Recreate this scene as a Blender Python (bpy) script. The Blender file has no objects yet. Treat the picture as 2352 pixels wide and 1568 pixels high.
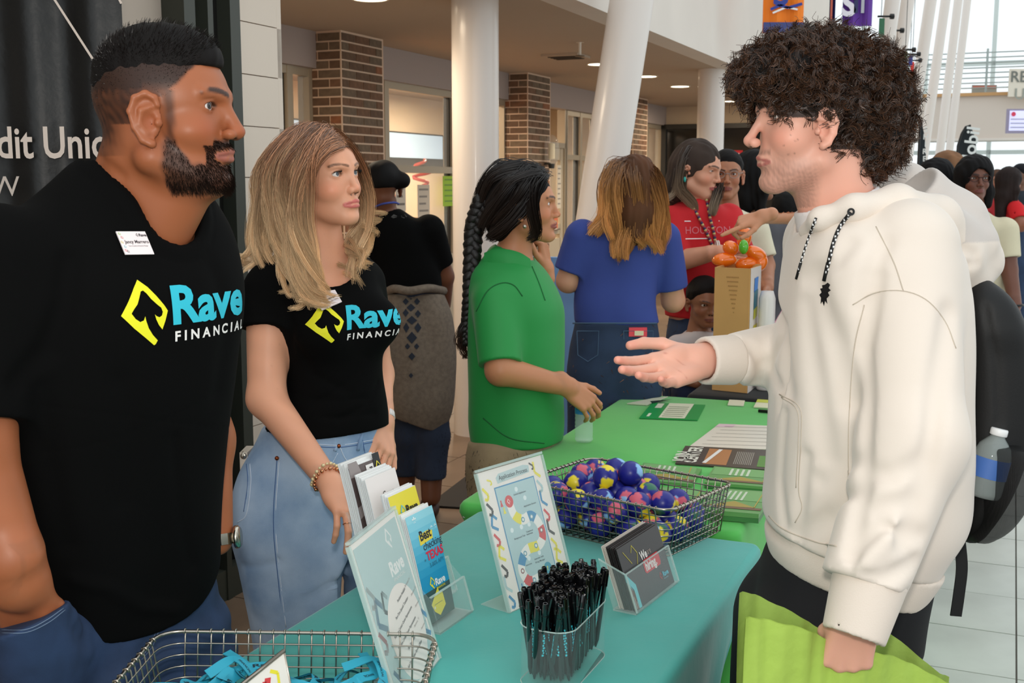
import bpy, bmesh, math, random
import numpy as np
from mathutils import Vector, Matrix
random.seed(7); RNG = np.random.default_rng(7)
SC = bpy.context.scene; COL = SC.collection
R = math.radians
# ------------------------------------------------ camera, world, light, exposure
FPX, PITCH, CAMH = 2630.0, R(7.9), 1.60
CP, SP = math.cos(PITCH), math.sin(PITCH)
cam = bpy.data.cameras.new('camera'); camo = bpy.data.objects.new('camera', cam); COL.objects.link(camo)
camo.location = (0, 0, CAMH); camo.rotation_euler = (R(90) - PITCH, 0, 0)
cam.sensor_width = 36.0; cam.lens = FPX / 2352 * 36.0; cam.clip_start = .05; cam.clip_end = 200
cam.dof.use_dof = True; cam.dof.focus_distance = 2.3; cam.dof.aperture_fstop = 13.0
SC.camera = camo
W = bpy.data.worlds.new('world'); SC.world = W; W.use_nodes = True
W.node_tree.nodes['Background'].inputs[0].default_value = (.90, .97, 1, 1)
W.node_tree.nodes['Background'].inputs[1].default_value = 1.18
SC.view_settings.view_transform = 'Standard'; SC.view_settings.look = 'None'
SC.view_settings.gamma = 1; SC.view_settings.use_curve_mapping = False; SC.view_settings.exposure = 0.0
SC.cycles.use_denoising = True; SC.cycles.max_bounces = 8; SC.cycles.transparent_max_bounces = 24
def area(name, loc, aim, size, power, col=(1, 1, 1), spread=180):
    l = bpy.data.lights.new(name, 'AREA'); l.energy = power; l.color = col; l.size = size; l.spread = R(spread)
    o = bpy.data.objects.new(name, l); COL.objects.link(o); o.location = loc
    o.rotation_euler = (Vector(aim) - Vector(loc)).to_track_quat('-Z', 'Y').to_euler(); return o
area('camera_flash', (-.02, -.02, 1.80), (.05, 2.4, 1.35), .09, 18, (1, .94, .86))
# photo frame -> place on a plane of known distance or height
def at(px, py, Y):
    u = (px - 1176) / FPX; v = (784 - py) / FPX; t = Y / (CP + v * SP)
    return np.array([u * t, Y, CAMH + t * (v * CP - SP)])
def atz(px, py, z):
    u = (px - 1176) / FPX; v = (784 - py) / FPX; t = (z - CAMH) / (v * CP - SP)
    return np.array([u * t, t * (CP + v * SP), z])
def ray(px, py):
    d = np.array([(px - 1176) / FPX, CP + (784 - py) / FPX * SP, (784 - py) / FPX * CP - SP]); return d / np.linalg.norm(d)
# ------------------------------------------------ materials
def lin(c):
    c = np.asarray(c, float) / 255.0
    return np.where(c <= .04045, c / 12.92, ((c + .055) / 1.055) ** 2.4)
_M = {}
def mat(name, col=(200, 200, 200), rough=.6, metal=0, spec=.5, noise=None, bump=None, attr=False, sss=0, trans=0,
        ior=1.45, emit=None, sheen=0, coat=0, alpha=1.0, aniso=0, col2=None):
    """noise=(scale, amount) varies the colour; bump=(kind, scale, strength, dist) gives relief"""
    if name in _M: return _M[name]
    m = bpy.data.materials.new(name); m.use_nodes = True; _M[name] = m
    n = m.node_tree.nodes; L = m.node_tree.links; b = n['Principled BSDF']
    c = tuple(lin(col)) + (1,)
    b.inputs['Base Color'].default_value = c; b.inputs['Roughness'].default_value = rough
    b.inputs['Metallic'].default_value = metal; b.inputs['Specular IOR Level'].default_value = spec
    b.inputs['IOR'].default_value = ior
    if trans: b.inputs['Transmission Weight'].default_value = trans
    if sheen: b.inputs['Sheen Weight'].default_value = sheen; b.inputs['Sheen Roughness'].default_value = .4
    if coat: b.inputs['Coat Weight'].default_value = coat; b.inputs['Coat Roughness'].default_value = .12
    if alpha < 1: b.inputs['Alpha'].default_value = alpha
    if sss:
        b.inputs['Subsurface Weight'].default_value = sss; b.inputs['Subsurface Radius'].default_value = (1, .35, .2)
        b.inputs['Subsurface Scale'].default_value = .012
    if emit: b.inputs['Emission Color'].default_value = tuple(lin(emit[0])) + (1,); b.inputs['Emission Strength'].default_value = emit[1]
    tc = n.new('ShaderNodeTexCoord'); src = None
    if attr:
        a = n.new('ShaderNodeAttribute'); a.attribute_name = 'col'; src = a.outputs['Color']
    if noise:
        t = n.new('ShaderNodeTexNoise'); t.inputs['Scale'].default_value = noise[0]; t.inputs['Detail'].default_value = 5
        L.new(tc.outputs['Object'], t.inputs['Vector'])
        x = n.new('ShaderNodeMix'); x.data_type = 'RGBA'; x.blend_type = 'MIX' if col2 is not None else 'MULTIPLY'
        rp = n.new('ShaderNodeMapRange'); L.new(t.outputs['Fac'], rp.inputs['Value']); rp.inputs['From Min'].default_value = .35; rp.inputs['From Max'].default_value = .65
        if col2 is not None:
            L.new(rp.outputs['Result'], x.inputs[0]); x.inputs[7].default_value = tuple(lin(col2)) + (1,)
        else:
            rp.inputs['To Min'].default_value = 1 - noise[1]; rp.inputs['To Max'].default_value = 1.0
            x.inputs[0].default_value = 1.0; L.new(rp.outputs['Result'], x.inputs[7])
        if src: L.new(src, x.inputs[6])
        else: x.inputs[6].default_value = c
        src = x.outputs[2]
    if src: L.new(src, b.inputs['Base Color'])
    if bump:
        k, s, st, di = bump
        if k == 'noise':
            t = n.new('ShaderNodeTexNoise'); t.inputs['Scale'].default_value = s; t.inputs['Detail'].default_value = 6; o = t.outputs['Fac']
            L.new(tc.outputs['Object'], t.inputs['Vector'])
        elif k == 'weave':
            w1 = n.new('ShaderNodeTexWave'); w2 = n.new('ShaderNodeTexWave'); w2.bands_direction = 'Z'; w1.bands_direction = 'X'
            for w in (w1, w2): w.inputs['Scale'].default_value = s; w.inputs['Distortion'].default_value = 1.0; L.new(tc.outputs['Object'], w.inputs['Vector'])
            mx = n.new('ShaderNodeMath'); mx.operation = 'MULTIPLY'; L.new(w1.outputs['Fac'], mx.inputs[0]); L.new(w2.outputs['Fac'], mx.inputs[1]); o = mx.outputs[0]
        elif k == 'stretch':
            mp = n.new('ShaderNodeMapping'); mp.inputs['Scale'].default_value = (1, .06, 1); L.new(tc.outputs['Object'], mp.inputs['Vector'])
            t = n.new('ShaderNodeTexNoise'); t.inputs['Scale'].default_value = s; t.inputs['Detail'].default_value = 5; o = t.outputs['Fac']; L.new(mp.outputs['Vector'], t.inputs['Vector'])
        bp = n.new('ShaderNodeBump'); bp.inputs['Strength'].default_value = st; bp.inputs['Distance'].default_value = di
        L.new(o, bp.inputs['Height']); L.new(bp.outputs['Normal'], b.inputs['Normal'])
    return m
# ------------------------------------------------ objects
def mesh_new(name, V, F, smooth=False, cols=None):
    me = bpy.data.meshes.new(name); V = np.asarray(V, np.float32).reshape(-1, 3)
    if isinstance(F, np.ndarray):
        k = F.shape[1]; me.vertices.add(len(V)); me.vertices.foreach_set('co', V.ravel())
        me.loops.add(F.size); me.loops.foreach_set('vertex_index', F.ravel().astype(np.int32))
        me.polygons.add(len(F)); me.polygons.foreach_set('loop_start', np.arange(0, F.size, k, dtype=np.int32))
        me.update(calc_edges=True); me.validate()
    else:
        me.from_pydata([tuple(map(float, v)) for v in V], [], [tuple(int(i) for i in f) for f in F]); me.update()
    if smooth: me.shade_smooth()
    if cols is not None:
        a = me.color_attributes.new('col', 'FLOAT_COLOR', 'POINT'); c = np.ones((len(V), 4), np.float32); c[:, :3] = cols; a.data.foreach_set('color', c.ravel())
    return me
def tag(o, label=None, cat=None, group=None, kind=None):
    if label: o['label'] = label
    if cat: o['category'] = cat
    if group: o['group'] = group
    if kind: o['kind'] = kind
    return o
def wloc(o):
    v = np.zeros(3)
    while o: v = v + np.array(o.location); o = o.parent
    return v
def link(name, me, m, parent=None, local=False):
    o = bpy.data.objects.new(name, me); COL.objects.link(o)
    if m is not None:
        for mm in (m if isinstance(m, (list, tuple)) else [m]): me.materials.append(mm)
    if parent is not None:
        o.parent = parent
        if not local:
            d = wloc(parent); me.transform(Matrix.Translation(Vector(-d)))
    return o
def thing(name, label, cat, loc=(0, 0, 0), group=None, rotz=0, kind=None):
    o = bpy.data.objects.new(name, None); COL.objects.link(o); o.location = tuple(float(x) for x in loc); o.rotation_euler = (0, 0, rotz)
    o.empty_display_size = .05
    return tag(o, label, cat, group, kind)
def struct(name, me, m, label=None):
    o = link(name, me, m); o['kind'] = 'structure'
    if label: o['label'] = label
    return o
def copy_tree(o, parent=None):
    c = o.copy(); COL.objects.link(c); c.parent = parent
    for ch in list(o.children): copy_tree(ch, c)
    return c
class MB:
    """collects simple solids into one mesh"""
    def __init__(s): s.V = []; s.F = []; s.C = []; s.MI = []; s.n = 0
    def add(s, V, F, col=None, mi=0):
        V = np.asarray(V, float).reshape(-1, 3); s.V.append(V); s.F += [tuple(int(i) + s.n for i in f) for f in F]; s.MI += [mi] * len(F)
        s.C.append(np.tile(np.array(lin(col) if col is not None else (1, 1, 1)), (len(V), 1))); s.n += len(V); return s
    def box(s, c, d, M=None, col=None, mi=0):
        c = np.asarray(c, float); h = np.asarray(d, float) / 2
        V = np.array([[x, y, z] for x in (-1, 1) for y in (-1, 1) for z in (-1, 1)]) * h
        if M is not None: V = V @ np.asarray(M).T
        return s.add(V + c, [(0, 1, 3, 2), (4, 6, 7, 5), (0, 4, 5, 1), (2, 3, 7, 6), (0, 2, 6, 4), (1, 5, 7, 3)], col, mi)
    def quadbox(s, P, t, col=None, mi=0):
        """P four corners (one face), thickened by vector t"""
        P = np.asarray(P, float); V = np.vstack([P, P + np.asarray(t, float)]); n = len(P)
        F = [tuple(range(n))[::-1], tuple(range(n, 2 * n))] + [(i, (i + 1) % n, n + (i + 1) % n, n + i) for i in range(n)]
        return s.add(V, F, col, mi)
    def tube(s, P, r, k=6, col=None, closed=False, cap=True, mi=0):
        P = np.asarray(P, float); N = len(P); r = np.broadcast_to(np.asarray(r, float), (N,))
        T = np.gradient(P, axis=0) if not closed else np.roll(P, -1, 0) - np.roll(P, 1, 0)
        T /= np.linalg.norm(T, axis=1)[:, None] + 1e-12
        a = np.array([0, 0, 1.]) if abs(T[0, 2]) < .9 else np.array([1., 0, 0]); U = np.zeros_like(P)
        u = np.cross(T[0], a); u /= np.linalg.norm(u)
        for i in range(N):
            u = u - T[i] * (u @ T[i]); u /= np.linalg.norm(u) + 1e-12; U[i] = u
        B = np.cross(T, U); th = np.arange(k) * 2 * math.pi / k
        V = P[:, None] + r[:, None, None] * (np.cos(th)[None, :, None] * U[:, None] + np.sin(th)[None, :, None] * B[:, None])
        F = []
        for i in range(N if closed else N - 1):
            j = (i + 1) % N
            for q in range(k): F.append((i * k + q, i * k + (q + 1) % k, j * k + (q + 1) % k, j * k + q))
        if cap and not closed: F += [tuple(range(k))[::-1], tuple((N - 1) * k + q for q in range(k))]
        return s.add(V.reshape(-1, 3), F, col, mi)
    def lathe(s, prof, k=24, c=(0, 0, 0), M=None, col=None, mi=0):
        prof = np.asarray(prof, float); th = np.arange(k) * 2 * math.pi / k
        V = np.stack([prof[:, 0, None] * np.cos(th), prof[:, 0, None] * np.sin(th), np.repeat(prof[:, 1, None], k, 1)], -1).reshape(-1, 3)
        if M is not None: V = V @ np.asarray(M).T
        F = [(i * k + q, i * k + (q + 1) % k, (i + 1) * k + (q + 1) % k, (i + 1) * k + q) for i in range(len(prof) - 1) for q in range(k)]
        return s.add(V + np.asarray(c), F, col, mi)
    def mesh(s, name, smooth=False):
        me = mesh_new(name, np.vstack(s.V), s.F, smooth, np.vstack(s.C))
        if any(s.MI): me.polygons.foreach_set('material_index', s.MI)
        return me
    def build(s, name, m, parent=None, smooth=False, local=False): return link(name, s.mesh(name, smooth), m, parent, local)
def autosm(o, ang=35):
    o.data.shade_smooth()
    try: o.data.set_sharp_from_angle(angle=R(ang))
    except Exception: pass
    return o
# hall frame: a runs down the hall, b to its right
YAW = R(23.5); HD = np.array([math.sin(YAW), math.cos(YAW), 0]); HN = np.array([math.cos(YAW), -math.sin(YAW), 0]); HM = np.stack([HD, HN, [0, 0, 1]], 1)
def H(a, b, z=0): return a * HD + b * HN + np.array([0, 0, z])
def hab(P): P = np.asarray(P); return float(P @ HD), float(P @ HN)
def hbox(mb, a0, a1, b0, b1, z0, z1, **k):
    return mb.box(H((a0 + a1) / 2, (b0 + b1) / 2, (z0 + z1) / 2), (a1 - a0, b1 - b0, z1 - z0), M=HM, **k)
# ------------------------------------------------ flat print on a sheet
_TX = {}
def glyphs(s, bold=0.0, cuts=0):
    k = (s, round(bold, 4), cuts)
    if k not in _TX:
        cu = bpy.data.curves.new('t', 'FONT'); cu.body = s; cu.size = 1; cu.offset = bold; cu.resolution_u = 3; cu.fill_mode = 'BOTH'
        o = bpy.data.objects.new('t', cu); me = bpy.data.meshes.new_from_object(o)
        if cuts:
            bm = bmesh.new(); bm.from_mesh(me); bmesh.ops.triangulate(bm, faces=bm.faces[:])
            for _ in range(6):
                e = [e for e in bm.edges if e.calc_length() > cuts]
                if not e: break
                bmesh.ops.subdivide_edges(bm, edges=e, cuts=1)
            bmesh.ops.triangulate(bm, faces=bm.faces[:]); bm.to_mesh(me); bm.free()
        V = np.array([v.co[:] for v in me.vertices]).reshape(-1, 3)[:, :2]; F = [tuple(p.vertices) for p in me.polygons]
        bpy.data.objects.remove(o); bpy.data.curves.remove(cu); bpy.data.meshes.remove(me)
        _TX[k] = (V, F)
    return _TX[k]
def tess(paths, cuts=0.0):
    """fill 2-D outlines (holes allowed)"""
    cu = bpy.data.curves.new('t', 'CURVE'); cu.dimensions = '2D'; cu.fill_mode = 'BOTH'
    for p in paths:
        sp = cu.splines.new('POLY'); sp.points.add(len(p) - 1); sp.use_cyclic_u = True
        for q, (x, y) in zip(sp.points, p): q.co = (x, y, 0, 1)
    o = bpy.data.objects.new('t', cu); me = bpy.data.meshes.new_from_object(o)
    if cuts:
        bm = bmesh.new(); bm.from_mesh(me); bmesh.ops.triangulate(bm, faces=bm.faces[:])
        for _ in range(6):
            e = [e for e in bm.edges if e.calc_length() > cuts]
            if not e: break
            bmesh.ops.subdivide_edges(bm, edges=e, cuts=1)
        bmesh.ops.triangulate(bm, faces=bm.faces[:]); bm.to_mesh(me); bm.free()
    V = np.array([v.co[:] for v in me.vertices]).reshape(-1, 3)[:, :2]; F = [tuple(p.vertices) for p in me.polygons]
    bpy.data.objects.remove(o); bpy.data.curves.remove(cu); bpy.data.meshes.remove(me); return V, F
# the firm's mark: a rhombic frame with an open spade inside (height 1, x to the right)
_SP = [(830, 425), (800, 470), (760, 540), (713, 615), (780, 690), (850, 755), (893, 795), (903, 790), (915, 770), (885, 735), (862, 695), (850, 655), (845, 628), (836, 650), (815, 657), (790, 638),
       (770, 607), (785, 585), (808, 558), (824, 520), (836, 490), (850, 485), (868, 503), (890, 535), (920, 566), (945, 588), (953, 612), (946, 632), (930, 641), (912, 632), (903, 622), (910, 652), (925, 685), (945, 711),
       (965, 665), (985, 608), (965, 575), (925, 522), (880, 468)]
SPADE = [((x - 713) / 372.0, (795 - y) / 372.0) for x, y in _SP]
class Print:
    def __init__(s, O, U, V, N=None, step=.00018):
        s.O, s.U, s.V = (np.asarray(x, float) for x in (O, U, V)); s.N = np.cross(s.U, s.V) if N is None else np.asarray(N, float)
        s.N = s.N / np.linalg.norm(s.N); s.mb = MB(); s.l = 1; s.step = step
    def _put(s, P2, F, col, layer):
        P2 = np.asarray(P2, float); d = (layer if layer is not None else s.l) * s.step
        s.mb.add(s.O + P2[:, :1] * s.U + P2[:, 1:2] * s.V + d * s.N, F, col); return s
    def poly(s, pts, col, layer=None, holes=()):
        V, F = tess([pts] + list(holes)); return s._put(V, F, col, layer)
    def rect(s, x, y, w, h, col, layer=None): return s._put([(x, y), (x + w, y), (x + w, y + h), (x, y + h)], [(0, 1, 2, 3)], col, layer)
    def disc(s, x, y, r, col, layer=None, k=24, ry=None):
        t = np.arange(k) * 2 * math.pi / k; return s._put(np.stack([x + r * np.cos(t), y + (ry or r) * np.sin(t)], 1), [tuple(range(k))], col, layer)
    def text(s, t, x, y, size, col, bold=0, layer=None, rot=0, sx=1, align='l', shear=0):
        V, F = glyphs(t, bold); V = V.copy() * size
        if not len(V): return s
        V[:, 0] = V[:, 0] * sx + shear * V[:, 1]; w = V[:, 0].max()
        if align == 'c': V[:, 0] -= w / 2
        if align == 'r': V[:, 0] -= w
        c, q = math.cos(rot), math.sin(rot); V = np.stack([V[:, 0] * c - V[:, 1] * q + x, V[:, 0] * q + V[:, 1] * c + y], 1)
        return s._put(V, F, col, layer)
    def mark(s, x, y, h, col, rot=0, layer=None, sx=1):
        V, F = tess([SPADE]); V = V * h; V[:, 0] *= sx
        c, q = math.cos(rot), math.sin(rot); V = np.stack([V[:, 0] * c - V[:, 1] * q + x, V[:, 0] * q + V[:, 1] * c + y], 1)
        return s._put(V, F, col, layer)
    def line(s, pts, w, col, layer=None):
        pts = np.asarray(pts, float)
        for a, b in zip(pts[:-1], pts[1:]):
            d = b - a; d = d / (np.linalg.norm(d) + 1e-9); n = np.array([-d[1], d[0]]) * w / 2
            s._put([a - n - d * w / 2 * 0, b - n, b + n, a + n], [(0, 1, 2, 3)], col, layer)
        return s
    def build(s, name, m, parent): return s.mb.build(name, m, parent)
# ------------------------------------------------ implicit surfaces
f32 = np.float32
def smin(a, b, k): h = np.clip(.5 + .5 * (b - a) / k, 0, 1); return b + (a - b) * h - k * h * (1 - h)
def smax(a, b, k): return -smin(-a, -b, k)
def ell(P, c, r, M=None):
    q = P - np.asarray(c, f32)
    if M is not None: q = q @ np.asarray(M, f32)
    r = np.asarray(r, f32); a = np.sqrt((q / r * (q / r)).sum(-1)) + 1e-6; b = np.sqrt(((q / (r * r)) ** 2).sum(-1)) + 1e-6
    return a * (a - 1) / b
def cone(P, a, b, ra, rb):
    a = np.asarray(a, f32); b = np.asarray(b, f32); ab = b - a; h = np.clip(((P - a) @ ab) / (ab @ ab + 1e-9), 0, 1)
    q = P - a - h[:, None] * ab; return np.sqrt((q * q).sum(-1)) - (ra + (rb - ra) * h)
def chain(P, pts, rs, k=.01):
    d = None
    for i in range(len(pts) - 1):
        e = cone(P, pts[i], pts[i + 1], rs[i], rs[i + 1]); d = e if d is None else smin(d, e, k)
    return d
def polyd(P, pts):
    d = None
    for a, b in zip(pts[:-1], pts[1:]):
        e = cone(P, a, b, 0, 0); d = e if d is None else np.minimum(d, e)
    return d
def relief(P, d, folds):
    """ridges (negative) and grooves (positive) along 3-D lines"""
    for pl, r, am in folds:
        lo, hi = pl.min(0) - 2.6 * r, pl.max(0) + 2.6 * r; i = np.flatnonzero(((P > lo) & (P < hi)).all(1))
        if len(i): d[i] += (am * np.exp(-(polyd(P[i], pl) / r) ** 2)).astype(d.dtype)
    return d
def rbox(P, c, h, r, M=None):
    q = P - np.asarray(c, f32)
    if M is not None: q = q @ np.asarray(M, f32)
    q = np.abs(q) - (np.asarray(h, f32) - r); return np.sqrt((np.maximum(q, 0) ** 2).sum(-1)) + np.minimum(q.max(-1), 0) - r
def plane(P, p, n): n = np.asarray(n, f32); return (P - np.asarray(p, f32)) @ (n / np.linalg.norm(n))
def rotm(yaw=0, pitch=0, roll=0):
    """columns are the local axes in the world: x forward, y left, z up; yaw about z, then nose-down pitch, then roll about x"""
    cy, sy, c, s, cr, sr = math.cos(yaw), math.sin(yaw), math.cos(pitch), math.sin(pitch), math.cos(roll), math.sin(roll)
    A = np.array([[cy, -sy, 0], [sy, cy, 0], [0, 0, 1]]); B = np.array([[c, 0, s], [0, 1, 0], [-s, 0, c]]); C = np.array([[1, 0, 0], [0, cr, -sr], [0, sr, cr]])
    return (A @ B @ C).astype(f32)
_LC = {}
def loft(P, T, cap=.02, kz=1.0):
    """T rows: z, cx, cy, rx, ry, angle, exponent; stacked superellipses along z"""
    kk = tuple(map(tuple, T)); T = np.asarray(T, float); T = T[np.argsort(T[:, 0])]; zz = np.linspace(T[0, 0], T[-1, 0], 160)
    C = _LC.setdefault(kk, [])
    for j in range(1, 7) if not C else ():
        x, y = T[:, 0], T[:, j]; m = np.gradient(y, x); i = np.clip(np.searchsorted(x, zz) - 1, 0, len(x) - 2); h = x[i + 1] - x[i]; t = (zz - x[i]) / h
        C.append((2 * t**3 - 3 * t**2 + 1) * y[i] + (t**3 - 2 * t**2 + t) * h * m[i] + (-2 * t**3 + 3 * t**2) * y[i + 1] + (t**3 - t**2) * h * m[i + 1])
    z = P[:, 2]; g = [np.interp(z, zz, c).astype(f32) for c in C]
    X = P[:, 0] - g[0]; Y = P[:, 1] - g[1]; c, s = np.cos(g[4]), np.sin(g[4]); U = c * X + s * Y; V = -s * X + c * Y; n = g[5]
    k = (np.abs(U / g[2]) ** n + np.abs(V / g[3]) ** n) ** (1 / n)
    rr = np.sqrt(U * U + V * V) + 1e-6; d = (k - 1) * np.minimum(rr / np.maximum(k, .2), np.maximum(g[2], g[3]))
    d = np.where(k < .3, -.7 * np.minimum(g[2], g[3]), d)
    return smax(smax(d, z - T[-1, 0], cap), T[0, 0] - z, cap)
def nets(f, lo, hi, h, snap=1):
    """surface nets over a sparse grid"""
    lo = np.asarray(lo, float); hi = np.asarray(hi, float); B = 4
    n = np.maximum(((hi - lo) / (h * B)).astype(int) + 1, 1); cl = [lo[i] + (np.arange(n[i]) + .5) * h * B for i in range(3)]
    G = np.stack(np.meshgrid(*cl, indexing='ij'), -1).reshape(-1, 3).astype(f32); D = f(G)
    N = n * B; F = np.repeat(np.repeat(np.repeat(D.reshape(n), B, 0), B, 1), B, 2).astype(f32)
    D3 = D.reshape(n); S0 = D3 < 0; Z = np.zeros(n, bool)
    for ax in range(3):
        a_, b_ = [slice(None)] * 3, [slice(None)] * 3; a_[ax] = slice(0, -1); b_[ax] = slice(1, None); x_ = S0[tuple(a_)] != S0[tuple(b_)]; Z[tuple(a_)] |= x_; Z[tuple(b_)] |= x_
    for ax in range(3):
        a_, b_ = [slice(None)] * 3, [slice(None)] * 3; a_[ax] = slice(0, -1); b_[ax] = slice(1, None); Z2 = Z.copy(); Z2[tuple(a_)] |= Z[tuple(b_)]; Z2[tuple(b_)] |= Z[tuple(a_)]; Z = Z2
    act = np.argwhere(Z | (np.abs(D3) < h * B * 1.2))
    if not len(act): return np.zeros((0, 3)), np.zeros((0, 4), int)
    o = np.stack(np.meshgrid(*[np.arange(B)] * 3, indexing='ij'), -1).reshape(-1, 3)
    for s in range(0, len(act), 12000):
        I = (act[s:s + 12000, None] * B + o[None]).reshape(-1, 3); P = (lo + I * h).astype(f32)
        F[I[:, 0], I[:, 1], I[:, 2]] = f(P)
    S = F < 0; nx, ny, nz = N - 1
    cn = np.zeros((nx, ny, nz), np.int8)
    cs = [(i, j, k) for i in (0, 1) for j in (0, 1) for k in (0, 1)]
    for i, j, k in cs: cn += S[i:nx + i, j:ny + j, k:nz + k]
    A = (cn > 0) & (cn < 8); idx = np.full(A.shape, -1, np.int32); c = np.argwhere(A); idx[A] = np.arange(len(c))
    acc = np.zeros((len(c), 3)); w = np.zeros(len(c)); val = {q: F[c[:, 0] + q[0], c[:, 1] + q[1], c[:, 2] + q[2]] for q in cs}
    for a in cs:
        for ax in range(3):
            if a[ax]: continue
            b = tuple(1 if i == ax else a[i] for i in range(3)); va, vb = val[a], val[b]; x = (va < 0) != (vb < 0)
            t = np.where(x, va / np.where(x, va - vb, 1), 0); p = np.tile(np.array(a, float), (len(c), 1)); p[:, ax] += t; acc += p * x[:, None]; w += x
    V = lo + (c + acc / w[:, None]) * h; Q = []
    for ax in range(3):
        b, d = (ax + 1) % 3, (ax + 2) % 3; sl = [slice(0, -1)] * 3; sh = [slice(0, -1)] * 3; sh[ax] = slice(1, None)
        e = np.argwhere(S[tuple(sl)] != S[tuple(sh)]); e = e[(e[:, b] > 0) & (e[:, d] > 0)]
        e = e[(e < np.array([nx, ny, nz])).all(1)]
        if not len(e): continue
        ins = S[e[:, 0], e[:, 1], e[:, 2]]; q = []
        for ob, od in ((1, 1), (0, 1), (0, 0), (1, 0)):
            g = e.copy(); g[:, b] -= ob; g[:, d] -= od; q.append(idx[g[:, 0], g[:, 1], g[:, 2]])
        q = np.stack(q, 1); q[~ins] = q[~ins][:, ::-1]; Q.append(q[(q >= 0).all(1)])
    Q = np.vstack(Q) if Q else np.zeros((0, 4), int)
    for _ in range(snap):
        P = V.astype(f32); e = h * .5; d = f(P); g = np.stack([f(P + np.array([e if i == j else 0 for j in range(3)], f32)) - d for i in range(3)], 1) / e
        st = np.clip(d, -h * .6, h * .6)[:, None] * g / np.maximum((g * g).sum(1), .25)[:, None]; V = V - st
    return V, Q
def isosurf(name, f, boxes, m, parent, colf=None, relax=1):

    VV, QQ, off_, n = [], [], [], 0
    for bx_ in boxes:
        g = bx_[3] if len(bx_) > 3 else f; lo, hi, h = bx_[:3]; V, Q = nets(g, lo, hi, h)
        for _ in range(relax):
            A_ = np.concatenate([Q[:, a] for a in range(4) for b in (1, 3)]); B_ = np.concatenate([Q[:, (a + b) % 4] for a in range(4) for b in (1, 3)]); c = np.bincount(A_, minlength=len(V)).astype(float); s = np.stack([np.bincount(A_, V[B_, k], len(V)) for k in range(3)], 1)
            V = np.where(c[:, None] > 0, .6 * V + .4 * s / np.maximum(c, 1)[:, None], V)
        for i_ in range(len(QQ)):
            c_ = VV[i_][QQ[i_] - off_[i_]].mean(1); ins = ((c_ > np.asarray(lo) + 1.6 * h) & (c_ < np.asarray(hi) - 2.6 * h)).all(1); QQ[i_] = QQ[i_][~ins]
        VV.append(V); QQ.append(Q + n); off_.append(n); n += len(V)
    V = np.vstack(VV); Q = np.vstack(QQ); us = np.zeros(len(V), bool); us[Q.ravel()] = True; mp_ = np.cumsum(us) - 1; V = V[us]; Q = mp_[Q]
    return link(name, mesh_new(name, V, Q, True, None if colf is None else colf(V.astype(f32))), m, parent)
def march(f, P, d, off=0.0, steps=40, tmax=3.0):
    """slide points along a direction until they meet the surface"""
    P = np.asarray(P, float).reshape(-1, 3); d = np.broadcast_to(np.asarray(d, float), P.shape); t = np.zeros(len(P))
    for _ in range(steps):
        q = np.asarray(f((P + d * t[:, None]).astype(f32)), float) * .8; t = np.minimum(t + q, tmax)
        if (np.abs(q)[t < tmax] < 2e-5).all(): break
    return P + d * (t - off)[:, None]
def onto(f, px, Y0=0.6):
    """photo points on a surface, as seen from the camera"""
    return march(f, np.array([at(x, y, Y0) for x, y in px]), np.array([ray(x, y) for x, y in px]), steps=60, tmax=8)
def spl(P, n):
    """smooth resample of a polyline"""
    P = np.asarray(P, float); 
    if len(P) == 2: return P[0] + np.linspace(0, 1, n)[:, None] * (P[1] - P[0])
    k = np.arange(len(P)); m = np.gradient(P, axis=0); u = np.linspace(0, len(P) - 1, n); i = np.clip(u.astype(int), 0, len(P) - 2); t = (u - i)[:, None]
    return (2 * t**3 - 3 * t**2 + 1) * P[i] + (t**3 - 2 * t**2 + t) * m[i] + (-2 * t**3 + 3 * t**2) * P[i + 1] + (t**3 - t**2) * m[i + 1]
def vnoise(P, s, seed=0):
    """cheap smooth noise made of sines"""
    r = np.random.default_rng(seed); o = 0
    for i in range(6):
        k = r.normal(size=3) * s; o = o + np.sin(P @ k.astype(f32) + r.uniform(0, 6.3))
    return o / 3.5
def strands(name, paths, r0, r1, m, parent, cols, k=3):
    """paths (N,M,3) -> thin tapered tubes in one mesh"""
    P = np.asarray(paths, float); N, M_, _ = P.shape
    T = np.gradient(P, axis=1); T /= np.linalg.norm(T, axis=2)[..., None] + 1e-9
    a = np.array([.31, .77, .55]); U = np.cross(T, a); U /= np.linalg.norm(U, axis=2)[..., None] + 1e-9; B = np.cross(T, U)
    r0 = np.broadcast_to(np.asarray(r0, float), (N,)); C = np.asarray(cols, float)
    if C.ndim == 2: C = np.repeat(C[:, None], M_, 1)
    an = RNG.uniform(-.7, .7, N)[:, None, None]; S = U * np.sin(an) + B * np.cos(an); v_ = np.array([0, 1., 0]); S2 = np.cross(T, v_); S2 /= np.linalg.norm(S2, axis=2)[..., None] + 1e-6; S = S * .6 + S2; S /= np.linalg.norm(S, axis=2)[..., None] + 1e-9
    w_ = (r0[:, None] * np.linspace(1, r1, M_)[None])[..., None] * 1.15; V = np.stack([P - S * w_, P + S * w_], 2); i = np.arange(M_ - 1)[:, None] * 2; F = (np.concatenate([i, i + 1, i + 3, i + 2], 1)[None] + (np.arange(N) * M_ * 2)[:, None, None]).reshape(-1, 4)
    return link(name, mesh_new(name, V.reshape(-1, 3), F, True, np.repeat(C[:, :, None], 2, 2).reshape(-1, 3)), m, parent)
PRINT = mat('print', attr=True, rough=.45)
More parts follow.
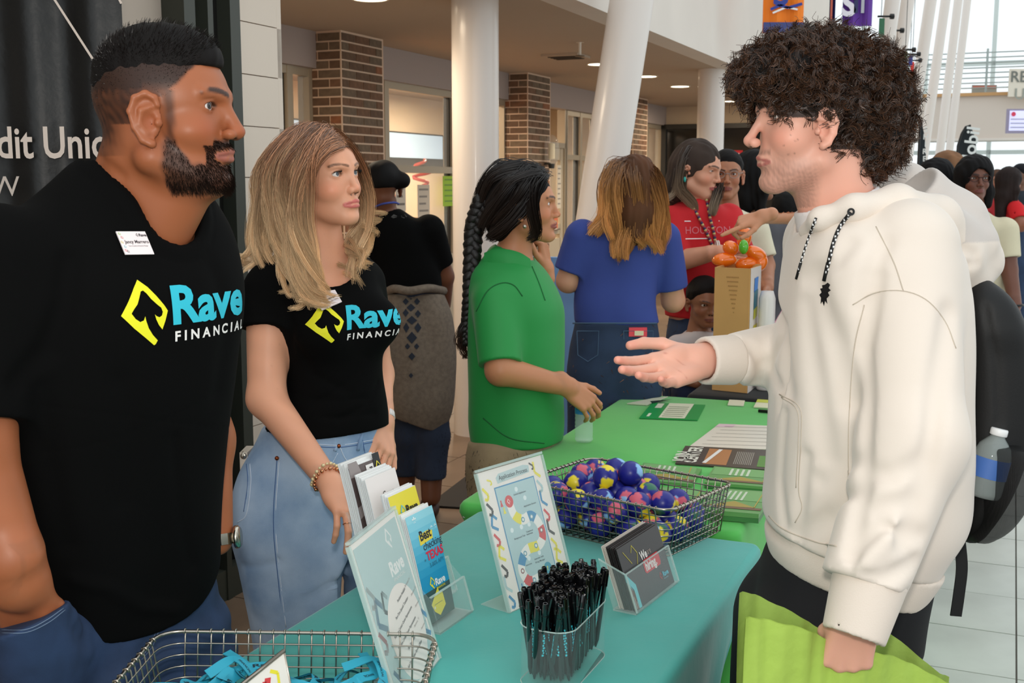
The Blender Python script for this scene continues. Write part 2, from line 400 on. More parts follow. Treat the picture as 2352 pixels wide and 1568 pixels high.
# ================================================ THE HALL
SOF = 2.72
M_grout = mat('grout', (108, 104, 96), .9)
M_tile = mat('pale stone tile', (196, 199, 190), .32, noise=(3, .16), bump=('stretch', 14, .15, .004))
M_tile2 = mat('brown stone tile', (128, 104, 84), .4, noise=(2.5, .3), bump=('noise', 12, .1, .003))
M_white = mat('white wall paint', (226, 216, 206), .75, noise=(2, .04))
M_block = mat('painted block', (222, 206, 190), .7, bump=('noise', 90, .15, .002))
M_blockg = mat('grey painted block', (120, 112, 104), .7, bump=('noise', 90, .15, .002))
M_soffit = mat('soffit warm light tint', (188, 168, 148), .9, noise=(.6, .06))  # white painted soffit; dim warm bounce light is put into its tan colour
M_header = mat('mauve header', (172, 158, 152), .85)
M_col = mat('white column paint', (226, 216, 208), .33, coat=.25)
M_alum = mat('beige aluminium', (178, 164, 142), .4, metal=.2)
M_glass = mat('window glass', (235, 240, 240), .04, trans=.0, alpha=.12, spec=.8)
M_dark = mat('dark frame', (44, 42, 38), .45)
M_dglass = mat('dark glass', (16, 15, 14), .12, spec=.7)
M_black = mat('black plastic', (18, 18, 18), .4)
mb = MB(); hbox(mb, -4, 40, -9, 9, -.08, -.008); struct('floor', mb.mesh('floor'), M_grout); FLOOR = bpy.data.objects['floor']
def tiles(a0, na, da, b0, nb, db, m, nm):
    g = .006; bm = MB(); bm.box((0, 0, -.01), (da - g, db - g, .02), M=HM); me = bm.mesh(nm); me.materials.append(m)
    for i in range(na):
        for j in range(nb):
            o = bpy.data.objects.new(nm, me); COL.objects.link(o); o.parent = FLOOR; c = H(a0 + (i + .5) * da, b0 + (j + .5) * db, RNG.uniform(-.0008, .0008)); o.location = tuple(c)
tiles(2.7, 25, .40, .094 - 1.2, 4, .6, M_tile, 'tile')
mb = MB(); hbox(mb, 12.7, 40, -1.106, 9, -.01, 0); hbox(mb, 2.7, 12.7, 1.294, 9, -.01, 0)
o = mb.build('far_paving', M_tile, FLOOR)
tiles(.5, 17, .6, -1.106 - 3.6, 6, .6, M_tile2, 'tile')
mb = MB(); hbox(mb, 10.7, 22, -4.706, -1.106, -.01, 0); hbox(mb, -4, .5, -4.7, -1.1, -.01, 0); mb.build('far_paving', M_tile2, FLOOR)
# soffit and the fascia of the floor above
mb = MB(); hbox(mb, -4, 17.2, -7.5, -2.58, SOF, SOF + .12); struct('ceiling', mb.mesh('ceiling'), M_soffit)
mb = MB(); hbox(mb, -4, 17.2, -2.75, -2.545, SOF - .004, SOF + 2.6); struct('wall_upper', mb.mesh('wall_upper'), M_white)
mb = MB(); hbox(mb, 17, 17.2, -7.5, -2.3, 0, SOF); struct('wall_end', mb.mesh('wall_end'), mat('warm end wall', (206, 184, 156), .8))
# dark glazed opening in the end wall
t = thing('dark_doorway', 'dark glazed doorway in the beige end wall under the soffit', 'doorway', H(16.95, -4, 0), kind='structure')
mb = MB(); hbox(mb, 16.93, 16.99, -4.85, -2.9, 0, 2.42); mb.build('pane', M_dglass, t)
mb = MB()
for b0, b1, z0, z1 in ((-4.9, -4.83, 0, 2.46), (-2.95, -2.88, 0, 2.46), (-4.9, -2.88, 2.39, 2.46), (-4.9, -2.88, .9, .95)): hbox(mb, 16.88, 16.98, b0, b1, z0, z1)
mb.build('frame', M_dark, t)
# painted block wall at the left with a dark door frame
t = thing('wall_left', None, None, H(1, -2.85, 0), kind='structure')
mb = MB(); hbox(mb, -4, 4.0, -2.97, -2.80, 0, SOF); mb.build('mortar', mat('block mortar', (186, 170, 156), .8), t)
bmA = MB(); bmA.box((0, 0, 0), (.394, .03, .196), M=HM); meA = bmA.mesh('block'); meA.materials.append(M_block)
bmB = MB(); bmB.box((0, 0, 0), (.394, .03, .196), M=HM); meB = bmB.mesh('block'); meB.materials.append(M_blockg)
for i in range(13):
    for j in range(4, 10):
        a = 4.03 - .2 - j * .4 - (i % 2) * .2 if j > 4 else None
        if a is None: continue
        o = bpy.data.objects.new('block', meB); COL.objects.link(o); o.parent = t; o.location = tuple(H(a, -2.795, .1 + .2 * i + .02) - wloc(t))
    if i % 2 == 0:
        o = bpy.data.objects.new('block', meA); COL.objects.link(o); o.parent = t; o.location = tuple(H(4.03 - .197, -2.795, .12 + .2 * i) - wloc(t))
    else:
        for q in range(1):
            o = bpy.data.objects.new('block', meA); COL.objects.link(o); o.parent = t; o.location = tuple(H(4.03 - .197, -2.7953, .12 + .2 * i) - wloc(t))
mb = MB(); hbox(mb, 4.0, 4.03, -4.9, -2.78, 0, SOF); mb.build('end_return', M_block, t)
t = thing('dark_door', 'tall dark metal door frame between grey and white block wall', 'door', H(3.3, -2.75, 0), kind='structure')
mb = MB()
for a0, a1 in ((3.33, 3.39), (3.46, 3.49), (3.59, 3.65)): hbox(mb, a0, a1, -2.80, -2.70, 0, SOF)
hbox(mb, 3.33, 3.65, -2.80, -2.705, 1.62, 1.69); hbox(mb, 3.33, 3.65, -2.80, -2.705, 0, .12); mb.build('frame', mat('grey green frame', (58, 60, 52), .45), t)
mb = MB(); hbox(mb, 3.35, 3.62, -2.79, -2.76, .1, SOF); mb.build('panel', mat('dark door panel', (24, 22, 20), .4), t)
# brick columns
M_mortar = mat('brick mortar', (228, 198, 172), .9)
BR = [mat('brick ' + s, c, .75, noise=(25, .25), bump=('noise', 160, .3, .002)) for s, c in (('umber', (112, 86, 66)), ('brown', (126, 92, 68)), ('rust', (150, 96, 64)), ('grey brown', (122, 102, 82)))]
bme = []
for m in BR:
    for L_ in (.189, .089):
        b_ = MB(); b_.box((0, 0, 0), (L_, .02, .055), M=HM); me = b_.mesh('brick'); me.materials.append(m); bme.append(me)
bmf = []
for m in BR:
    for L_ in (.189, .089):
        b_ = MB(); b_.box((0, 0, 0), (  .02, L_, .055), M=HM); me = b_.mesh('brick'); me.materials.append(m); bmf.append(me)
def brick_column(a0, a1, b0, b1, label, z0):
    t = thing('brick_column', label, 'column', H((a0 + a1) / 2, (b0 + b1) / 2, 0), group=None); L0 = wloc(t)
    mb = MB(); hbox(mb, a0 - .004, a1 + .004, b0, b1 + .004, 0, SOF); mb.build('mortar_core', M_mortar, t)
    n = int(SOF / .0677); rr = random.Random(int(a0 * 10))
    for i in range(n):
        z = (i + .5) * .0677 + .002
        if z < z0: continue
        def put(lst, k, a, b):
            q = rr.choice([0, 0, 1, 3, 3, 2 if rr.random() < .3 else 1]); o = bpy.data.objects.new('brick', lst[q * 2 + k]); COL.objects.link(o); o.parent = t; o.location = tuple(H(a, b, z) - L0)
        x = a0
        for L_ in ([.2, .2, .2] if i % 2 else [.1, .2, .2, .1]):
            if x + L_ > a1 + .02: break
            put(bme, 0 if L_ > .15 else 1, x + L_ / 2, b1); x += L_
        y = b1
        for L_ in ([.2, .1] if i % 2 else [.1, .2]): put(bmf, 0 if L_ > .15 else 1, a0, y - L_ / 2); y -= L_
brick_column(7.5, 8.12, -5.0, -4.65, 'nearest brick column, dark brown bricks with pale mortar, behind the blonde woman', 0)
brick_column(11.1, 11.72, -5.0, -4.65, 'middle brick column behind the woman in green, with a clear glass sconce', 0)
brick_column(14.7, 15.32, -5.0, -4.65, 'farthest brick column, half hidden by the slanted white column', 0)
# shop front wall: header, windows, doors
mb = MB(); hbox(mb, 4.03, 17, -4.98, -4.86, 2.45, SOF); struct('wall_header', mb.mesh('wall_header'), M_header)
mb = MB(); hbox(mb, 4.03, 17, -7.5, -7.4, 0, SOF); struct('wall_back', mb.mesh('wall_back'), mat('back room wall', (232, 212, 184), .8))
def shopwin(n, a0, a1, label, z0=.9, mull=(), rails=(1.715,)):
    t = thing('window_%d' % n, None, None, H(a0, -4.95, 0), kind='structure'); t['label'] = label
    mb = MB()
    for a in [a0, a1] + list(mull): hbox(mb, a - .035, a + .035, -5.0, -4.9, z0, 2.45)
    for z in [z0, 2.42] + list(rails): hbox(mb, a0 + .02, a1 - .02, -4.99, -4.905, z - .03, z + .03)
    mb.build('window_frame', M_alum, t)
    mb = MB()
    for a in mull: hbox(mb, a - .06, a - .036, -4.985, -4.93, z0, 2.45)
    if mull: mb.build('gasket', M_dark, t)
    es = [a0] + list(mull) + [a1]
    for x0, x1 in zip(es[:-1], es[1:]):
        for y0, y1 in zip([z0] + list(rails), list(rails) + [2.42]):
            mb = MB(); hbox(mb, x0 + .03, x1 - .03, -4.955, -4.95, y0, y1); mb.build('pane', M_glass, t)
    mb = MB(); hbox(mb, a0, a1, -5.0, -4.9, 0, z0); mb.build('window_sill', M_alum, t)
shopwin(1, 4.2, 7.48, 'tan framed window left of the nearest brick column', mull=(6.95, 7.2))
shopwin(2, 8.15, 11.1, 'tan framed shop window between the first two brick columns', mull=(8.62, 9.9))
shopwin(3, 12.9, 14.7, 'tan framed window beside the double doors', mull=(13.4, 14.0), rails=(1.9,))
shopwin(4, 15.35, 16.95, 'far tan window beyond the last brick column', mull=(16.2,))
# double doors
t = thing('door_1', None, None, H(11.75, -4.95, 0), kind='structure'); t['label'] = 'beige double doors with papered glass panes'
mb = MB(); hbox(mb, 11.75, 12.9, -5.0, -4.9, 2.0, 2.06); hbox(mb, 11.72, 11.78, -5, -4.9, 0, 2.45); hbox(mb, 12.84, 12.92, -5, -4.9, 0, 2.45); hbox(mb, 12.3, 12.36, -5, -4.9, 2.05, 2.45); hbox(mb, 12.27, 12.29, -5.0, -4.88, 2.05, 2.45, mi=0); mb.build('door_frame', M_alum, t)
for k, a in enumerate((11.78, 12.32)):
    mb = MB()
    for x0, x1, z0, z1 in ((a, a + .1, 0, 2.0), (a + .42, a + .52, 0, 2.0), (a + .08, a + .44, 0, .95), (a + .08, a + .44, 1.86, 2.0), (a + .08, a + .44, 1.0, 1.12)): hbox(mb, x0, x1, -4.97, -4.92, z0, z1)
    d = mb.build('door_leaf', mat('door paint', (196, 180, 154), .5), t)
    mb = MB(); hbox(mb, a + .1, a + .42, -4.955, -4.95, 1.1, 1.86); mb.build('pane', M_dglass if k == 0 else M_glass, t)
    mb = MB(); mb.tube([H(a + .1 + .3 * (1 - k), -4.90, 1.06), H(a + .2 + .2 * (1 - k), -4.88, 1.06), H(a + .36 + .1 * (1 - k), -4.9, 1.06)], .014, 6); mb.build('door_handle', mat('steel', (190, 185, 178), .3, metal=.9), t)
# papers on the doors and the windows
def sheet(nm, lab, cat, a0, a1, z0, z1, col, group=None, b=-4.885, lines=0, rules=(80, 80, 80)):
    o = thing(nm, lab, cat, H(a0, b, z0), group=group); mb = MB(); hbox(mb, a0, a1, b - .002, b, z0, z1, col=col); mb.build('sheet', mat('notice paper', attr=True, rough=.7), o)
    if lines:
        mb = MB(); n = lines
        for i in range(n):
            z = z1 - (i + .8) * (z1 - z0) / (n + .6); hbox(mb, a0 + .12 * (a1 - a0), a1 - (.12 + .3 * ((i * 7) % 3) / 3) * (a1 - a0), b + .001, b + .0015, z, z + .25 * (z1 - z0) / n, col=rules)
        mb.build('print', PRINT, o)
sheet('door_notice', 'long white notice on the left door leaf with a blue band', 'notice', 12.02, 12.2, 1.45, 1.84, (226, 216, 196), lines=9, rules=(150, 150, 140))
sheet('door_notice', 'white list taped low on the left door leaf', 'notice', 11.86, 12.02, 1.06, 1.4, (222, 212, 190), lines=7, rules=(150, 140, 130))
sheet('door_poster', 'narrow blue poster below the long notice on the left door leaf', 'poster', 12.06, 12.18, 1.06, 1.38, (86, 130, 205), lines=4, rules=(190, 205, 230))
sheet('door_notice', 'tall pale notice on the right door leaf', 'notice', 12.56, 12.68, 1.3, 1.8, (228, 216, 196), lines=8, rules=(160, 150, 140))
sheet('door_poster', 'orange poster low on the right door leaf', 'poster', 12.44, 12.58, 1.06, 1.3, (224, 120, 84), lines=2, rules=(200, 170, 120))
sheet('window_paper', 'lime green sheet taped to the shop window', 'paper', 9.62, 9.9, 1.38, 1.66, (158, 196, 62), lines=5, rules=(110, 150, 50))
sheet('window_paper', 'tall white sheet hanging on the shop window glass', 'paper', 9.12, 9.35, 1.1, 1.58, (214, 200, 182), lines=7, rules=(140, 130, 120))
sheet('window_paper', 'small white notice on the mullion of the shop window', 'paper', 8.72, 8.9, 1.35, 1.66, (216, 204, 188), lines=4, rules=(120, 110, 100))
# back room behind the windows: counter, menu screens
t = thing('shop_counter', 'wooden counter behind the shop window', 'counter', H(9.5, -6.2, 0))
mb = MB(); hbox(mb, 7.6, 11.2, -6.5, -5.9, 0, 1.02); mb.build('body', mat('dark red brown', (92, 52, 42), .5), t); mb = MB(); hbox(mb, 7.5, 11.3, -6.6, -5.8, 1.02, 1.22); mb.build('worktop', mat('orange wood', (196, 140, 84), .45, noise=(6, .2)), t)
def menus(nm, lab, a0, a1, z0, z1):
    t = thing(nm, lab, 'screen', H(a0, -7.3, z0), group=None); mb = MB(); hbox(mb, a0, a1, -7.38, -7.3, z0, z1); mb.build('frame', M_dark, t)
    mb = MB(); hbox(mb, a0 + .04, a1 - .04, -7.3, -7.29, z0 + .12, z1 - .02); mb.build('display', mat('pale display', (170, 190, 205), .2, emit=((170, 195, 215), .7)), t)
menus('menu_screen', 'wide pale menu screen behind the shop window', 9.6, 12.0, 1.75, 2.3); menus('menu_screen', 'pale screen in the back room right of the first one', 12.3, 14.4, 1.8, 2.25)
# red balloon figures seen through the window
for i, (a, z, l) in enumerate(((10.6, 1.35, 'red coiled ribbon decoration on the counter behind the window'), (11.3, 1.5, 'red looped ribbon decoration right of the first'))):
    t_ = np.linspace(0, 9, 30); mb = MB(); mb.tube(np.array([H(a + .12 * math.sin(q * 2.2), -6.0 + .05 * math.cos(q * 3), z + .05 * q - .1) for q in t_]), .018, 6)
    tag(mb.build('ribbon_decoration', mat('coral red', (214, 84, 70), .4), None, True), l, 'decoration')
# round columns
def pillar(nm, lab, p0, p1, r, cat='column'):
    mb = MB(); p0 = np.asarray(p0, float); p1 = np.asarray(p1, float); mb.tube(np.array([p0 + (p1 - p0) * q for q in np.linspace(0, 1, 6)]), r, 40); o = mb.build(nm, M_col, None, True); autosm(o, 50)
    return tag(o, lab, cat)
c = H(6.55, -3.12); c = at(1093, 500, 7.25); pillar('round_column', 'upright white round column behind the woman in green', (c[0], c[1], 0), (c[0], c[1], SOF), .146)
b0 = atz(1296, 1000, 0); b1 = at(1451, 0, 7.35); d = (b1 - b0) / b1[2]; b1 = b0 + d * 6.0
pillar('slanted_column', 'slanted white steel column behind the woman in blue', b0, b1, .137)
c = atz(1635, 160, SOF); pillar('round_column', 'upright white column farther back beside the woman in red', (c[0], c[1], 0), (c[0], c[1], SOF), .135)
# slender raking columns of the bright atrium
cols = [(2026, 420, 2085, 0, 15), (2074, 420, 2138, 0, 17), (2112, 420, 2172, 0, 19), (2150, 420, 2201, 0, 21.5), (2172, 420, 2222, 0, 24), (1998, 420, 2050, 0, 13.5)]
for i, (xb, yb, xt, yt, Y) in enumerate(cols):
    p, q = at(xb, yb, Y), at(xt, yt, Y); d = (q - p) / (q[2] - p[2]); r = .085 if i in (0, 1, 5) else .078
    pillar('raking_column', ['first', 'second', 'third', 'fourth', 'fifth and farthest', 'nearest, mostly hidden'][i] + ' slender white raking column of the atrium right of the curly haired man', p - d * p[2], p + d * (9 - p[2]), r)
# far wall with a gallery
t = thing('wall_far', None, None, H(32, 0, 0), kind='structure')
mb = MB(); hbox(mb, 32, 32.3, -8, 12, 2.72, 3.78); mb.build('gallery_front', mat('gallery front', (214, 200, 188), .8), t)
mb = MB(); hbox(mb, 31.9, 32.35, -8, 12, 3.78, 3.86); mb.build('gallery_edge', mat('wood trim', (196, 150, 100), .5), t)
mb = MB(); hbox(mb, 31.95, 33, -8, 12, 2.66, 2.72); mb.build('gallery_soffit', M_white, t)
mb = MB()
for i in range(8): mb.tube([H(32.0, -8, 3.98 + i * .125), H(32.0, 12, 3.98 + i * .125)], .016, 5)
for i in range(17): mb.tube([H(32.0, -8 + i * 1.2, 3.8), H(32.0, -8 + i * 1.2, 4.95)], .03, 5)
mb.build('railing', mat('rail steel', (160, 168, 165), .4, metal=.3), t)
mb = MB()
for i in range(12): hbox(mb, 36, 36.12, -8 + i * 1.8, -7.88 + i * 1.8, 0, 11)
for z in (2.4, 4.9, 7.0, 9.3): hbox(mb, 36, 36.1, -8, 12, z, z + .12)
mb.build('glazing_bar', mat('pale mullion', (205, 215, 212), .4), t)
mb = MB(); hbox(mb, 35.5, 35.9, 1.0, 12, 6.9, 7.05); hbox(mb, 35.0, 35.4, .8, 12, 7.35, 7.5); mb.build('louvre', mat('wood louvre', (226, 190, 130), .5), t)
mb = MB(); hbox(mb, 33, 33.1, 3.4, 12, 0, .95); mb.build('low_wall', M_white, t)
def farbox(nm, lab, cat, px0, px1, py0, py1, Y, th, m, kind=None):
    p, q = at(px0, py1, Y), at(px1, py0, Y); mb = MB(); mb.box((p + q) / 2 + np.array([0, th / 2, 0]), (q[0] - p[0], th, q[2] - p[2])); return p, q, mb
t = thing('gallery_sign', 'beige sign on the gallery railing with tall dark letters', 'sign', at(2330, 220, 29)); p, q, mb = farbox('', '', '', 2316, 2440, 158, 222, 29, .04, None); mb.build('panel', mat('sign beige', (226, 216, 200), .7), t)
P_ = Print(at(2320, 188, 28.98), (1, 0, 0), (0, 0, 1), (0, -1, 0), .001); P_.text('RES', 0, 0, .38, (110, 112, 105), .01); P_.text('UP', .12, -.42, .38, (150, 152, 142), .01); P_.build('lettering', PRINT, t)
t = thing('wall_screen', 'pale lilac screen mounted on the gallery front', 'screen', at(2330, 300, 26)); p, q, mb = farbox('', '', '', 2312, 2400, 250, 306, 26, .08, None); mb.build('case', mat('screen case', (150, 140, 165), .4), t)
p, q, mb = farbox('', '', '', 2317, 2396, 254, 300, 25.99, .005, None); mb.build('display', mat('lilac display', (205, 205, 235), .3, emit=((205, 205, 238), .55)), t)
P_ = Print(at(2322, 262, 25.96), (1, 0, 0), (0, 0, 1), (0, -1, 0), .001); P_.disc(.06, 0, .05, (220, 60, 90)); [P_.rect(0, -.12 - i * .09, .4, .02, (150, 150, 170)) for i in range(3)]; P_.build('print', PRINT, t)
t = thing('gallery_poster', 'small red and grey poster behind the gallery railing', 'poster', at(2260, 210, 30)); p, q, mb = farbox('', '', '', 2232, 2290, 195, 218, 30, .03, None); mb.build('panel', mat('grey poster', (170, 172, 165), .6), t); p, q, mb = farbox('', '', '', 2234, 2288, 197, 203, 29.99, .005, None); mb.build('print', mat('faded red', (205, 120, 100), .6), t)
# feather flags
M_flag = mat('black flag cloth', (34, 40, 44), .8)
def feather(lab, x0, x1, y0, y1, Y, txt, lean, ts):
    b = at(x0, y1, Y); t = thing('feather_flag', lab, 'flag', (b[0], b[1], 0)); w = at(x1, y1, Y)[0] - b[0]; h = at(x0, y0, Y)[2] - b[2]
    pts = [(0, -.9), (0, h * .55), (lean * .35, h * .82), (lean * .75, h * .97), (lean + w * .15, h), (w * .75 + lean * .62, h * .7), (w + lean * .25, h * .35), (w, 0), (w * .9, -.9)]
    V, F = tess([pts]); V = np.array([[b[0] + x, b[1] + .03 * math.sin(z * 3), b[2] + z] for x, z in V]); mb = MB(); mb.add(V, F); mb.add(V + np.array([0, .01, 0]), [f[::-1] for f in F]); mb.build('sail', M_flag, t)
    mb = MB(); mb.tube([(b[0] - .01, b[1], 0)] + [(b[0] + x - .01, b[1], b[2] + z) for x, z in pts[:5]], .012, 6); mb.build('pole', M_black, t)
    mb = MB(); mb.tube([(b[0] - .25, b[1], .01), (b[0] + .25, b[1], .01)], .012, 5); mb.tube([(b[0], b[1] - .25, .01), (b[0], b[1] + .25, .01)], .012, 5); mb.build('base', M_black, t)
    P_ = Print(b + np.array([0, -.045, 0]), (1, 0, 0), (0, 0, 1), (0, -1, 0), .001)
    if len(txt) > 5 or ts < 0:
        for i, ch in enumerate(txt): P_.text(ch, w * .5, h * .78 - i * h * .135, h * .14, (225, 225, 220), .02, align='c')
    else: P_.text(txt, w * .84, h * .02, ts, (225, 228, 225), .02, rot=math.pi / 2 - .12)
    P_.build('lettering', PRINT, t)
feather('black feather flag with large white sideways word, right of the atrium columns', 2199, 2236, 288, 392, 12.5, 'Mobil', .10, .20)
feather('narrow black feather flag with stacked white letters beside the hood', 2110, 2126, 276, 400, 12.0, 'SHIRES', .0, -1)
# hanging banners
def banner(lab, x0, x1, y1, Y, h, m, stripes, extra=None):
    p, q = at(x0, y1, Y), at(x1, y1, Y); t = thing('hanging_banner', lab, 'banner', (p[0], p[1], p[2])); w = q[0] - p[0]
    V, F, n = [], [], 12
    for j in range(2):
        for i in range(n + 1): V.append((p[0] + w * i / n, Y + .02 * math.sin(i * 1.1), p[2] + h * j))
    mb = MB(); mb.add(V, [(i, i + 1, n + 2 + i, n + 1 + i) for i in range(n)]); mb.add(np.array(V) + np.array([0, .006, 0]), [(i, n + 1 + i, n + 2 + i, i + 1) for i in range(n)]); mb.build('cloth', m, t)
    mb = MB(); mb.tube([(p[0] - .1, Y, p[2] + h), (q[0] + .1, Y, p[2] + h)], .015, 6); mb.build('rod', M_black, t)
    P_ = Print((p[0], Y - .03, p[2]), (1, 0, 0), (0, 0, 1), (0, -1, 0), .002); stripes(P_, w, h); P_.build('print', PRINT, t)
banner('orange hanging banner with a blue swoosh and blue foot, above the curly hair', 1751, 1845, 76, 10.5, 1.1, mat('orange banner', (245, 130, 30), .7), lambda P, w, h: (P.rect(0, 0, w, .09, (60, 70, 130)), P.line([(.06, .20), (.14, .235), (.22, .215), (.34, .25)], .025, (40, 60, 150)), P.line([(.08, .17), (.2, .22), (.30, .20)], .016, (240, 240, 240)), P.text('S', .08, .24, .3, (40, 60, 150), .03)))
banner('purple hanging banner with white script, above the curly hair', 1934, 2003, 60, 11.5, 1.1, mat('purple banner', (98, 52, 150), .7), lambda P, w, h: (P.text('S', -.02, .1, .3, (235, 230, 240), .04), P.rect(.1, .12, .04, .5, (40, 40, 90)), P.rect(.17, .12, .03, .5, (180, 180, 190))))
banner('narrow navy banner left of the purple one', 1904, 1918, 58, 11.4, 1.1, mat('navy banner', (44, 44, 110), .7), lambda P, w, h: P.rect(0, 0, .02, .5, (190, 90, 70)))
for i, (x0, x1, y0, y1, c, l) in enumerate(((2018, 2032, 42, 86, (60, 110, 80), 'small green pennant by the atrium columns'), (2034, 2056, 74, 110, (232, 70, 36), 'small orange red pennant by the atrium columns'), (2074, 2084, 118, 160, (100, 130, 90), 'far green pennant under the red one'), (2086, 2096, 128, 150, (60, 70, 150), 'far blue pennant over the last red one'), (2090, 2100, 142, 185, (210, 60, 50), 'farthest red pennant by the atrium columns'))):
    Y = 13 + i * .8; p, q = at(x0, y1, Y), at(x1, y0, Y); t = thing('pennant', l, 'flag', (p[0], p[1], p[2])); mb = MB(); mb.box((p + q) / 2, (q[0] - p[0], .012, q[2] - p[2])); mb.build('cloth', mat('pennant %d' % i, c, .7), t)
    mb = MB(); mb.tube([(p[0] - .02, Y, q[2] + .02), (q[0] + .06, Y, q[2] + .02)], .012, 6); mb.tube([(p[0] + .02, Y, q[2] + .02), (p[0] + .02, Y, 6.5)], .004, 5); mb.tube([(q[0] + .06, Y, q[2] + .02), (q[0] + .10, Y, q[2] + .02)], .03, 8); mb.build('rod', M_black, t)
# downlights in the soffit
M_lamp = mat('lamp disc', (255, 250, 235), .5, emit=((255, 238, 205), 9)); M_ring = mat('lamp ring', (235, 225, 210), .5)
dl = [(850, -4), (1376, 147), (1485, 175), (1562, 198), (1682, 232), (1494, 250), (1536, 257), (1725, 244)]
for i, (x, y) in enumerate(dl):
    c = atz(x, y, SOF); t = thing('downlight', 'round recessed downlight ' + ['nearest, above the blonde woman', 'just left of the slanted column', 'just right of the slanted column', 'third along, between the slanted and the upright column', 'right of the upright column', 'small, above the far brick column', 'small, right of the far brick column', 'small, by the brow of the curly haired man'][i], 'ceiling light', c, group='downlights in the soffit')
    k = .105 if i < 5 else .1
    mb = MB(); mb.lathe([(k, 0), (k, -.006), (k + .012, -.008), (k + .02, -.001)], 28, c); mb.build('ring', M_ring, t); mb = MB(); mb.lathe([(0, -.003), (k, -.003)], 28, c); mb.build('lens', M_lamp, t)
    l = bpy.data.lights.new('lamp', 'SPOT'); l.energy = 70; l.color = (1, .84, .62); l.spot_size = R(140); l.spot_blend = .8; l.shadow_soft_size = .1; o = bpy.data.objects.new('lamp', l); COL.objects.link(o); o.parent = t; o.location = (0, 0, -.03)
for (a, b) in ((2.0, -3.9), (5.5, -3.8), (9.3, -6.0), (13, -6), (15.5, -3.8)):  # added area lights without fixtures; the stronger ones brighten the back room
    l = bpy.data.lights.new('lamp', 'AREA'); l.energy = 110 if b < -5.5 else 30; l.color = (1, .82, .6); l.size = .6; o = bpy.data.objects.new('lamp', l); COL.objects.link(o); o.location = tuple(H(a, b, SOF - .05))
# sprinkler, vent, glass sconce
t = thing('sprinkler', 'small sprinkler head hanging from the soffit', 'sprinkler', atz(1332, 97, SOF)); c = wloc(t); mb = MB(); mb.lathe([(.0, -.10), (.012, -.10), (.012, 0), (.035, -.002), (0, 0)], 10, c); mb.build('stem', M_ring, t); mb = MB(); mb.lathe([(0, -.115), (.04, -.112), (.04, -.105), (0, -.1)], 12, c); mb.build('deflector', mat('brown brass', (110, 90, 70), .4, metal=.6), t)
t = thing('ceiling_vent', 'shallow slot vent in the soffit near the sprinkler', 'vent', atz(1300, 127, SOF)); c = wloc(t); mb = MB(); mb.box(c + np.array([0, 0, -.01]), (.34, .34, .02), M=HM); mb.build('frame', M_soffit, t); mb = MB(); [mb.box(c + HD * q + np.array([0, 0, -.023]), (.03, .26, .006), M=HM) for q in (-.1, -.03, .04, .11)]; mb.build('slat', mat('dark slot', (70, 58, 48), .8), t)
t = thing('glass_sconce', 'clear glass lantern sconce on the middle brick column', 'wall lamp', H(11.55, -4.6, 1.75)); c = H(11.55, -4.56, 1.95)
mb = MB(); mb.lathe([(.03, -.16), (.075, -.10), (.085, 0), (.07, .1), (.03, .15), (0, .16)], 20, c); mb.build('globe', M_glass, t, True); mb = MB(); mb.lathe([(0, -.2), (.03, -.2), (.035, -.15), (.0, -.15)], 12, c); mb.box(c + HN * -.06 + np.array([0, 0, -.15]), (.02, .1, .02), M=HM); mb.build('bracket', M_dark, t); mb = MB(); mb.lathe([(0, -.1), (.035, -.1), (.035, .06), (0, .07)], 12, c); mb.build('candle', mat('ivory', (240, 225, 190), .5), t)
# printed dark roll-up banner behind the man
M_ban = mat('black banner vinyl', (22, 21, 20), .42, bump=('noise', 3.5, .5, .03))
t = thing('rollup_banner', 'tall black roll-up banner with white lettering behind the man', 'banner', at(60, 500, 3.1)); BY = 3.1; xa, xb = at(-420, 300, BY)[0], at(289, 300, BY)[0]; n = 60
V = [(xa + (xb - xa) * i / n, BY + .012 * math.sin(i * .55) + .008 * math.sin(i * .23 + 1) + .012 * math.sin(i * .3) * (k / 12), .1 + 2.7 * k / 12) for k in range(13) for i in range(n + 1)]
F = [(k * (n + 1) + i, k * (n + 1) + i + 1, (k + 1) * (n + 1) + i + 1, (k + 1) * (n + 1) + i) for k in range(12) for i in range(n)]
mb = MB(); mb.add(V, F); mb.build('vinyl', M_ban, t, True)
mb = MB(); mb.box(((xa + xb) / 2, BY, .05), (xb - xa + .06, .16, .1)); mb.build('base', M_alum, t); mb = MB(); mb.box(((xa + xb) / 2, BY, 2.81), (xb - xa + .02, .03, .03)); mb.build('top_rail', M_alum, t)
o = at(0, 362, BY - .035); P_ = Print(o, (1, 0, 0), (0, 0, 1), (0, -1, 0), .001); sc_ = 3.1 / FPX
P_.text('Credit Union', -128 * sc_, 0, .116, (222, 204, 190), .016, sx=.78)
P_.text('WWW', -158 * sc_, -.10, .075, (205, 190, 178), .0)
P_.build('lettering', PRINT, t); P_ = Print(o, (1, 0, 0), (0, 0, 1), (0, -1, 0), .001)
for x0, y0, x1, y1 in ((112, -30, 219, 146), (262, -30, 288, 27)): P_.line([((x0) * sc_, (362 - y0) * sc_), ((x1) * sc_, (362 - y1) * sc_)], .006, (222, 204, 190))
P_.build('line_print', PRINT, t)
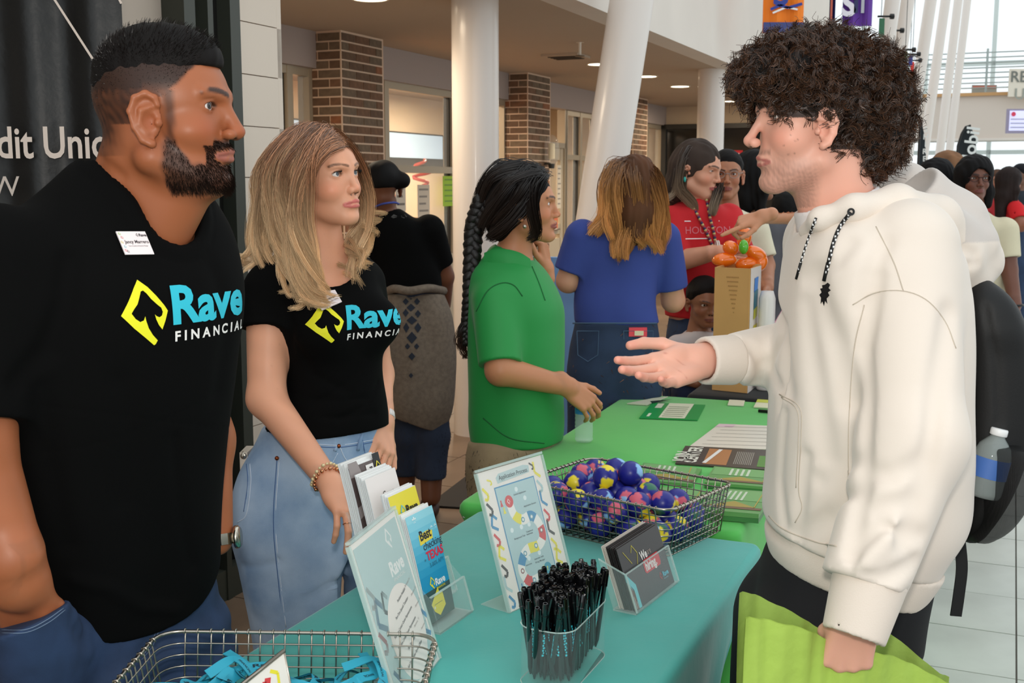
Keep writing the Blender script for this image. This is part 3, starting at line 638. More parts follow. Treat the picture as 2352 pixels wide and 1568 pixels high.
# paper notice by the door, behind the man's chin
t = thing('wall_notice', 'white notice with red print on the dark door, behind the bearded chin', 'notice', at(462, 480, 3.9)); p, q = at(424, 520, 3.75), at(490, 440, 3.9); mb = MB(); mb.quadbox([(p[0], p[1], p[2]), (q[0], q[1], p[2]), (q[0], q[1], q[2]), (p[0], p[1], q[2])], (0, .004, 0)); mb.build('sheet', mat('notice white', (205, 190, 170), .7), t)
P_ = Print((p[0] + .01, p[1] - .01, q[2] - .03), (q - p) * np.array([1, 1, 0]) / np.linalg.norm((q - p)[:2]), (0, 0, 1), None, .001); P_.text('LIMITED TO', 0, 0, .018, (190, 60, 50), .01); P_.text('posted here', 0, -.03, .014, (80, 70, 60)); P_.build('print', PRINT, t)
# mat on the floor and a leaning wooden leg
t = thing('floor_mat', 'black rubber mat on the floor behind the tables', 'mat', atz(1050, 1140, .0)); c = [atz(x, y, .0) for x, y in ((985, 1172), (1100, 1178), (1100, 1040), (1075, 1090))]; c = [atz(982, 1165, 0), atz(1100, 1172, 0), atz(1170, 1085, 0), atz(1083, 1088, 0)]; mb = MB(); mb.quadbox([p + np.array([0, 0, .006]) for p in c], (0, 0, .006)); mb.build('rubber', mat('rubber', (40, 34, 30), .7), t)
# small poster on the far glazing and a blue stand in the crowd
t = thing('wall_poster', 'red and orange poster on the dark doorway beside the far round column', 'poster', at(1685, 400, 14.4)); p, q, mb = farbox('', '', '', 1664, 1706, 345, 402, 14.4, .02, None); mb.build('sheet', mat('poster red', (212, 34, 34), .6), t)
P_ = Print((p[0], 14.385, p[2]), (1, 0, 0), (0, 0, 1), (0, -1, 0), .001); w_, h_ = q[0] - p[0], q[2] - p[2]; P_.rect(w_ * .1, 0, w_ * .85, h_ * .4, (226, 140, 30)); P_.poly([(w_ * .35, h_ * .75), (w_ * .8, h_ * .9), (w_ * .75, h_ * .6), (w_ * .5, h_ * .55)], (235, 225, 220)); P_.build('print', PRINT, t)
t = thing('blue_stand', 'light blue upright panel seen between the women in green and blue', 'stand', at(1273, 700, 5.9) * np.array([1, 1, 0])); c_ = at(1273, 650, 5.9); mb = MB(); mb.box((c_[0], 5.9, .62), (.045, .3, 1.2), M=HM); mb.build('panel', mat('light blue', (120, 160, 210), .6), t); mb = MB(); mb.box((c_[0], 5.9, .012), (.25, .35, .024), M=HM); mb.build('base', M_dark, t)
# ================================================ TABLES AND WHAT STANDS ON THEM
TZ = .76
M_teal = mat('teal stretch cloth', (70, 170, 160), .62, noise=(3, .10), bump=('noise', 5, .25, .02), sheen=.2)
M_green = mat('green table cloth', (84, 186, 82), .7, noise=(3, .06), bump=('noise', 4, .15, .02), sheen=.2)
M_blk = mat('black table cloth', (14, 14, 15), .8, sheen=.1)
M_ltop = mat('folding table plastic', (200, 196, 188), .5); M_steel = mat('chromed wire', (176, 168, 156), .28, metal=1.0)
M_acr = mat('clear acrylic', (232, 244, 242), .06, alpha=.075, spec=.5); M_acre = mat('acrylic edge', (206, 226, 220), .15, alpha=.45, spec=.6)
M_paper = mat('white card', (238, 230, 222), .5)
def table(yaw, a0, a1, b0, b1, cm, lab, cl, side, near_open=False):
    d = np.array([math.sin(yaw), math.cos(yaw), 0]); n = np.array([math.cos(yaw), -math.sin(yaw), 0]); Mx = np.stack([d, n, [0, 0, 1]], 1)
    def G(a, b, z=0): return a * d + b * n + np.array([0, 0, z])
    c = G((a0 + a1) / 2, (b0 + b1) / 2); t = thing('folding_table', lab, 'table', c)
    mb = MB(); mb.box(c + np.array([0, 0, TZ - .025]), (a1 - a0 - .02, b1 - b0 - .02, .035), M=Mx); mb.build('tabletop', M_ltop, t)
    for a in (a0 + .32, a1 - .62):
        for b in (b0 + .1, b1 - .1): mb = MB(); mb.tube([G(a, b, .0), G(a, b, TZ - .045)], .014, 8); mb.build('leg', M_steel, t)
    # cloth: top, rounded edge, hanging sides
    top, N = [], 26; K = thing('tablecloth', cl, 'tablecloth', c + np.array([0, 0, TZ]))
    pts = []; r = .03
    for (ca, cb, s0) in ((a1 - r, b1 - r, 0), (a0 + r, b1 - r, 1), (a0 + r, b0 + r, 2), (a1 - r, b0 + r, 3)):
        for i in range(5):
            th = (s0 * 90 + i * 22.5) * math.pi / 180; pts.append((ca + r * math.cos(th), cb + r * math.sin(th), math.cos(th), math.sin(th)))
    den = []
    for i in range(len(pts)):
        p, q = pts[i], pts[(i + 1) % len(pts)]; L_ = math.hypot(p[0] - q[0], p[1] - q[1]); m = max(1, int(L_ / .05))
        for k in range(m): u = k / m; den.append(tuple(p[j] * (1 - u) + q[j] * u for j in range(4)))
    n_ = len(den); V, F = [], []; lev = [(-.012, 0), (-.003, .003), (.004, .012), (.006, .03)] + [(None, z) for z in (.08, .16, .26, .38, .52, .66, .745)]
    for j, (o, z) in enumerate(lev):
        for i, (a, b, na, nb) in enumerate(den):
            if o is not None: A, B_ = a + na * o, b + nb * o
            else:
                ins = side(a, b, z, a0, a1, b0, b1); w = .010 * math.sin(i * .9 + z * 3) * min(z * 3, 1); A, B_ = a + na * (.006 + w), b + nb * (.006 + w)
                A += (-1 if a > (a0 + a1) / 2 else 1) * ins * min(1, abs(a - (a0 + a1) / 2) / ((a1 - a0) / 2)) ** 2
            V.append(G(A, B_, TZ + .001 - z))
    for j in range(len(lev) - 1):
        for i in range(n_): F.append((j * n_ + i, j * n_ + (i + 1) % n_, (j + 1) * n_ + (i + 1) % n_, (j + 1) * n_ + i)[::-1])
    F.append(tuple(range(n_))); mb = MB(); mb.add(V, F); o = mb.build('cloth', cm, K); autosm(o, 60); return K
def scal(a, b, z, a0, a1, b0, b1): return float(np.interp(z, [0, .03, .08, .16, .26, .38, .745], [0, .03, .20, .40, .47, .5, .5]))
def straight(a, b, z, a0, a1, b0, b1): return 0.0
table(R(23.5), .95, 2.62, -1.225, -.50, M_teal, 'folding table nearest the camera under the turquoise cloth', 'turquoise stretch tablecloth on the nearest table', scal)
table(R(21.0), 2.70, 4.40, -1.19, -.45, M_green, 'folding table under the bright green cloth', 'bright green tablecloth on the middle table', lambda *k: float(np.interp(k[2], [0, .1, .7], [0, .06, .15])))
table(R(22), 4.44, 4.80, -1.04, -.56, M_blk, 'folding table under the black cloth farther back', 'black tablecloth on the farther table', straight)
def frame3(x, y, yaw, lean, z=TZ):
    U = np.array([math.cos(yaw), math.sin(yaw), 0]); Nb = np.array([-math.sin(yaw), math.cos(yaw), 0]); V = np.array([0, 0, math.cos(lean)]) + Nb * math.sin(lean)
    return np.array([x, y, z]), U, V, Nb
def slab(mb, O, U, V, w, h, t, **k): return mb.quadbox([O, O + U * w, O + U * w + V * h, O + V * h], t, **k)
Y_, K_, C_, R_, B_, G_ = (236, 222, 60), (62, 52, 52), (70, 150, 190), (214, 66, 70), (60, 140, 185), (178, 204, 206)
def jmark(P, x, y, h, col, m=0, rot=0):
    """the loose half marks scattered over the sheets"""
    if m == 0: q = [(0, 0.75), (.38, .28), (.25, .0), (.02, .10)]
    elif m == 1: q = [(.55, .0), (.05, .3), (.28, .95), (.62, .62)]
    else: q = [(.05, 1), (0, .35), (.45, 0)]
    c, s = math.cos(rot), math.sin(rot); P.line([(x + h * (a * c - b * s), y + h * (a * s + b * c)) for a, b in q], h * .17, col)
def sign_holder(lab, x, y, yaw, lean, w, h, foot, flip=False):
    O, U, V, Nb = frame3(R_x := x, y, yaw, lean, TZ + .003); t = thing('sign_holder', lab, 'sign', (x, y, TZ)); Nn = -np.cross(U, V); Nn = Nn if Nn @ Nb < 0 else -Nn
    f_ = Nn
    mb = MB(); slab(mb, O - U * .004, U, V, w + .008, h + .006, f_ * .002); slab(mb, O - U * .004 - f_ * .0045, U, V, w + .008, h + .006, -f_ * .002); mb.build('acrylic_panel', M_acr, t)
    mb = MB(); e = O - f_ * .0065; slab(mb, e + V * (h + .002), U, V, w + .004, .005, f_ * .009); slab(mb, e - U * .0045, U, V, .003, h, f_ * .009); slab(mb, e + U * (w + .002), U, V, .003, h, f_ * .009); mb.build('acrylic_edge', M_acre, t)
    bk = Nb if foot > 0 else -Nb; bk = bk * abs(foot)
    mb = MB(); mb.quadbox([O - U * .004, O + U * (w + .004), O + U * (w + .004) + bk, O - U * .004 + bk], (0, 0, -.0025)); mb.build('foot', M_acre, t)
    mb = MB(); slab(mb, O - f_ * .001, U, V, w, h, -f_ * .0012); mb.build('paper', M_paper, t)
    return t, Print(O + f_ * -.0008, U, V, f_), w, h
# sheet with the board game
t, P, w, h = sign_holder('clear stand with the Application Process board game sheet, in the middle of the turquoise table', -.002, 2.159, R(50.5), R(18.1), .204, .279, .075)
P.rect(.038, .02, .128, .222, (60, 140, 185), 1); P.rect(.0405, .0225, .123, .217, G_, 2)
P.poly([(.052, .248), (.155, .252), (.158, .266), (.14, .270), (.06, .267), (.05, .26)], (186, 206, 206), 1); P.text('Application Process', .104, .254, .0125, (70, 80, 84), .012, 3, align='c', sx=.92)
path = spl(np.array([(.072, .205), (.078, .178), (.1, .163), (.128, .165), (.146, .145), (.148, .118), (.13, .103), (.095, .103), (.072, .09), (.06, .066), (.075, .042), (.105, .040), (.137, .052)]), 60)
tg_ = np.gradient(path, axis=0); tg_ /= np.linalg.norm(tg_, axis=1)[:, None]; nn_ = np.stack([-tg_[:, 1], tg_[:, 0]], 1) * .0105
for i in range(59):
    a_, b_ = path[i], path[i + 1]; k = int(i / 4.2); c = [(240, 236, 230), Y_, (240, 236, 230), B_, (240, 236, 230), R_][k % 6]
    P._put([a_ - nn_[i], b_ - nn_[i + 1], b_ + nn_[i + 1], a_ + nn_[i]], [(0, 1, 2, 3)], c, 3)
P.disc(.072, .207, .0125, R_, 4); P.mark(.066, .201, .012, (240, 230, 225), 0, 5); P.disc(.14, .052, .0125, (40, 150, 175), 4); P.text('?', .1365, .048, .012, Y_, .03, 5)
for i, (x, y) in enumerate(((.1, .163), (.128, .163), (.148, .13), (.12, .104), (.082, .097), (.062, .066), (.09, .04))): P.disc(x, y, .0055, (150, 90, 90) if i % 3 == 2 else (110, 160, 180), 4); P.disc(x, y, .003, (235, 235, 230), 5)
for x, y, s in ((.09, .215, 'Submit Application'), (.112, .186, 'Application Review'), (.06, .13, 'Background Test'), (.1, .135, 'Telephone'), (.1, .130, 'Interview'), (.075, .072, 'Interview'), (.105, .077, 'Interview with'), (.105, .070, 'Hiring Manager'), (.09, .034, 'Background'), (.09, .029, 'Check and offer')): P.text(s, x, y, .0052, (60, 75, 85), .012, 4)
for x, y in ((.102, .226), (.122, .204), (.115, .15), (.09, .15), (.125, .088), (.09, .085), (.06, .15)): P.disc(x, y, .005, (226, 236, 236), 3)
for x, y, c in ((.048, .205, R_), (.052, .19, Y_), (.05, .035, B_), (.058, .035, (236, 240, 240)), (.046, .026, K_)): P.poly([(x - .004, y - .004), (x + .004, y - .004), (x + .001, y + .006), (x - .001, y + .006)], c, 4); P.disc(x, y + .007, .002, c, 4)
cc = [Y_, K_, B_, R_, Y_, K_, G_, B_]
for i in range(8): jmark(P, .004 if i % 2 == 0 else .006, .222 - i * .031, .034, cc[i], [0, 0, 1, 0, 1, 0, 2, 0][i])
for i in range(8): jmark(P, .172, .236 - i * .031, .034, [Y_, G_, B_, R_, K_, Y_, Y_, B_][i], [2, 0, 2, 0, 2, 0, 1, 0][i])
jmark(P, .03, .248, .02, Y_, 0, .5); jmark(P, .165, .254, .022, K_, 0, .3)
P.build('print', PRINT, t)
# sheet with the open positions
t, P, w, h = sign_holder('clear stand listing Positions Available, nearest the near basket', -.179, 1.733, R(76), R(16.8), .209, .278, .08)
P.rect(.007, .007, .195, .262, (176, 198, 196), 1)
cx, cy = .142, .10; tt = np.linspace(0, 2 * math.pi, 40); P.poly([(.120 + .074 * math.cos(q) * (1 + .06 * math.sin(q)), .088 + .082 * math.sin(q)) for q in tt[:-1]], (238, 226, 218), 2)
P.mark(.135, .226, .038, (226, 226, 222), 0, 2); P.text('Rave', .118, .185, .034, (232, 230, 226), .035, 2, sx=.98); P.text('FINANCIAL', .123, .174, .0085, (222, 224, 220), .01, 3, sx=1.25)
for s, x, y in (('Positions Available', .115, .146), ('Part-Time Spanish Translator', .103, .127), ('Full-Time Contact Center Representative', .092, .106), ('Full-Time Contact Center Representative', .095, .086), ('Part-Time Teller', .1, .066), ('Full-Time Member Service Officer', .1, .046)): P.text(s, x + .018, y, .0074, (72, 62, 62), .012, 4, rot=.18, align='c', sx=.82)
for x, y in ((.17, .155), (.185, .134), (.188, .112), (.16, .086), (.185, .072)): P.text('- Beaumont, TX', x, y, .0062, (150, 135, 130), 0, 4, rot=.18, align='c', sx=.8)
jmark(P, .012, .165, .05, (232, 228, 224), 0); jmark(P, .014, .12, .06, (60, 140, 185), 1); jmark(P, .05, .135, .045, K_, 1); jmark(P, .008, .09, .05, R_, 0); jmark(P, .18, .05, .05, B_, 1); jmark(P, .02, .02, .05, B_, 0); jmark(P, .16, .01, .03, Y_, 0)
P.build('print', PRINT, t)
# tiered brochure holder with four kinds of leaflets
bx, by, byaw, blean = -.146, 2.06, R(64), R(17.0)
def leaflets(nm, lab, dN, dz, nsh, col, pr, h=.212, w=.1, dU=0):
    O, U, V, Nb = frame3(bx, by, byaw, blean, TZ + .012 + dz); O = O + Nb * dN + U * dU; t = thing(nm, lab, 'leaflets', O); Nn = np.cross(U, V)
    if Nn @ Nb > 0: Nn = -Nn
    for i in range(nsh):
        mb = MB(); n = 8; o = O + Nb * (.004 * i) + U * RNG.uniform(-.0015, .0015); hh = h + RNG.uniform(-.004, .002) + .001 * i
        P4 = []; 
        for k in range(n + 1):
            u = k / n; P4.append(o + V * hh * u + Nb * .012 * (1 - u) ** 2 * 1.0)
        Vv = []; [Vv.extend([q, q + U * w]) for q in P4]; Vv2 = [q + Nb * .0022 for q in Vv]; m = len(Vv)
        F = [(2 * k, 2 * k + 1, 2 * k + 3, 2 * k + 2) for k in range(n)]; mb.add(Vv, F, col if i == 0 else (238, 238, 236)); mb.add(Vv2, [f[::-1] for f in F], (225, 228, 228))
        mb.add([Vv[2 * n], Vv[2 * n + 1], Vv2[2 * n + 1], Vv2[2 * n]], [(0, 1, 2, 3)], (235, 235, 232)); mb.add(sum([[Vv[2 * k], Vv2[2 * k]] for k in range(n + 1)], []), [(2 * k, 2 * k + 1, 2 * k + 3, 2 * k + 2) for k in range(n)], (225, 228, 230)); mb.add(sum([[Vv[2 * k + 1], Vv2[2 * k + 1]] for k in range(n + 1)], []), [(2 * k, 2 * k + 1, 2 * k + 3, 2 * k + 2) for k in range(n)], (215, 218, 220))
        mb.build('leaflet', mat('leaflet paper', attr=True, rough=.35), t)
    class BP(Print):
        def _put(s, P2, F, col, layer):
            P2 = np.asarray(P2, float); u = P2[:, 1:2] / h; d = (layer if layer is not None else 1) * s.step
            s.mb.add(O + P2[:, :1] * U + P2[:, 1:2] * V + Nb * .012 * np.clip(1 - u, 0, 1) ** 2 + (d + .0004) * Nn, F, col); return s
    P = BP(O, U, V, Nn); P.step = .00025; pr(P); P.build('print', PRINT, t); return t
def pr_cyan(P):
    for i in range(14): P.rect(0, .212 - (i + 1) * .01514, .1, .01514, tuple(int(a + (b - a) * k) for (a, b), k in zip(zip((150, 214, 228), (24, 150, 196)), [min(1, i / 8)] * 3)) if i < 10 else (20 + 4 * i, 70 + 2 * i, 90), 1)
    P.text('Best', .030, .158, .026, (30, 34, 44), .03, 4, sx=.9); P.poly([(.026, .150), (.074, .153), (.078, .168), (.06, .172), (.028, .170)], (238, 214, 70), 3); P.text('checking', .034, .138, .021, (40, 44, 60), .004, 4, sx=.95); P.text('TEXAS', .038, .117, .023, (218, 44, 74), .04, 4, sx=.92); P.text('in', .028, .118, .008, (60, 80, 90), 0, 4); P.text('3.00% APY', .042, .102, .012, (40, 110, 140), 0, 4)
    P.mark(.028, .060, .026, Y_, 0, 4); P.text('Rave', .048, .064, .019, (235, 240, 240), .035, 4); P.text('FINANCIAL', .049, .056, .006, Y_, .01, 4, sx=1.1)
    P.text('*', .02, .185, .03, (235, 245, 245), .03, 4); P.text('* *', .074, .162, .02, (210, 235, 240), .03, 4)
    P.poly([(.02, .034), (.052, .060), (.055, .050), (.066, .046), (.07, .02), (.045, .006), (.028, .018)], (238, 222, 64), 4); P.rect(.030, .03, .03, .0012, (150, 150, 90), 5); P.disc(.03, .025, .003, (236, 228, 200), 5)
leaflets('savings_leaflets', 'bright turquoise leaflets headed Best checking in TEXAS, front of the rack', 0, 0, 5, (90, 190, 215), pr_cyan)
leaflets('start_leaflets', 'yellow leaflets with the firm mark, second tier of the rack', .036, .036, 5, (236, 220, 62), lambda P: (P.mark(.026, .163, .026, (110, 190, 200), 0, 3), P.text('Rave', .046, .168, .022, (34, 32, 30), .04, 3), P.text('FINANCIAL', .047, .16, .006, (120, 110, 40), 0, 3, sx=1.2), P.text('Start your', .03, .135, .018, (110, 104, 50), 0, 3), P.text('account', .03, .115, .018, (30, 60, 60), .04, 3)), w=.1)
leaflets('count_leaflets', 'white leaflets reading Count on SAVING, third tier of the rack', .088, .064, 6, (238, 230, 226), lambda P: (P.text('Count', .045, .165, .018, (60, 60, 60), 0, 3, sx=.85), P.text('on', .078, .163, .013, (200, 170, 160), 0, 3), P.text('SAVING', .05, .143, .021, (26, 24, 24), .05, 3, sx=.85), P.rect(.05, .138, .045, .008, Y_, 2), P.rect(.045, .1, .05, .035, (190, 210, 220), 2)), w=.108)
leaflets('card_leaflets', 'dark glossy leaflets picturing bank cards, rearmost tier of the rack', .128, .092, 6, (92, 78, 76), lambda P: (P.poly([(.0, .10), (.0, .21), (.03, .21), (.06, .12)], (150, 140, 138), 1), P.rect(.055, .12, .026, .075, (236, 232, 228), 3), P.rect(.068, .14, .012, .04, (70, 176, 205), 4), P.text('Rave', .066, .19, .014, (50, 46, 50), .03, 4, rot=-math.pi / 2), P.rect(.084, .12, .024, .092, (30, 28, 30), 3), P.mark(.088, .175, .022, Y_, 0, 4), P.text('Win', .087, .172, .012, (70, 190, 205), .03, 4, rot=-math.pi / 2)), w=.11, h=.205)
t = thing('brochure_rack', 'clear tiered acrylic leaflet rack on the turquoise table', 'rack', (bx, by, TZ))
for k, (dn, dz) in enumerate(((-.004, 0), (.032, .036), (.084, .064), (.124, .092))):
    O, U, V, Nb = frame3(bx, by, byaw, blean, TZ + .004 + dz); O = O + Nb * dn - U * .006; w_ = .13
    mb = MB(); slab(mb, O - Nb * .012, U, V, w_, .07 if k == 0 else .05, Nb * .002); slab(mb, O + Nb * .03, U, V, w_, .12, Nb * .002)
    mb.quadbox([O - Nb * .012, O - Nb * .012 + V * .06, O + Nb * .03 + V * .12, O + Nb * .03], U * .002); mb.quadbox([O - Nb * .012 + U * w_, O - Nb * .012 + V * .06 + U * w_, O + Nb * .03 + V * .12 + U * w_, O + Nb * .03 + U * w_], U * .002); mb.build('pocket', M_acr, t)
    mb = MB(); mb.quadbox([O - Nb * .012, O + U * w_ - Nb * .012, O + U * w_ + Nb * .032, O + Nb * .032], (0, 0, -.003)); slab(mb, O - Nb * .013 + V * .068, U, V, w_, .002, Nb * .004); slab(mb, O - Nb * .013 + U * w_, U, V, .003, .07, Nb * .004); mb.build('pocket_edge', M_acre, t)
    if k: mb = MB(); mb.box(O + U * w_ / 2 + Nb * .01 + np.array([0, 0, -dz / 2 - .004]), (.02, .03, dz), M=np.stack([U, Nb, [0, 0, 1]], 1)); mb.build('riser', M_acr, t)
# postcards reading We are hiring
O, U, V, Nb = frame3(.243, 2.146, R(59.5), R(19.4), TZ + .005); Nn = np.cross(U, V); Nn = Nn if Nn @ Nb < 0 else -Nn
t = thing('card_holder', 'clear acrylic holder for postcards beside the globe basket', 'holder', (O[0], O[1], TZ))
mb = MB(); slab(mb, O - Nb * .002, U, V, .212, .078, Nn * .002); slab(mb, O + Nb * .048, U, V, .212, .1, Nb * .002)
for s in (0, .212): mb.quadbox([O + U * s, O + U * s + V * .078, O + U * s + Nb * .05 + V * .1, O + U * s + Nb * .05], U * .002)
mb.build('pocket', M_acr, t); mb = MB(); mb.quadbox([O, O + U * .214, O + U * .214 + Nb * .05, O + Nb * .05], (0, 0, -.004)); slab(mb, O + V * .077, U, V, .214, .0025, Nn * .003); slab(mb, O, U, V, .003, .078, Nn * .003); slab(mb, O + U * .212, U, V, .003, .078, Nn * .003)
mb.quadbox([O + V * .077, O + V * .080, O + Nb * .05 + V * .103, O + Nb * .05 + V * .1], U * .003); mb.build('pocket_edge', M_acre, t)
for i in range(12):
    o = O + Nb * (.004 + .0032 * i) + U * (.004 + .006 * RNG.random() * (i > 0)) + V * .001; q = thing('postcard', 'dark postcard reading We are hiring, front of the stack in the clear holder' if i == 0 else 'postcard in the clear holder behind the front one', 'postcard', o, group=None if i == 0 else 'postcards in the clear holder')
    mb = MB(); hh = .126 + .002 * math.sin(i * 2.1); mb.quadbox([o, o + U * .2, o + U * .2 + V * hh, o + V * hh], Nb * .0012, col=(44, 38, 38) if i < 8 else (205, 195, 185)); mb.build('card', mat('leaflet paper', attr=True), q)
    if i == 0:
        P = Print(o, U, V, Nn, .00025); P.poly([(0, .0), (.022, 0), (.022, .03), (0, .075)], (86, 190, 200), 1); P.poly([(.0, .065), (.0, .080), (.035, .045), (.035, 0), (.022, 0), (.022, .038)], (110, 205, 212), 1); P.poly([(0, 0), (.022, 0), (.022, .032), (0, .06)], (104, 76, 62), 2)
        for k in range(9): P.rect(.001 + .0022 * k, .002, .0012, .045 - .004 * k, ((196, 150, 110), (70, 70, 80), (225, 215, 205))[k % 3], 3)
        P.line([(.052, .105), (.062, .118), (.078, .098), (.066, .078)], .0022, (190, 176, 60), 2); P.line([(.02, .115), (.045, .085)], .002, (190, 176, 60), 2)
        P.text('We', .085, .080, .024, (238, 232, 228), .035, 3, sx=.85); P.text('are', .118, .083, .018, (170, 150, 140), 0, 3, sx=.8); P.poly([(.088, .055), (.094, .050), (.162, .050), (.166, .056), (.166, .074), (.16, .078), (.094, .078), (.088, .073)], (216, 40, 52), 2); P.text('hiring.', .094, .055, .026, (240, 232, 228), .04, 3, sx=.85)
        P.mark(.142, .020, .017, (190, 60, 60), 0, 3); P.text('Rave', .158, .024, .014, (80, 190, 210), .035, 3); P.text('FINANCIAL', .158, .018, .004, (120, 190, 200), 0, 3, sx=1.1); P.build('print', PRINT, q)
# wire baskets
def basket(lab, O, yaw, w, l, hgt, nw, nl, rows, zb=TZ, cr=.035):
    """O is a rim corner; w along yaw, l at right angles"""
    U = np.array([math.cos(yaw), math.sin(yaw), 0]); N = np.array([-math.sin(yaw), math.cos(yaw), 0]); c = np.array([O[0], O[1], 0]) + U * w / 2 + N * l / 2
    t = thing('wire_basket', lab, 'basket', (c[0], c[1], zb))
    def ring(s, z, k=7):
        hw, hl = w / 2 - s, l / 2 - s; P = []
        for (x, y, a0) in ((hw - cr, hl - cr, 0), (-hw + cr, hl - cr, 90), (-hw + cr, -hl + cr, 180), (hw - cr, -hl + cr, 270)):
            for i in range(k): a = R(a0 + 90 * i / (k - 1)); P.append(c + U * (x + cr * math.cos(a)) + N * (y + cr * math.sin(a)) + np.array([0, 0, z]))
        return np.array(P)
    mb = MB(); mb.tube(ring(0, zb + hgt), .0032, 8, closed=True); mb.build('rim', M_steel, t, True)
    for i in range(rows):
        u = i / rows; mb = MB(); mb.tube(ring(.018 * (1 - u), zb + .003 + (hgt - .004) * u), .0015, 5, closed=True); mb.build('ring_wire', M_steel, t, True)
    def upright(x, y, nx, ny):
        top = c + U * x + N * y + np.array([0, 0, zb + hgt]); on = (U * nx + N * ny); bot = top - on * .018 - np.array([0, 0, hgt - .003])
        mb = MB(); mb.tube([top - on * .006 - np.array([0, 0, .002]), top - on * .003 + np.array([0, 0, .0045]), top + on * .003 + np.array([0, 0, .0035]), top + on * .004 - np.array([0, 0, .002]), top + on * .0 - np.array([0, 0, .008]), bot], .0015, 5); return mb
    meW = None
    for i in range(nw):
        x = -w / 2 + cr + (w - 2 * cr) * i / (nw - 1) + RNG.uniform(-.002, .002)
        upright(x, -l / 2, 0, -1).build('upright_wire', M_steel, t, True); upright(x, l / 2, 0, 1).build('upright_wire', M_steel, t, True)
        mb = MB(); mb.tube([c + U * x + N * (s * (l / 2 - .018)) + np.array([0, 0, zb + .003]) for s in (-1, 1)], .0015, 5); mb.build('floor_wire', M_steel, t)
    for i in range(nl):
        y = -l / 2 + cr + (l - 2 * cr) * i / (nl - 1) + RNG.uniform(-.002, .002)
        upright(-w / 2, y, -1, 0).build('upright_wire', M_steel, t, True); upright(w / 2, y, 1, 0).build('upright_wire', M_steel, t, True)
        mb = MB(); mb.tube([c + N * y + U * (s * (w / 2 - .018)) + np.array([0, 0, zb + .0045]) for s in (-1, 1)], .0015, 5); mb.build('floor_wire', M_steel, t)
    return t, c, U, N
t, c, U, N = basket('silver wire basket heaped with globe balls, at the far end of the turquoise table', (.349, 2.462), R(51.8), .31, .42, .118, 15, 20, 7)
# globe balls poured in
nb = 52; rr = np.random.default_rng(5); q = np.stack([rr.uniform(-.11, .11, nb), rr.uniform(-.16, .165, nb), rr.uniform(.04, .35, nb)], 1); q[::3, 1] = rr.uniform(.0, .165, len(q[::3])); rb = .0305
for it in range(900):
    q[:, 2] -= .0012 if it < 750 else .0003; q[:, 1] += .0002
    for _ in range(3):
        d = q[:, None] - q[None]; L_ = np.linalg.norm(d, axis=2) + np.eye(nb); ov = np.clip(2 * rb - L_, 0, None) * (1 - np.eye(nb)); q += (d / L_[..., None] * ov[..., None]).sum(1) * .35
        lx = .155 - .018 - rb + .012 * q[:, 2] / .118; ly = .21 - .018 - rb + .012 * q[:, 2] / .118
        q[:, 0] = np.where(q[:, 2] < .14, np.clip(q[:, 0], -lx, lx), q[:, 0] * .995); q[:, 1] = np.where(q[:, 2] < .14, np.clip(q[:, 1], -ly, ly), q[:, 1] * .995); q[:, 2] = np.maximum(q[:, 2], rb + .006)
M_ball = mat('painted foam ball', attr=True, rough=.33, spec=.5); bms = []
bm = bmesh.new(); bmesh.ops.create_icosphere(bm, subdivisions=4, radius=rb); m0 = bpy.data.meshes.new('ball'); bm.to_mesh(m0); bm.free(); Vb = np.array([v.co[:] for v in m0.vertices]); Fb = np.array([p.vertices[:] for p in m0.polygons])
cols_ = [lin((214, 96, 116)), lin((236, 214, 46)), lin((44, 110, 84)), lin((140, 190, 236))]
for s in range(6):
    nn = Vb / rb; Cb = np.tile(lin((34, 38, 134)), (len(Vb), 1)); nz = vnoise(nn.astype(f32) * 2.6, 2.0, s + 20) * .13 + vnoise(nn.astype(f32), 11, s) * .035
    cen = np.random.default_rng(s * 3 + 4).normal(size=(6, 3)); cen /= np.linalg.norm(cen, axis=1)[:, None]
    for k in range(6): Cb[(nn @ cen[k] + nz) > .87 + .03 * (k % 3)] = cols_[(k + s) % 4]
    me = mesh_new('ball', Vb, Fb, True, Cb); me.materials.append(M_ball); bms.append(me)
for i in range(nb):
    o = bpy.data.objects.new('globe_ball', bms[i % 6]); COL.objects.link(o); p = c + U * q[i, 0] + N * q[i, 1]; o.location = (p[0], p[1], TZ + q[i, 2]); o.rotation_euler = tuple(rr.uniform(0, 6.2, 3))
    tag(o, {int(np.argmax(q[:, 2])): 'navy foam globe ball at the very top of the heap in the far basket', int(np.argmin(q[:, 1])): 'navy foam globe ball in the near right corner of the far basket', int(np.argmax(q[:, 0])): 'navy foam globe ball against the right hand wires of the far basket', int(np.argmax(q[:, 1])): 'navy foam globe ball at the left end of the far basket'}.get(i, 'small navy foam globe ball heaped among others in the far basket'), 'ball', 'globe balls in the wire basket')
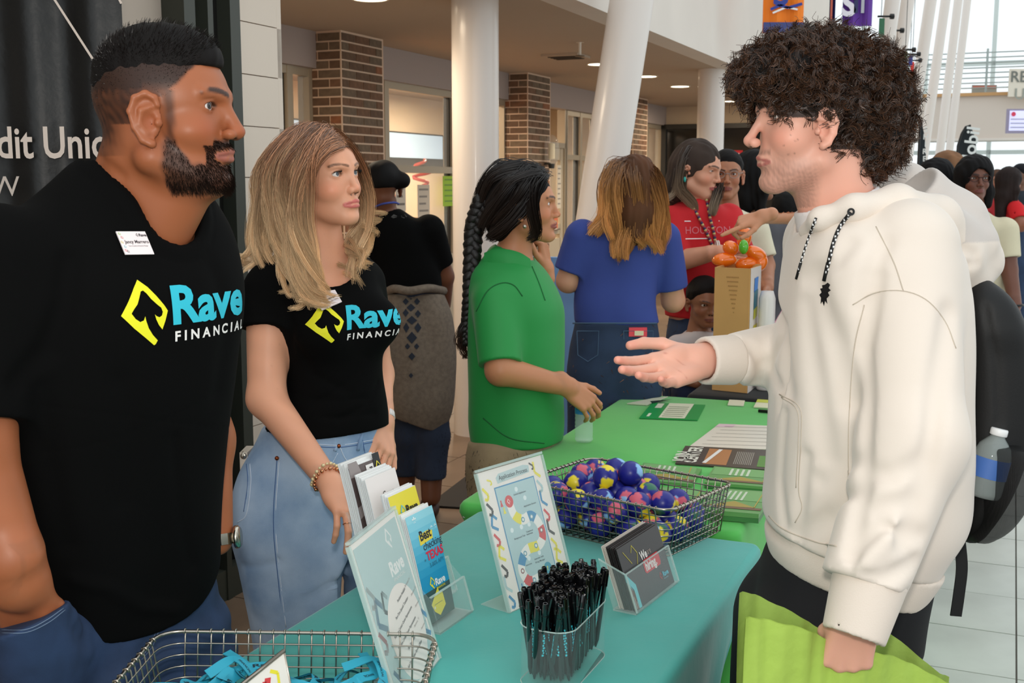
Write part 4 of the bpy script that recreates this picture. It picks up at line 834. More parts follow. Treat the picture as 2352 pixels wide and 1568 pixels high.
# near basket with lanyards
bo = atz(338, 1458, .87); t, c, U, N = basket('silver wire basket holding turquoise lanyards, at the near end of the turquoise table', (-.588, 1.46), R(-2), .455, .335, .112, 19, 14, 6, cr=.04)
M_lan = mat('turquoise ribbon', attr=True, rough=.55)
def ribbon(nm, lab, pts, w, up, group=None, seed=0, txt=True):
    P = spl(np.array(pts, float), 70); T = np.gradient(P, axis=0); T /= np.linalg.norm(T, axis=1)[:, None]; tt = np.linspace(0, 9, 70)[:, None]
    S = np.cross(T, np.array(up)) ; S /= np.linalg.norm(S, axis=1)[:, None]; Nn = np.cross(T, S); a = .5 * np.sin(tt + seed); S = S * np.cos(a) + Nn * np.sin(a)
    V = np.concatenate([P - S * w / 2, P + S * w / 2], 1).reshape(-1, 3); Nn = np.cross(T, S); V2 = V + np.repeat(Nn, 2, 0) * .0012
    F = [(2 * i, 2 * i + 1, 2 * i + 3, 2 * i + 2) for i in range(69)]; o = MB(); o.add(V, F, (44, 160, 186)); o.add(V2, [f[::-1] for f in F], (44, 160, 186))
    if txt:
        for side, off in ((-1, -.0004), (1, .0016)):
            for k, (s_, c_, b_) in enumerate((('Rave', (20, 44, 56), .03), ('FINANCIAL', (18, 50, 64), .02)) * 3):
                G, Fg = glyphs(s_, b_); G = G * (w * .62 if k % 2 == 0 else w * .36); G = G - np.array([0, (G[:, 1].max()) / 2]); x = G[:, 0] * side; st = 4 + k * 11.0; seg = np.linalg.norm(P[1] - P[0]) + 1e-6
                u = np.clip(st + x / seg * (1 if side > 0 else 1), 0, 68.9); i = u.astype(int); f_ = (u - i)[:, None]
                pos = P[i] * (1 - f_) + P[i + 1] * f_ + S[i] * G[:, 1:2] + Nn[i] * off; o.add(pos, Fg, c_)
    return tag(o.build(nm, M_lan, None, True), lab, 'lanyard', group)
rl = np.random.default_rng(3)
for i in range(9):
    cx, cy, cz = c + U * (-.15 + .034 * i) + N * (.02 * math.sin(i * 2)) + np.array([0, 0, 0]); z0 = TZ + .028 + .005 * (i % 3); pts = []
    for k in range(9):
        a = k * .85 + i; r_ = .05 + .02 * math.sin(k * 1.7 + i); pts.append((cx + r_ * math.cos(a), cy + .08 + r_ * .9 * math.sin(a), z0 + .018 * abs(math.sin(k * 1.3 + i)) + .004 * k))
    ribbon('lanyard', 'turquoise printed lanyard coiled in the near basket', pts, .017, (.2, .1, 1), 'lanyards in the near basket', i)
t = thing('tilted_sign', 'metal edged sign tilted in the near basket among the lanyards', 'sign', c + np.array([.03, -.1, TZ]))
a_, b_ = at(652, 1494, 1.60), at(548, 1578, 1.52); U2 = (b_ - a_); V2 = np.array([.05, -.12, -.16]); V2 = at(668, 1575, 1.60) - a_; V2 = V2 / np.linalg.norm(V2); U2n = U2 / np.linalg.norm(U2)
Nf = np.cross(U2n, V2); Nf /= np.linalg.norm(Nf); Nf = Nf if Nf[1] < 0 else -Nf
mb = MB(); mb.tube([a_, a_ + U2n * .2], .0032, 8); mb.tube([a_, a_ + V2 * .13], .0016, 6); mb.build('edge', M_steel, t, True); mb = MB(); mb.quadbox([a_ + V2 * .003, a_ + U2n * .2 + V2 * .003, a_ + U2n * .2 + V2 * .13, a_ + V2 * .13], -Nf * .002); mb.build('paper', M_paper, t)
P = Print(a_, U2n, V2, Nf, .0003); jmark(P, .02, .012, .03, Y_, 2); jmark(P, .035, .02, .05, R_, 0); jmark(P, .05, .03, .06, (170, 200, 205), 1); jmark(P, .07, .05, .05, B_, 2); jmark(P, .012, .05, .045, (170, 200, 205), 1); P.build('print', PRINT, t)
# pens in a clear box
pc = np.array([.0905, 1.905, 0]); pu = np.array([math.cos(R(66)), math.sin(R(66)), 0]); pn = np.array([math.sin(R(66)), -math.cos(R(66)), 0]); L1, L2 = .100, .050
t = thing('pen_box', 'clear rounded acrylic box full of black pens, front of the table', 'box', (pc[0], pc[1], TZ))
def rr_ring(z, s=0, k=8):
    P = []; cr = .034
    for (x, y, a0) in ((L1 - cr, L2 - cr, 0), (-L1 + cr, L2 - cr, 90), (-L1 + cr, -L2 + cr, 180), (L1 - cr, -L2 + cr, 270)):
        for i in range(k): a = R(a0 + 90 * i / (k - 1)); P.append(pc + pu * (x + (cr - s) * math.cos(a)) + pn * (y + (cr - s) * math.sin(a)) + np.array([0, 0, z]))
    return P
mb = MB(); r1, r2, r3 = rr_ring(TZ + .001), rr_ring(TZ + .104), rr_ring(TZ + .003); n = len(r1); mb.add(r1 + r2, [(i, (i + 1) % n, n + (i + 1) % n, n + i) for i in range(n)] + [tuple(range(n))[::-1]]); mb.build('wall', M_acr, t, False)
mb = MB(); mb.tube(np.array(r2), .0012, 5, closed=True); mb.tube(np.array(r1), .0012, 5, closed=True); mb.build('lip', M_acre, t)
M_pen = mat('glossy black pen', attr=True, rough=.12, spec=.7, coat=.5)
pm = []
for v in range(3):
    mb = MB(); mb.lathe([(.0014, .0), (.0035, .010), (.0043, .014), (.0043, .112), (.0047, .113), (.0047, .140), (.0040, .143), (.0030, .143), (.0028, .134), (0, .134)], 10, col=(10, 10, 12))
    mb.lathe([(.0049, .118), (.0052, .119), (.0052, .1195), (.0049, .1205)], 10, col=(14, 14, 15)); mb.box((.0056, 0, .126), (.0016, .003, .024), col=(8, 8, 9))
    for k in range(9):
        a = v * 2 + .25 * (k % 2); z = .045 + .0048 * k
        mb.box((.00455 * math.cos(a), .00455 * math.sin(a), z), (.0006, .0026 if k % 3 else .0034, .0032), M=np.array([[math.cos(a), -math.sin(a), 0], [math.sin(a), math.cos(a), 0], [0, 0, 1]]), col=(60, 190, 205))
    me = mb.mesh('pen'); me.materials.append(M_pen); me.shade_smooth()
    try: me.set_sharp_from_angle(angle=R(30))
    except Exception: pass
    pm.append(me)
rp = np.random.default_rng(2); k = 0
for i in range(17):
    for j in range(9):
        x = -L1 + .009 + i * .0108 + (j % 2) * .0054; y = -L2 + .008 + j * .0102
        if abs(x) > L1 - .008: continue
        if abs(x) > L1 - .034 and abs(y) > L2 - .034 and (abs(x) - (L1 - .034)) ** 2 + (abs(y) - (L2 - .034)) ** 2 > .026 ** 2: continue
        o = bpy.data.objects.new('pen', pm[k % 3]); COL.objects.link(o); k += 1; tl = rp.normal(0, .05, 2); p = pc + pu * (x * .93 - .002) + pn * y * .9; lift = .012 + .012 * rp.random() + (.012 if i > 8 else 0)
        o.location = (p[0], p[1], TZ + .002 + lift * .7); o.rotation_euler = (tl[0] - .17 * x / L1, tl[1] + .13 * x / L1, rp.uniform(0, 6.28)); tag(o, 'glossy black pen with turquoise print standing in the clear box', 'pen', 'black pens in the clear box')
# things on the green table
def flat(nm, lab, cat, quad, thick, col, pr=None, m=None):
    q = [atz(x, y, TZ + .003) for x, y in quad]; t = thing(nm, lab, cat, q[0]); mb = MB(); mb.quadbox(q, (0, 0, thick), col=col); mb.build('sheet', m or mat('leaflet paper', attr=True), t)
    if pr:
        U = q[1] - q[0]; V = q[3] - q[0]; w, h = np.linalg.norm(U), np.linalg.norm(V); P = Print(q[0] + np.array([0, 0, thick]), U / w, V / h, (0, 0, 1), .0006); pr(P, w, h); P.build('print', PRINT, t)
    return t
flat('flyer', 'green and white brochure lying open near the far end of the green table', 'flyer', [(1468, 961), (1602, 966), (1620, 931), (1498, 926)], .003, (30, 150, 70), lambda P, w, h: (P.rect(w * .32, h * .05, w * .45, h * .95, (222, 220, 190), 1), [P.rect(w * .36, h * (.14 + .12 * i), w * .36, h * .03, (150, 160, 130), 2) for i in range(6)], P.rect(w * .12, h * .65, w * .12, h * .3, (215, 215, 190), 1), P.rect(w * .1, h * .1, w * .05, h * .2, (220, 225, 200), 1)))
flat('flyer', 'white folded card with a dark flap at the far left corner of the green table', 'flyer', [(1440, 928), (1486, 931), (1534, 912), (1500, 916)], .004, (210, 210, 185), lambda P, w, h: P.poly([(w * .5, h * .5), (w * 1.0, h * .2), (w, h)], (30, 50, 40), 1))
flat('business_card', 'small white card lying alone on the green cloth', 'card', [(1671, 931), (1708, 933), (1711, 921), (1675, 919)], .003, (226, 222, 196))
flat('business_card', 'white and yellow card by the front of the hoodie on the green cloth', 'card', [(1731, 936), (1790, 940), (1790, 923), (1740, 919)], .004, (228, 224, 190), lambda P, w, h: P.rect(0, h * .6, w, h * .4, (200, 205, 70), 1))
mb = MB(); mb.tube([atz(1742, 943, TZ + .008), atz(1800, 948, TZ + .008)], .006, 8); tag(mb.build('marker_pen', M_black, None, True), 'black marker lying beside the white and yellow card', 'pen')
flat('sheet_of_paper', 'long white form with faint pink corner on the green table', 'paper', [(1582, 1027), (1800, 1034), (1800, 980), (1652, 974)], .002, (226, 216, 200), lambda P, w, h: ([P.rect(w * .1, h * (.12 + .15 * i), w * .85, h * .012, (190, 180, 170), 1) for i in range(6)], P.rect(w * .0, h * .85, w * .2, h * .14, (222, 190, 196), 1)))
flat('flyer', 'black flyer with an orange photo and white capitals on the green table', 'flyer', [(1551, 1066), (1790, 1083), (1795, 1037), (1574, 1026)], .004, (70, 62, 56), lambda P, w, h: (P.rect(w * .26, h * .06, w * .23, h * .86, (176, 116, 66), 1), P.line([(w * .27, h * .1), (w * .38, h * .9)], .012, (230, 226, 220), 2), P.text('JOIN', w * .10, h * .1, h * .26, (225, 220, 205), .03, 2, rot=math.pi / 2), P.text('CENTER', w * .19, h * .06, h * .24, (225, 220, 205), .03, 2, rot=math.pi / 2), [P.rect(w * (.55 + .018 * i), h * .15, w * .009, h * .7, (150, 142, 130), 1) for i in range(10)], P.rect(w * .78, h * .1, w * .18, h * .6, (90, 140, 60), 1)))
def booklets(lab, quad, thick, n):
    for k in range(n): t = flat('booklet', lab + (', top of its stack' if k == n - 1 and n > 1 else ', lower in the stack' if n > 1 else ''), 'booklet', [(x, y) for x, y in quad], thick, (104, 160, 92) if k == n - 1 else (70, 130, 70), (lambda P, w, h: (P.rect(w * .03, h * .5, w * .94, h * .45, (120, 172, 104), 1), P.rect(w * .0, h * .12, w, h * .09, (120, 92, 66), 2), P.poly([(w * .1, h * .2), (w * .5, h * .45), (w * .9, h * .22)], (170, 150, 70), 2), [P.rect(w * (.3 + .09 * i), h * .5, w * .04, h * .4, (205, 215, 190), 2) for i in range(4)], P.rect(w * .86, h * .2, w * .02, h * .75, (180, 160, 70), 2)))
                       if k == n - 1 else None); t.location.z += 0 + k * (thick + .0005)
booklets('pale green illustrated booklet behind the basket', [(1455, 1106), (1590, 1118), (1612, 1082), (1478, 1068)], .008, 1)
booklets('pale green illustrated booklet left of the hoodie hem', [(1618, 1120), (1768, 1132), (1790, 1096), (1640, 1083)], .008, 2)
booklets('pale green illustrated booklet at the near corner of the green table', [(1600, 1190), (1742, 1202), (1775, 1150), (1640, 1140)], .012, 2)
booklets('green booklet showing through the basket wires', [(1490, 1160), (1600, 1170), (1625, 1132), (1520, 1122)], .006, 1)
# water bottle under the hand
def bottle(nm, lab, base, r, h, labc, capc, fill=True):
    t = thing(nm, lab, 'bottle', base); c = np.asarray(base, float); k = r; prof = [(0, .001), (k * .8, .001), (k, .008)]
    for i in range(7): z = .012 + i * h * .07; prof += [(k, z), (k * .94, z + h * .03)]
    prof += [(k, h * .52), (k * .98, h * .7), (k * .85, h * .8), (k * .45, h * .92), (k * .42, h * .95)]
    mb = MB(); mb.lathe(prof, 28, c); mb.build('shell', mat('bottle plastic', (225, 238, 235), .05, alpha=.3, spec=1.0), t, True)
    mb = MB(); mb.lathe([(k * 1.01, h * .5), (k * 1.01, h * .72)], 28, c); mb.build('label', labc, t, True)
    mb = MB(); mb.lathe([(0, h * 1.0), (k * .46, h), (k * .48, h * .94), (k * .48, h * .93), (0, h * .93)], 20, c); mb.build('cap', capc, t, True); return t
BOT = atz(1341, 1016, TZ) * np.array([1, 1, 0]) + np.array([0, 0, TZ + .003])
bottle('water_bottle', 'clear water bottle on the green table under the hand', BOT, .030, .19, mat('blue label', (60, 130, 205), .35), mat('white cap', (235, 235, 235), .4))
# farther black table: carton, balloon flower, pink paper, white bottle
t = thing('cardboard_box', 'tall tan cardboard carton with printed white side on the black table', 'box', at(1690, 830, 4.62) * np.array([1, 1, 0]) + np.array([0, 0, TZ]))
A, B2, C2 = at(1640, 700, 4.60), at(1722, 700, 4.52), at(1745, 700, 4.70)
for i_, p_ in enumerate((A, B2, C2)): p_[2] = TZ + .003
D = A + C2 - B2; top = at(1700, 616, 4.58)[2] - TZ; up = np.array([0, 0, top]); M_card = mat('tan cardboard', (216, 162, 100), .8, noise=(5, .1))
mb = MB()
for p_, q_ in ((A, B2), (B2, C2), (C2, D), (D, A)):
    nrm = np.cross(q_ - p_, (0, 0, 1)); nrm /= np.linalg.norm(nrm); mb.quadbox([p_, q_, q_ + up, p_ + up], -nrm * .006)
mb.build('carton', M_card, t); mb = MB(); nn = np.cross(C2 - B2, (0, 0, 1)); nn /= np.linalg.norm(nn); mb.quadbox([B2 + nn * .001, C2 + nn * .001, C2 + up + nn * .001, B2 + up + nn * .001], nn * .001); mb.build('white_side', mat('carton white', (226, 214, 206), .6), t)
mb = MB(); f0 = (D + up, C2 + up); mb.quadbox([D + up, C2 + up, C2 + up * 1.03 + (D - A) * .3, D + up * 1.03 + (D - A) * .3], (0, 0, .004)); mb.build('flap', M_card, t)
P = Print(B2 + nn * .003, (C2 - B2) / np.linalg.norm(C2 - B2), (0, 0, 1), nn, .001); W_ = np.linalg.norm(C2 - B2)
for z, hh, c_ in ((.08, .09, (70, 130, 200)), (.19, .08, (226, 205, 60)), (.29, .05, (196, 190, 60)), (.33, .08, (60, 120, 140)), (.40, .06, (60, 130, 210))): P.poly([(W_ * .3, z), (W_ * .65, z + .01), (W_ * .7, z + hh), (W_ * .34, z + hh * .95)], c_)
P.build('side_print', PRINT, t)
un = (B2 - A) / np.linalg.norm(B2 - A); fn = np.cross(un, (0, 0, 1)); P = Print(A + fn * .002, un, (0, 0, 1), fn, .001); P.text('S N S', .075, top * .36, .022, (90, 62, 40), .01, rot=-math.pi / 2)
for i in range(9): P.text('xxxxxxxxxx'[: 9 - i], .05 + .004 * i, top * (.92 - .035 * i), .012, (150, 108, 62), 0)
P.mb = P.mb; P.build('face_print', PRINT, t)
t = thing('balloon_flower', 'orange balloon flower with a green centre above the carton', 'balloon', at(1700, 610, 4.74)); bc = at(1702, 583, 4.74); M_bal = mat('orange balloon', (255, 122, 24), .12, coat=.8, sss=0)
def blob(c, r, M=None):
    mb = MB(); th = np.linspace(0, math.pi, 13); mb.lathe(np.stack([np.sin(th) * 1, -np.cos(th) * 1], 1), 18); V = np.vstack(mb.V) * np.asarray(r); V = V if M is None else V @ np.asarray(M).T; m2 = MB(); m2.add(V + np.asarray(c), mb.F); return m2
for (dx, dy, a, rx) in ((-.055, -.02, .1, .052), (.01, .055, 1.35, .045), (.05, .0, -.5, .05), (.02, -.035, .2, .048), (-.035, .02, -.6, .035), (.065, -.03, 1.2, .038)):
    ca, sa = math.cos(a), math.sin(a); blob(bc + np.array([dx * 1.25, 0, dy * 1.2]), (rx, .034, .03), np.array([[ca, 0, -sa], [0, 1, 0], [sa, 0, ca]])).build('petal', M_bal, t, True)
blob(at(1708, 567, 4.68), (.02, .02, .03)).build('centre', mat('green balloon', (96, 190, 50), .15, coat=.6), t, True)
p = at(1790, 720, 4.66); t = thing('pink_paper', 'pink paper standing on the black table behind the box', 'paper', (p[0], p[1], TZ)); q = [at(1770, 756, 4.66), at(1830, 758, 4.66), at(1830, 640, 4.66), at(1810, 690, 4.66)]
mb = MB(); mb.quadbox(q, (0, .006, 0)); mb.build('sheet', mat('pink card', (240, 180, 198), .6), t); mb = MB(); mb.box((q[0][0] + .05, 4.70, (TZ + q[0][2]) / 2 + .004), (.10, .06, q[0][2] - TZ)); mb.build('stand', M_black, t)
p = at(1760, 760, 4.60); t = thing('drinks_tumbler', 'tall white tumbler right of the carton', 'tumbler', (p[0], p[1], TZ)); mb = MB(); hh = at(1757, 668, 4.60)[2] - TZ; mb.lathe([(0, .003), (.030, .003), (.033, .01), (.033, hh - .03), (.024, hh), (0, hh)], 24, (p[0], p[1], TZ)); mb.build('body', mat('white enamel', (222, 214, 208), .3), t, True)
# ================================================ PEOPLE: shared anatomy
def skin(name, **k): return mat(name, attr=True, rough=k.get('rough', .45), spec=.45, sss=.12, bump=('noise', 260, .08, .001))
M_skin = skin('skin'); M_eye = mat('eye', attr=True, rough=.06, spec=.6, coat=.5)
M_hair = mat('hair', attr=True, rough=.38, spec=.5); M_hairm = mat('hair mass', attr=True, rough=.7, spec=.2)
M_tee = mat('black jersey', (6, 6, 6), .9, bump=('noise', 700, .12, .001), spec=.12)
HD0 = dict(w=1., jaw=.046, nose=.118, nw=1., lip=1., brow=1., fat=0., chin=1., open=1., eye=1., ear=1., jz=0., ex=0.)
def head_sdf(p, k):
    """head in its own frame: x forward, y left, z up, origin between the ear canals, metres"""
    k = {**HD0, **k}; p = p.copy(); ys = p[:, 1]; p[:, 1] = np.sqrt((ys / k['w']) ** 2 + 1e-7); ft = k['fat']; jz = k['jz']
    d = ell(p, (-.006, 0, .046), (.094, .075, .086))
    d = smin(d, ell(p, (.034, 0, .036), (.061, .060, .062)), .02)
    d = smin(d, ell(p, (.036, 0, -.022), (.055, .050 + ft, .058)), .02)
    d = smin(d, ell(p, (.050, .036, -.010), (.032, .025 + ft, .025)), .018)
    d = smin(d, cone(p, (.002, k['jaw'] + ft, -.045 - jz), (.068, .013 + ft, -.078 - jz), .019 + ft, .017 + ft), .022)
    d = smin(d, ell(p, (.078, 0, -.077 - jz), (.020 * k['chin'], .021, .018)), .014)
    d = smin(d, ell(p, (.030, 0, -.058 - ft - jz), (.052, .042 + ft, .028 + ft)), .02)
    d = smin(d, ell(p, (.071, 0, -.040), (.0265, .027, .027)), .012)
    e = k['eye']
    d = smax(d, -ell(p, (.100, .034, .026), (.024, .020, .0145)), .013)
    d = smin(d, cone(p, (.0925, .010, .041), (.076, .047, .045), .0075 * k['brow'], .0055 * k['brow']), .012)
    d = smin(d, ell(p, (.0715, .032, .026), (.0140, .0150, .0132)), .005)
    o = ell(p, (.085, .0325 , .0255), (.016, .0135 * e, .0048 * k['open'] * e)); d = smax(d, -o, .0016)
    nx = k['nose']; w = k['nw']
    d = smin(d, cone(p, (.0895, 0, .031), (nx - .0105, 0, -.008), .0072 * w, .0088 * w), .010)
    d = smin(d, ell(p, (nx - .010, 0, -.0100), (.0100, .0090 * w, .0086)), .006)
    d = smin(d, ell(p, (nx - .0175, .0125 * w, -.0135), (.0105, .0068 * w, .0078)), .005)
    d = smax(d, -ell(p, (nx - .014, .0068 * w, -.0215), (.006, .0036 * w, .0042)), .002)
    L_ = k['lip']
    d = smin(d, chain(p, [(.1000, 0, -.0372), (.0955, .011, -.0387), (.0870, .0235, -.0440)], [.0055 * L_, .0050 * L_, .002], .004), .007)
    d = smin(d, chain(p, [(.0975, 0, -.0493), (.0938, .011, -.0488), (.0865, .0220, -.0453)], [.0068 * L_, .0058 * L_, .002], .004), .005)
    m = polyd(p, [(.109, 0, -.0428), (.1005, .012, -.0428), (.0885, .0260, -.0447)]); d = d + .0030 * np.exp(-(m / .0020) ** 2)
    m = polyd(p, [(.101, 0, -.0610), (.094, .014, -.0600)]); d = d + .0028 * np.exp(-(m / .0065) ** 2)
    m = polyd(p, [(.1, .018, -.014), (.092, .029, -.030), (.085, .031, -.042)]); d = d + .0011 * np.exp(-(m / .0035) ** 2)
    m = polyd(p, [(.087, .018, .0355), (.0865, .033, .0375), (.078, .047, .0325)]); d = d + .0010 * np.exp(-(m / .0016) ** 2)
    # ear
    a = k['ear']
    if a:
        q = p.copy(); q[:, 0] = p[:, 0] - k['ex']; q[:, 1] = p[:, 1] - (.0775 - (q[:, 0] + .005) * .36)
        E_ = ell(q, (-.012, 0, .006), (.0175 * a, .0042, .030 * a)); hx = [(.004, 0, .022), (.0, 0, .032), (-.010, 0, .037), (-.022, 0, .031), (-.028, 0, .014), (-.024, 0, -.006), (-.014, 0, -.022), (-.005, 0, -.027)]
        E_ = smin(E_, chain(q, [(x * a, .0035, z * a) for x, _, z in hx], [.0035, .0042, .0045, .0046, .0044, .004, .0055, .006], .003), .004)
        E_ = smin(E_, chain(q, [(-.004 * a, .0035, .020 * a), (-.015 * a, .0045, .015 * a), (-.018 * a, .004, -.002), (-.010 * a, .0035, -.014 * a)], [.003, .0038, .0036, .003], .003), .004)
        E_ = smax(E_, -ell(q, (-.006 * a, .006, .002), (.0085, .0075, .0115)), .003); E_ = smin(E_, ell(q, (.004, .003, .0), (.005, .0045, .006)), .003)
        d = smin(d, E_, .0045)
    return d
class Head:
    def __init__(s, T, yaw, pitch=0, roll=0, sc=1.0, gaze=(0, 0), col=(200, 150, 120), lips=(190, 100, 90), brow=(30, 22, 18), iris=(60, 40, 28), **k):
        s.T = np.asarray(T, f32); s.M = rotm(yaw, pitch, roll); s.s = sc; s.k = k; s.gaze = gaze; s.col = lin(col); s.lips = lin(lips); s.brow = lin(brow); s.iris = lin(iris); s.extra = []
    def loc(s, P): p = ((P - s.T) @ s.M / s.s).astype(f32); x = p[:, 0]; p[:, 0] = np.where(x > 0, x / s.k.get('fx', 1), x); return p
    def w(s, q): q = np.array(q, float); x = q[..., 0]; q[..., 0] = np.where(x > 0, x * s.k.get('fx', 1), x); return q @ s.M.T.astype(float) * s.s + s.T
    def f(s, P): return head_sdf(s.loc(P), s.k) * s.s
    def box(s, h=.0025, lo=(-.125, -.1, -.13), hi=(.14, .1, .16)):
        c = np.array([[x, y, z] for x in (lo[0], hi[0]) for y in (lo[1], hi[1]) for z in (lo[2], hi[2])]); c = s.w(c); return c.min(0), c.max(0), h
    def colours(s, P):
        p = s.loc(P); y = np.abs(p[:, 1]); C = np.tile(s.col, (len(P), 1)); n = vnoise(p, 60, 3)[:, None]; C = C * (1 + .05 * n)
        def put(mask, c, a=1.0):
            nonlocal C
            m = np.clip(mask, 0, 1)[:, None] * a; C = C * (1 - m) + np.asarray(c) * m
        hd = (p[:, 2] > -.13) & (np.abs(p[:, 0]) < .15)
        put(hd * np.exp(-((p[:, 0] - .07) / .03) ** 2 - ((y - .045) / .02) ** 2 - ((p[:, 2] + .008) / .02) ** 2), s.col * np.array([1.12, .78, .72]), .55)
        put(hd * np.exp(-((p[:, 0] - .115) / .012) ** 2 - (y / .016) ** 2 - ((p[:, 2] + .01) / .012) ** 2), s.col * np.array([1.1, .80, .75]), .5)
        put(hd * np.exp(-((y - .08) / .01) ** 2 - ((p[:, 0] + .012) / .03) ** 2 - (p[:, 2] / .035) ** 2), s.col * np.array([1.1, .75, .7]), .45)
        up = polyd(np.stack([p[:, 0], y, p[:, 2]], 1), [(.1035, 0, -.0372), (.0965, .011, -.0392), (.0875, .0245, -.0444)]); lo = polyd(np.stack([p[:, 0], y, p[:, 2]], 1), [(.101, 0, -.049), (.0955, .011, -.049), (.0872, .023, -.0457)])
        L_ = s.k.get('lip', 1); put(np.clip((.0064 * L_ - np.minimum(up, lo)) / .0012, 0, 1), s.lips)
        mo = polyd(np.stack([p[:, 0], y, p[:, 2]], 1), [(.109, 0, -.0428), (.1005, .012, -.0428), (.0885, .0260, -.0447)]); put(np.exp(-(mo / .0013) ** 2), s.lips * .25, .8)
        e = s.k.get('eye', 1); q = np.stack([p[:, 0], y, p[:, 2]], 1).astype(f32); o = ell(q, (.085, .0325, .0255), (.016, .0135 * e, .0048 * s.k.get('open', 1) * e)); fr = p[:, 0] > .062
        put(fr * np.exp(-(np.clip(o, 0, None) / .0012) ** 2) * np.where(p[:, 2] > .0255, 1, .45), s.brow * .6, .85)
        bd = polyd(q, [(.099, .012, .0425), (.094, .028, .0475), (.084, .042, .0475), (.075, .052, .0435)]); bw = .0048 * s.k.get('browt', 1); put(np.clip((bw - bd) / .002, 0, 1) * (p[:, 0] > .05), s.brow, .9)
        nx = s.k.get('nose', .118); put(np.clip(1 - ell(q, (nx - .014, .0068, -.0215), (.006, .0038, .0045)) / .0012, 0, 1) * (np.abs(p[:, 2] + .0215) < .01), s.col * .12, .9)
        for g in s.extra: C = g(p, C)
        return C
    def eyes(s, parent, r=.0122):
        for sg, nm in ((1, 'eye'), (-1, 'eye')):
            th = np.linspace(0, math.pi, 25); mb = MB(); mb.lathe(np.stack([np.sin(th), np.cos(th)], 1), 28); V = np.vstack(mb.V); g = np.array([math.cos(s.gaze[0]) * math.cos(s.gaze[1]), math.sin(s.gaze[0]) * math.cos(s.gaze[1]), math.sin(s.gaze[1])])
            a = np.cross([0, 1, 0], g); a /= np.linalg.norm(a); b = np.cross(g, a); an = np.arccos(np.clip(V[:, 2], -1, 1)); L_ = V[:, :1] * a + V[:, 1:2] * b + V[:, 2:] * g
            C = np.tile(lin((225, 214, 208)), (len(V), 1)); C[an < .50] = s.iris; C[(an > .42) & (an < .52)] = s.iris * .35; C[an < .2] = .002
            o = link(nm, mesh_new('eye', s.w(L_ * r + np.array([.0705, .032 * sg * s.k.get('w', 1), .026])), mb.F, True, C), M_eye, parent)
def near(P, base, hd, k=.018, m=.17):
    """blend a head into a body field, evaluating it only near the head"""
    d = base(P).copy(); i = np.linalg.norm(P - hd.T, axis=1) < m * hd.s
    if i.any(): d[i] = smin(hd.f(P[i]), d[i], k)
    return d
def nearh(P, d, hs, k=.012):
    for h_ in hs:
        c = h_.w((.07, 0, 0)); i = np.linalg.norm(P - c, axis=1) < .16 * h_.s
        if i.any(): d[i] = smin(h_.f(P[i]), d[i], k)
    return d
def seam(nm, f, px, r, m, parent, n=40, off=0.0, Y0=.6):
    Q = onto(f, px, Y0); P = spl(Q, n); mb = MB()
    D = np.array([ray_of(p) for p in P]); mb.tube(march(f, P - D * .05, D, off, 30, .15), r, 5); return mb.build(nm, m, parent, True)
def ray_of(p): d = np.asarray(p) - np.array([0, 0, CAMH]); return d / np.linalg.norm(d)
# ---- hands
FL = [(.042, .025, .021), (.046, .029, .022), (.042, .027, .022), (.033, .020, .019)]; FB = [(.090, .029), (.095, .0095), (.090, -.010), (.081, -.028)]; FR = [.0092, .0094, .0088, .0078]
class Hand:
    """x to the fingertips, y to the thumb side, z out of the back of the hand"""
    def __init__(s, T, M, sc=1.0, curl=((.2, .3, .2),) * 4, spread=(.12, .03, -.05, -.14), thumb=((.75, .62, -.25), (.9, .4, -.2), (.97, .2, -.1)), wr=.026):
        s.T = np.asarray(T, f32); M = np.asarray(M, float); s.M = M.astype(f32); s.s = sc; s.ch = []; s.wr = wr
        for i in range(4):
            p = np.array([FB[i][0], FB[i][1], .0]); pts = [p]; a = 0; sp = spread[i]
            for L_, c in zip(FL[i], curl[i]):
                a += c; p = p + L_ * np.array([math.cos(a) * math.cos(sp), math.sin(sp) * math.cos(a), -math.sin(a)]); pts.append(p)
            r = FR[i]; s.ch.append((pts, [r, r * .95, r * .88, r * .76]))
        p = np.array([.020, .022, -.004]); pts = [p]
        for L_, v in zip((.042, .033, .027), thumb): v = np.array(v, float); v /= np.linalg.norm(v); p = p + L_ * v; pts.append(p)
        s.th = (pts, [.0145, .0112, .0102, .0082])
    def loc(s, P): return ((P - s.T) @ s.M / s.s).astype(f32)
    def w(s, q): return np.asarray(q, float) @ s.M.T.astype(float) * s.s + s.T
    def f(s, P):
        p = s.loc(P); d = None
        for i in range(4):
            e = cone(p, (.006, FB[i][1] * .62, -.001), (FB[i][0], FB[i][1], 0), .0150, .0108); d = e if d is None else smin(d, e, .012)
        d = smin(d, ell(p, (.040, .020, -.010), (.032, .016, .012)), .01); d = smin(d, ell(p, (.040, -.024, -.006), (.036, .013, .012)), .01)
        for pts, r in s.ch:
            e = chain(p, pts, r, .002)
            for j in (1, 2): e = e - .0006 * np.exp(-(((p - pts[j].astype(f32)) ** 2).sum(1) / .008 ** 2))
            d = smin(d, e, .0035)
        d = smin(d, chain(p, *s.th, .004), .008); d = smin(d, cone(p, (-.035, 0, 0), (.01, 0, 0), s.wr, .022), .015)
        return d * s.s
    def box(s, h=.0025):
        pts = [q for ch in s.ch for q in ch[0]] + s.th[0] + [np.array([-.02, 0, 0])]; q = s.w(np.array(pts)); return q.min(0) - .035 * s.s, q.max(0) + .035 * s.s, h
def axes(x, z):
    """hand axes from the finger direction and the back-of-hand direction; side=+1 gives y to the left of x seen from z"""
    x = np.asarray(x, float); x /= np.linalg.norm(x); z = np.asarray(z, float); z = z - x * (x @ z); z /= np.linalg.norm(z); return np.stack([x, np.cross(z, x), z], 1)
def mirror(M): M = np.array(M, float); M[:, 1] *= -1; return M
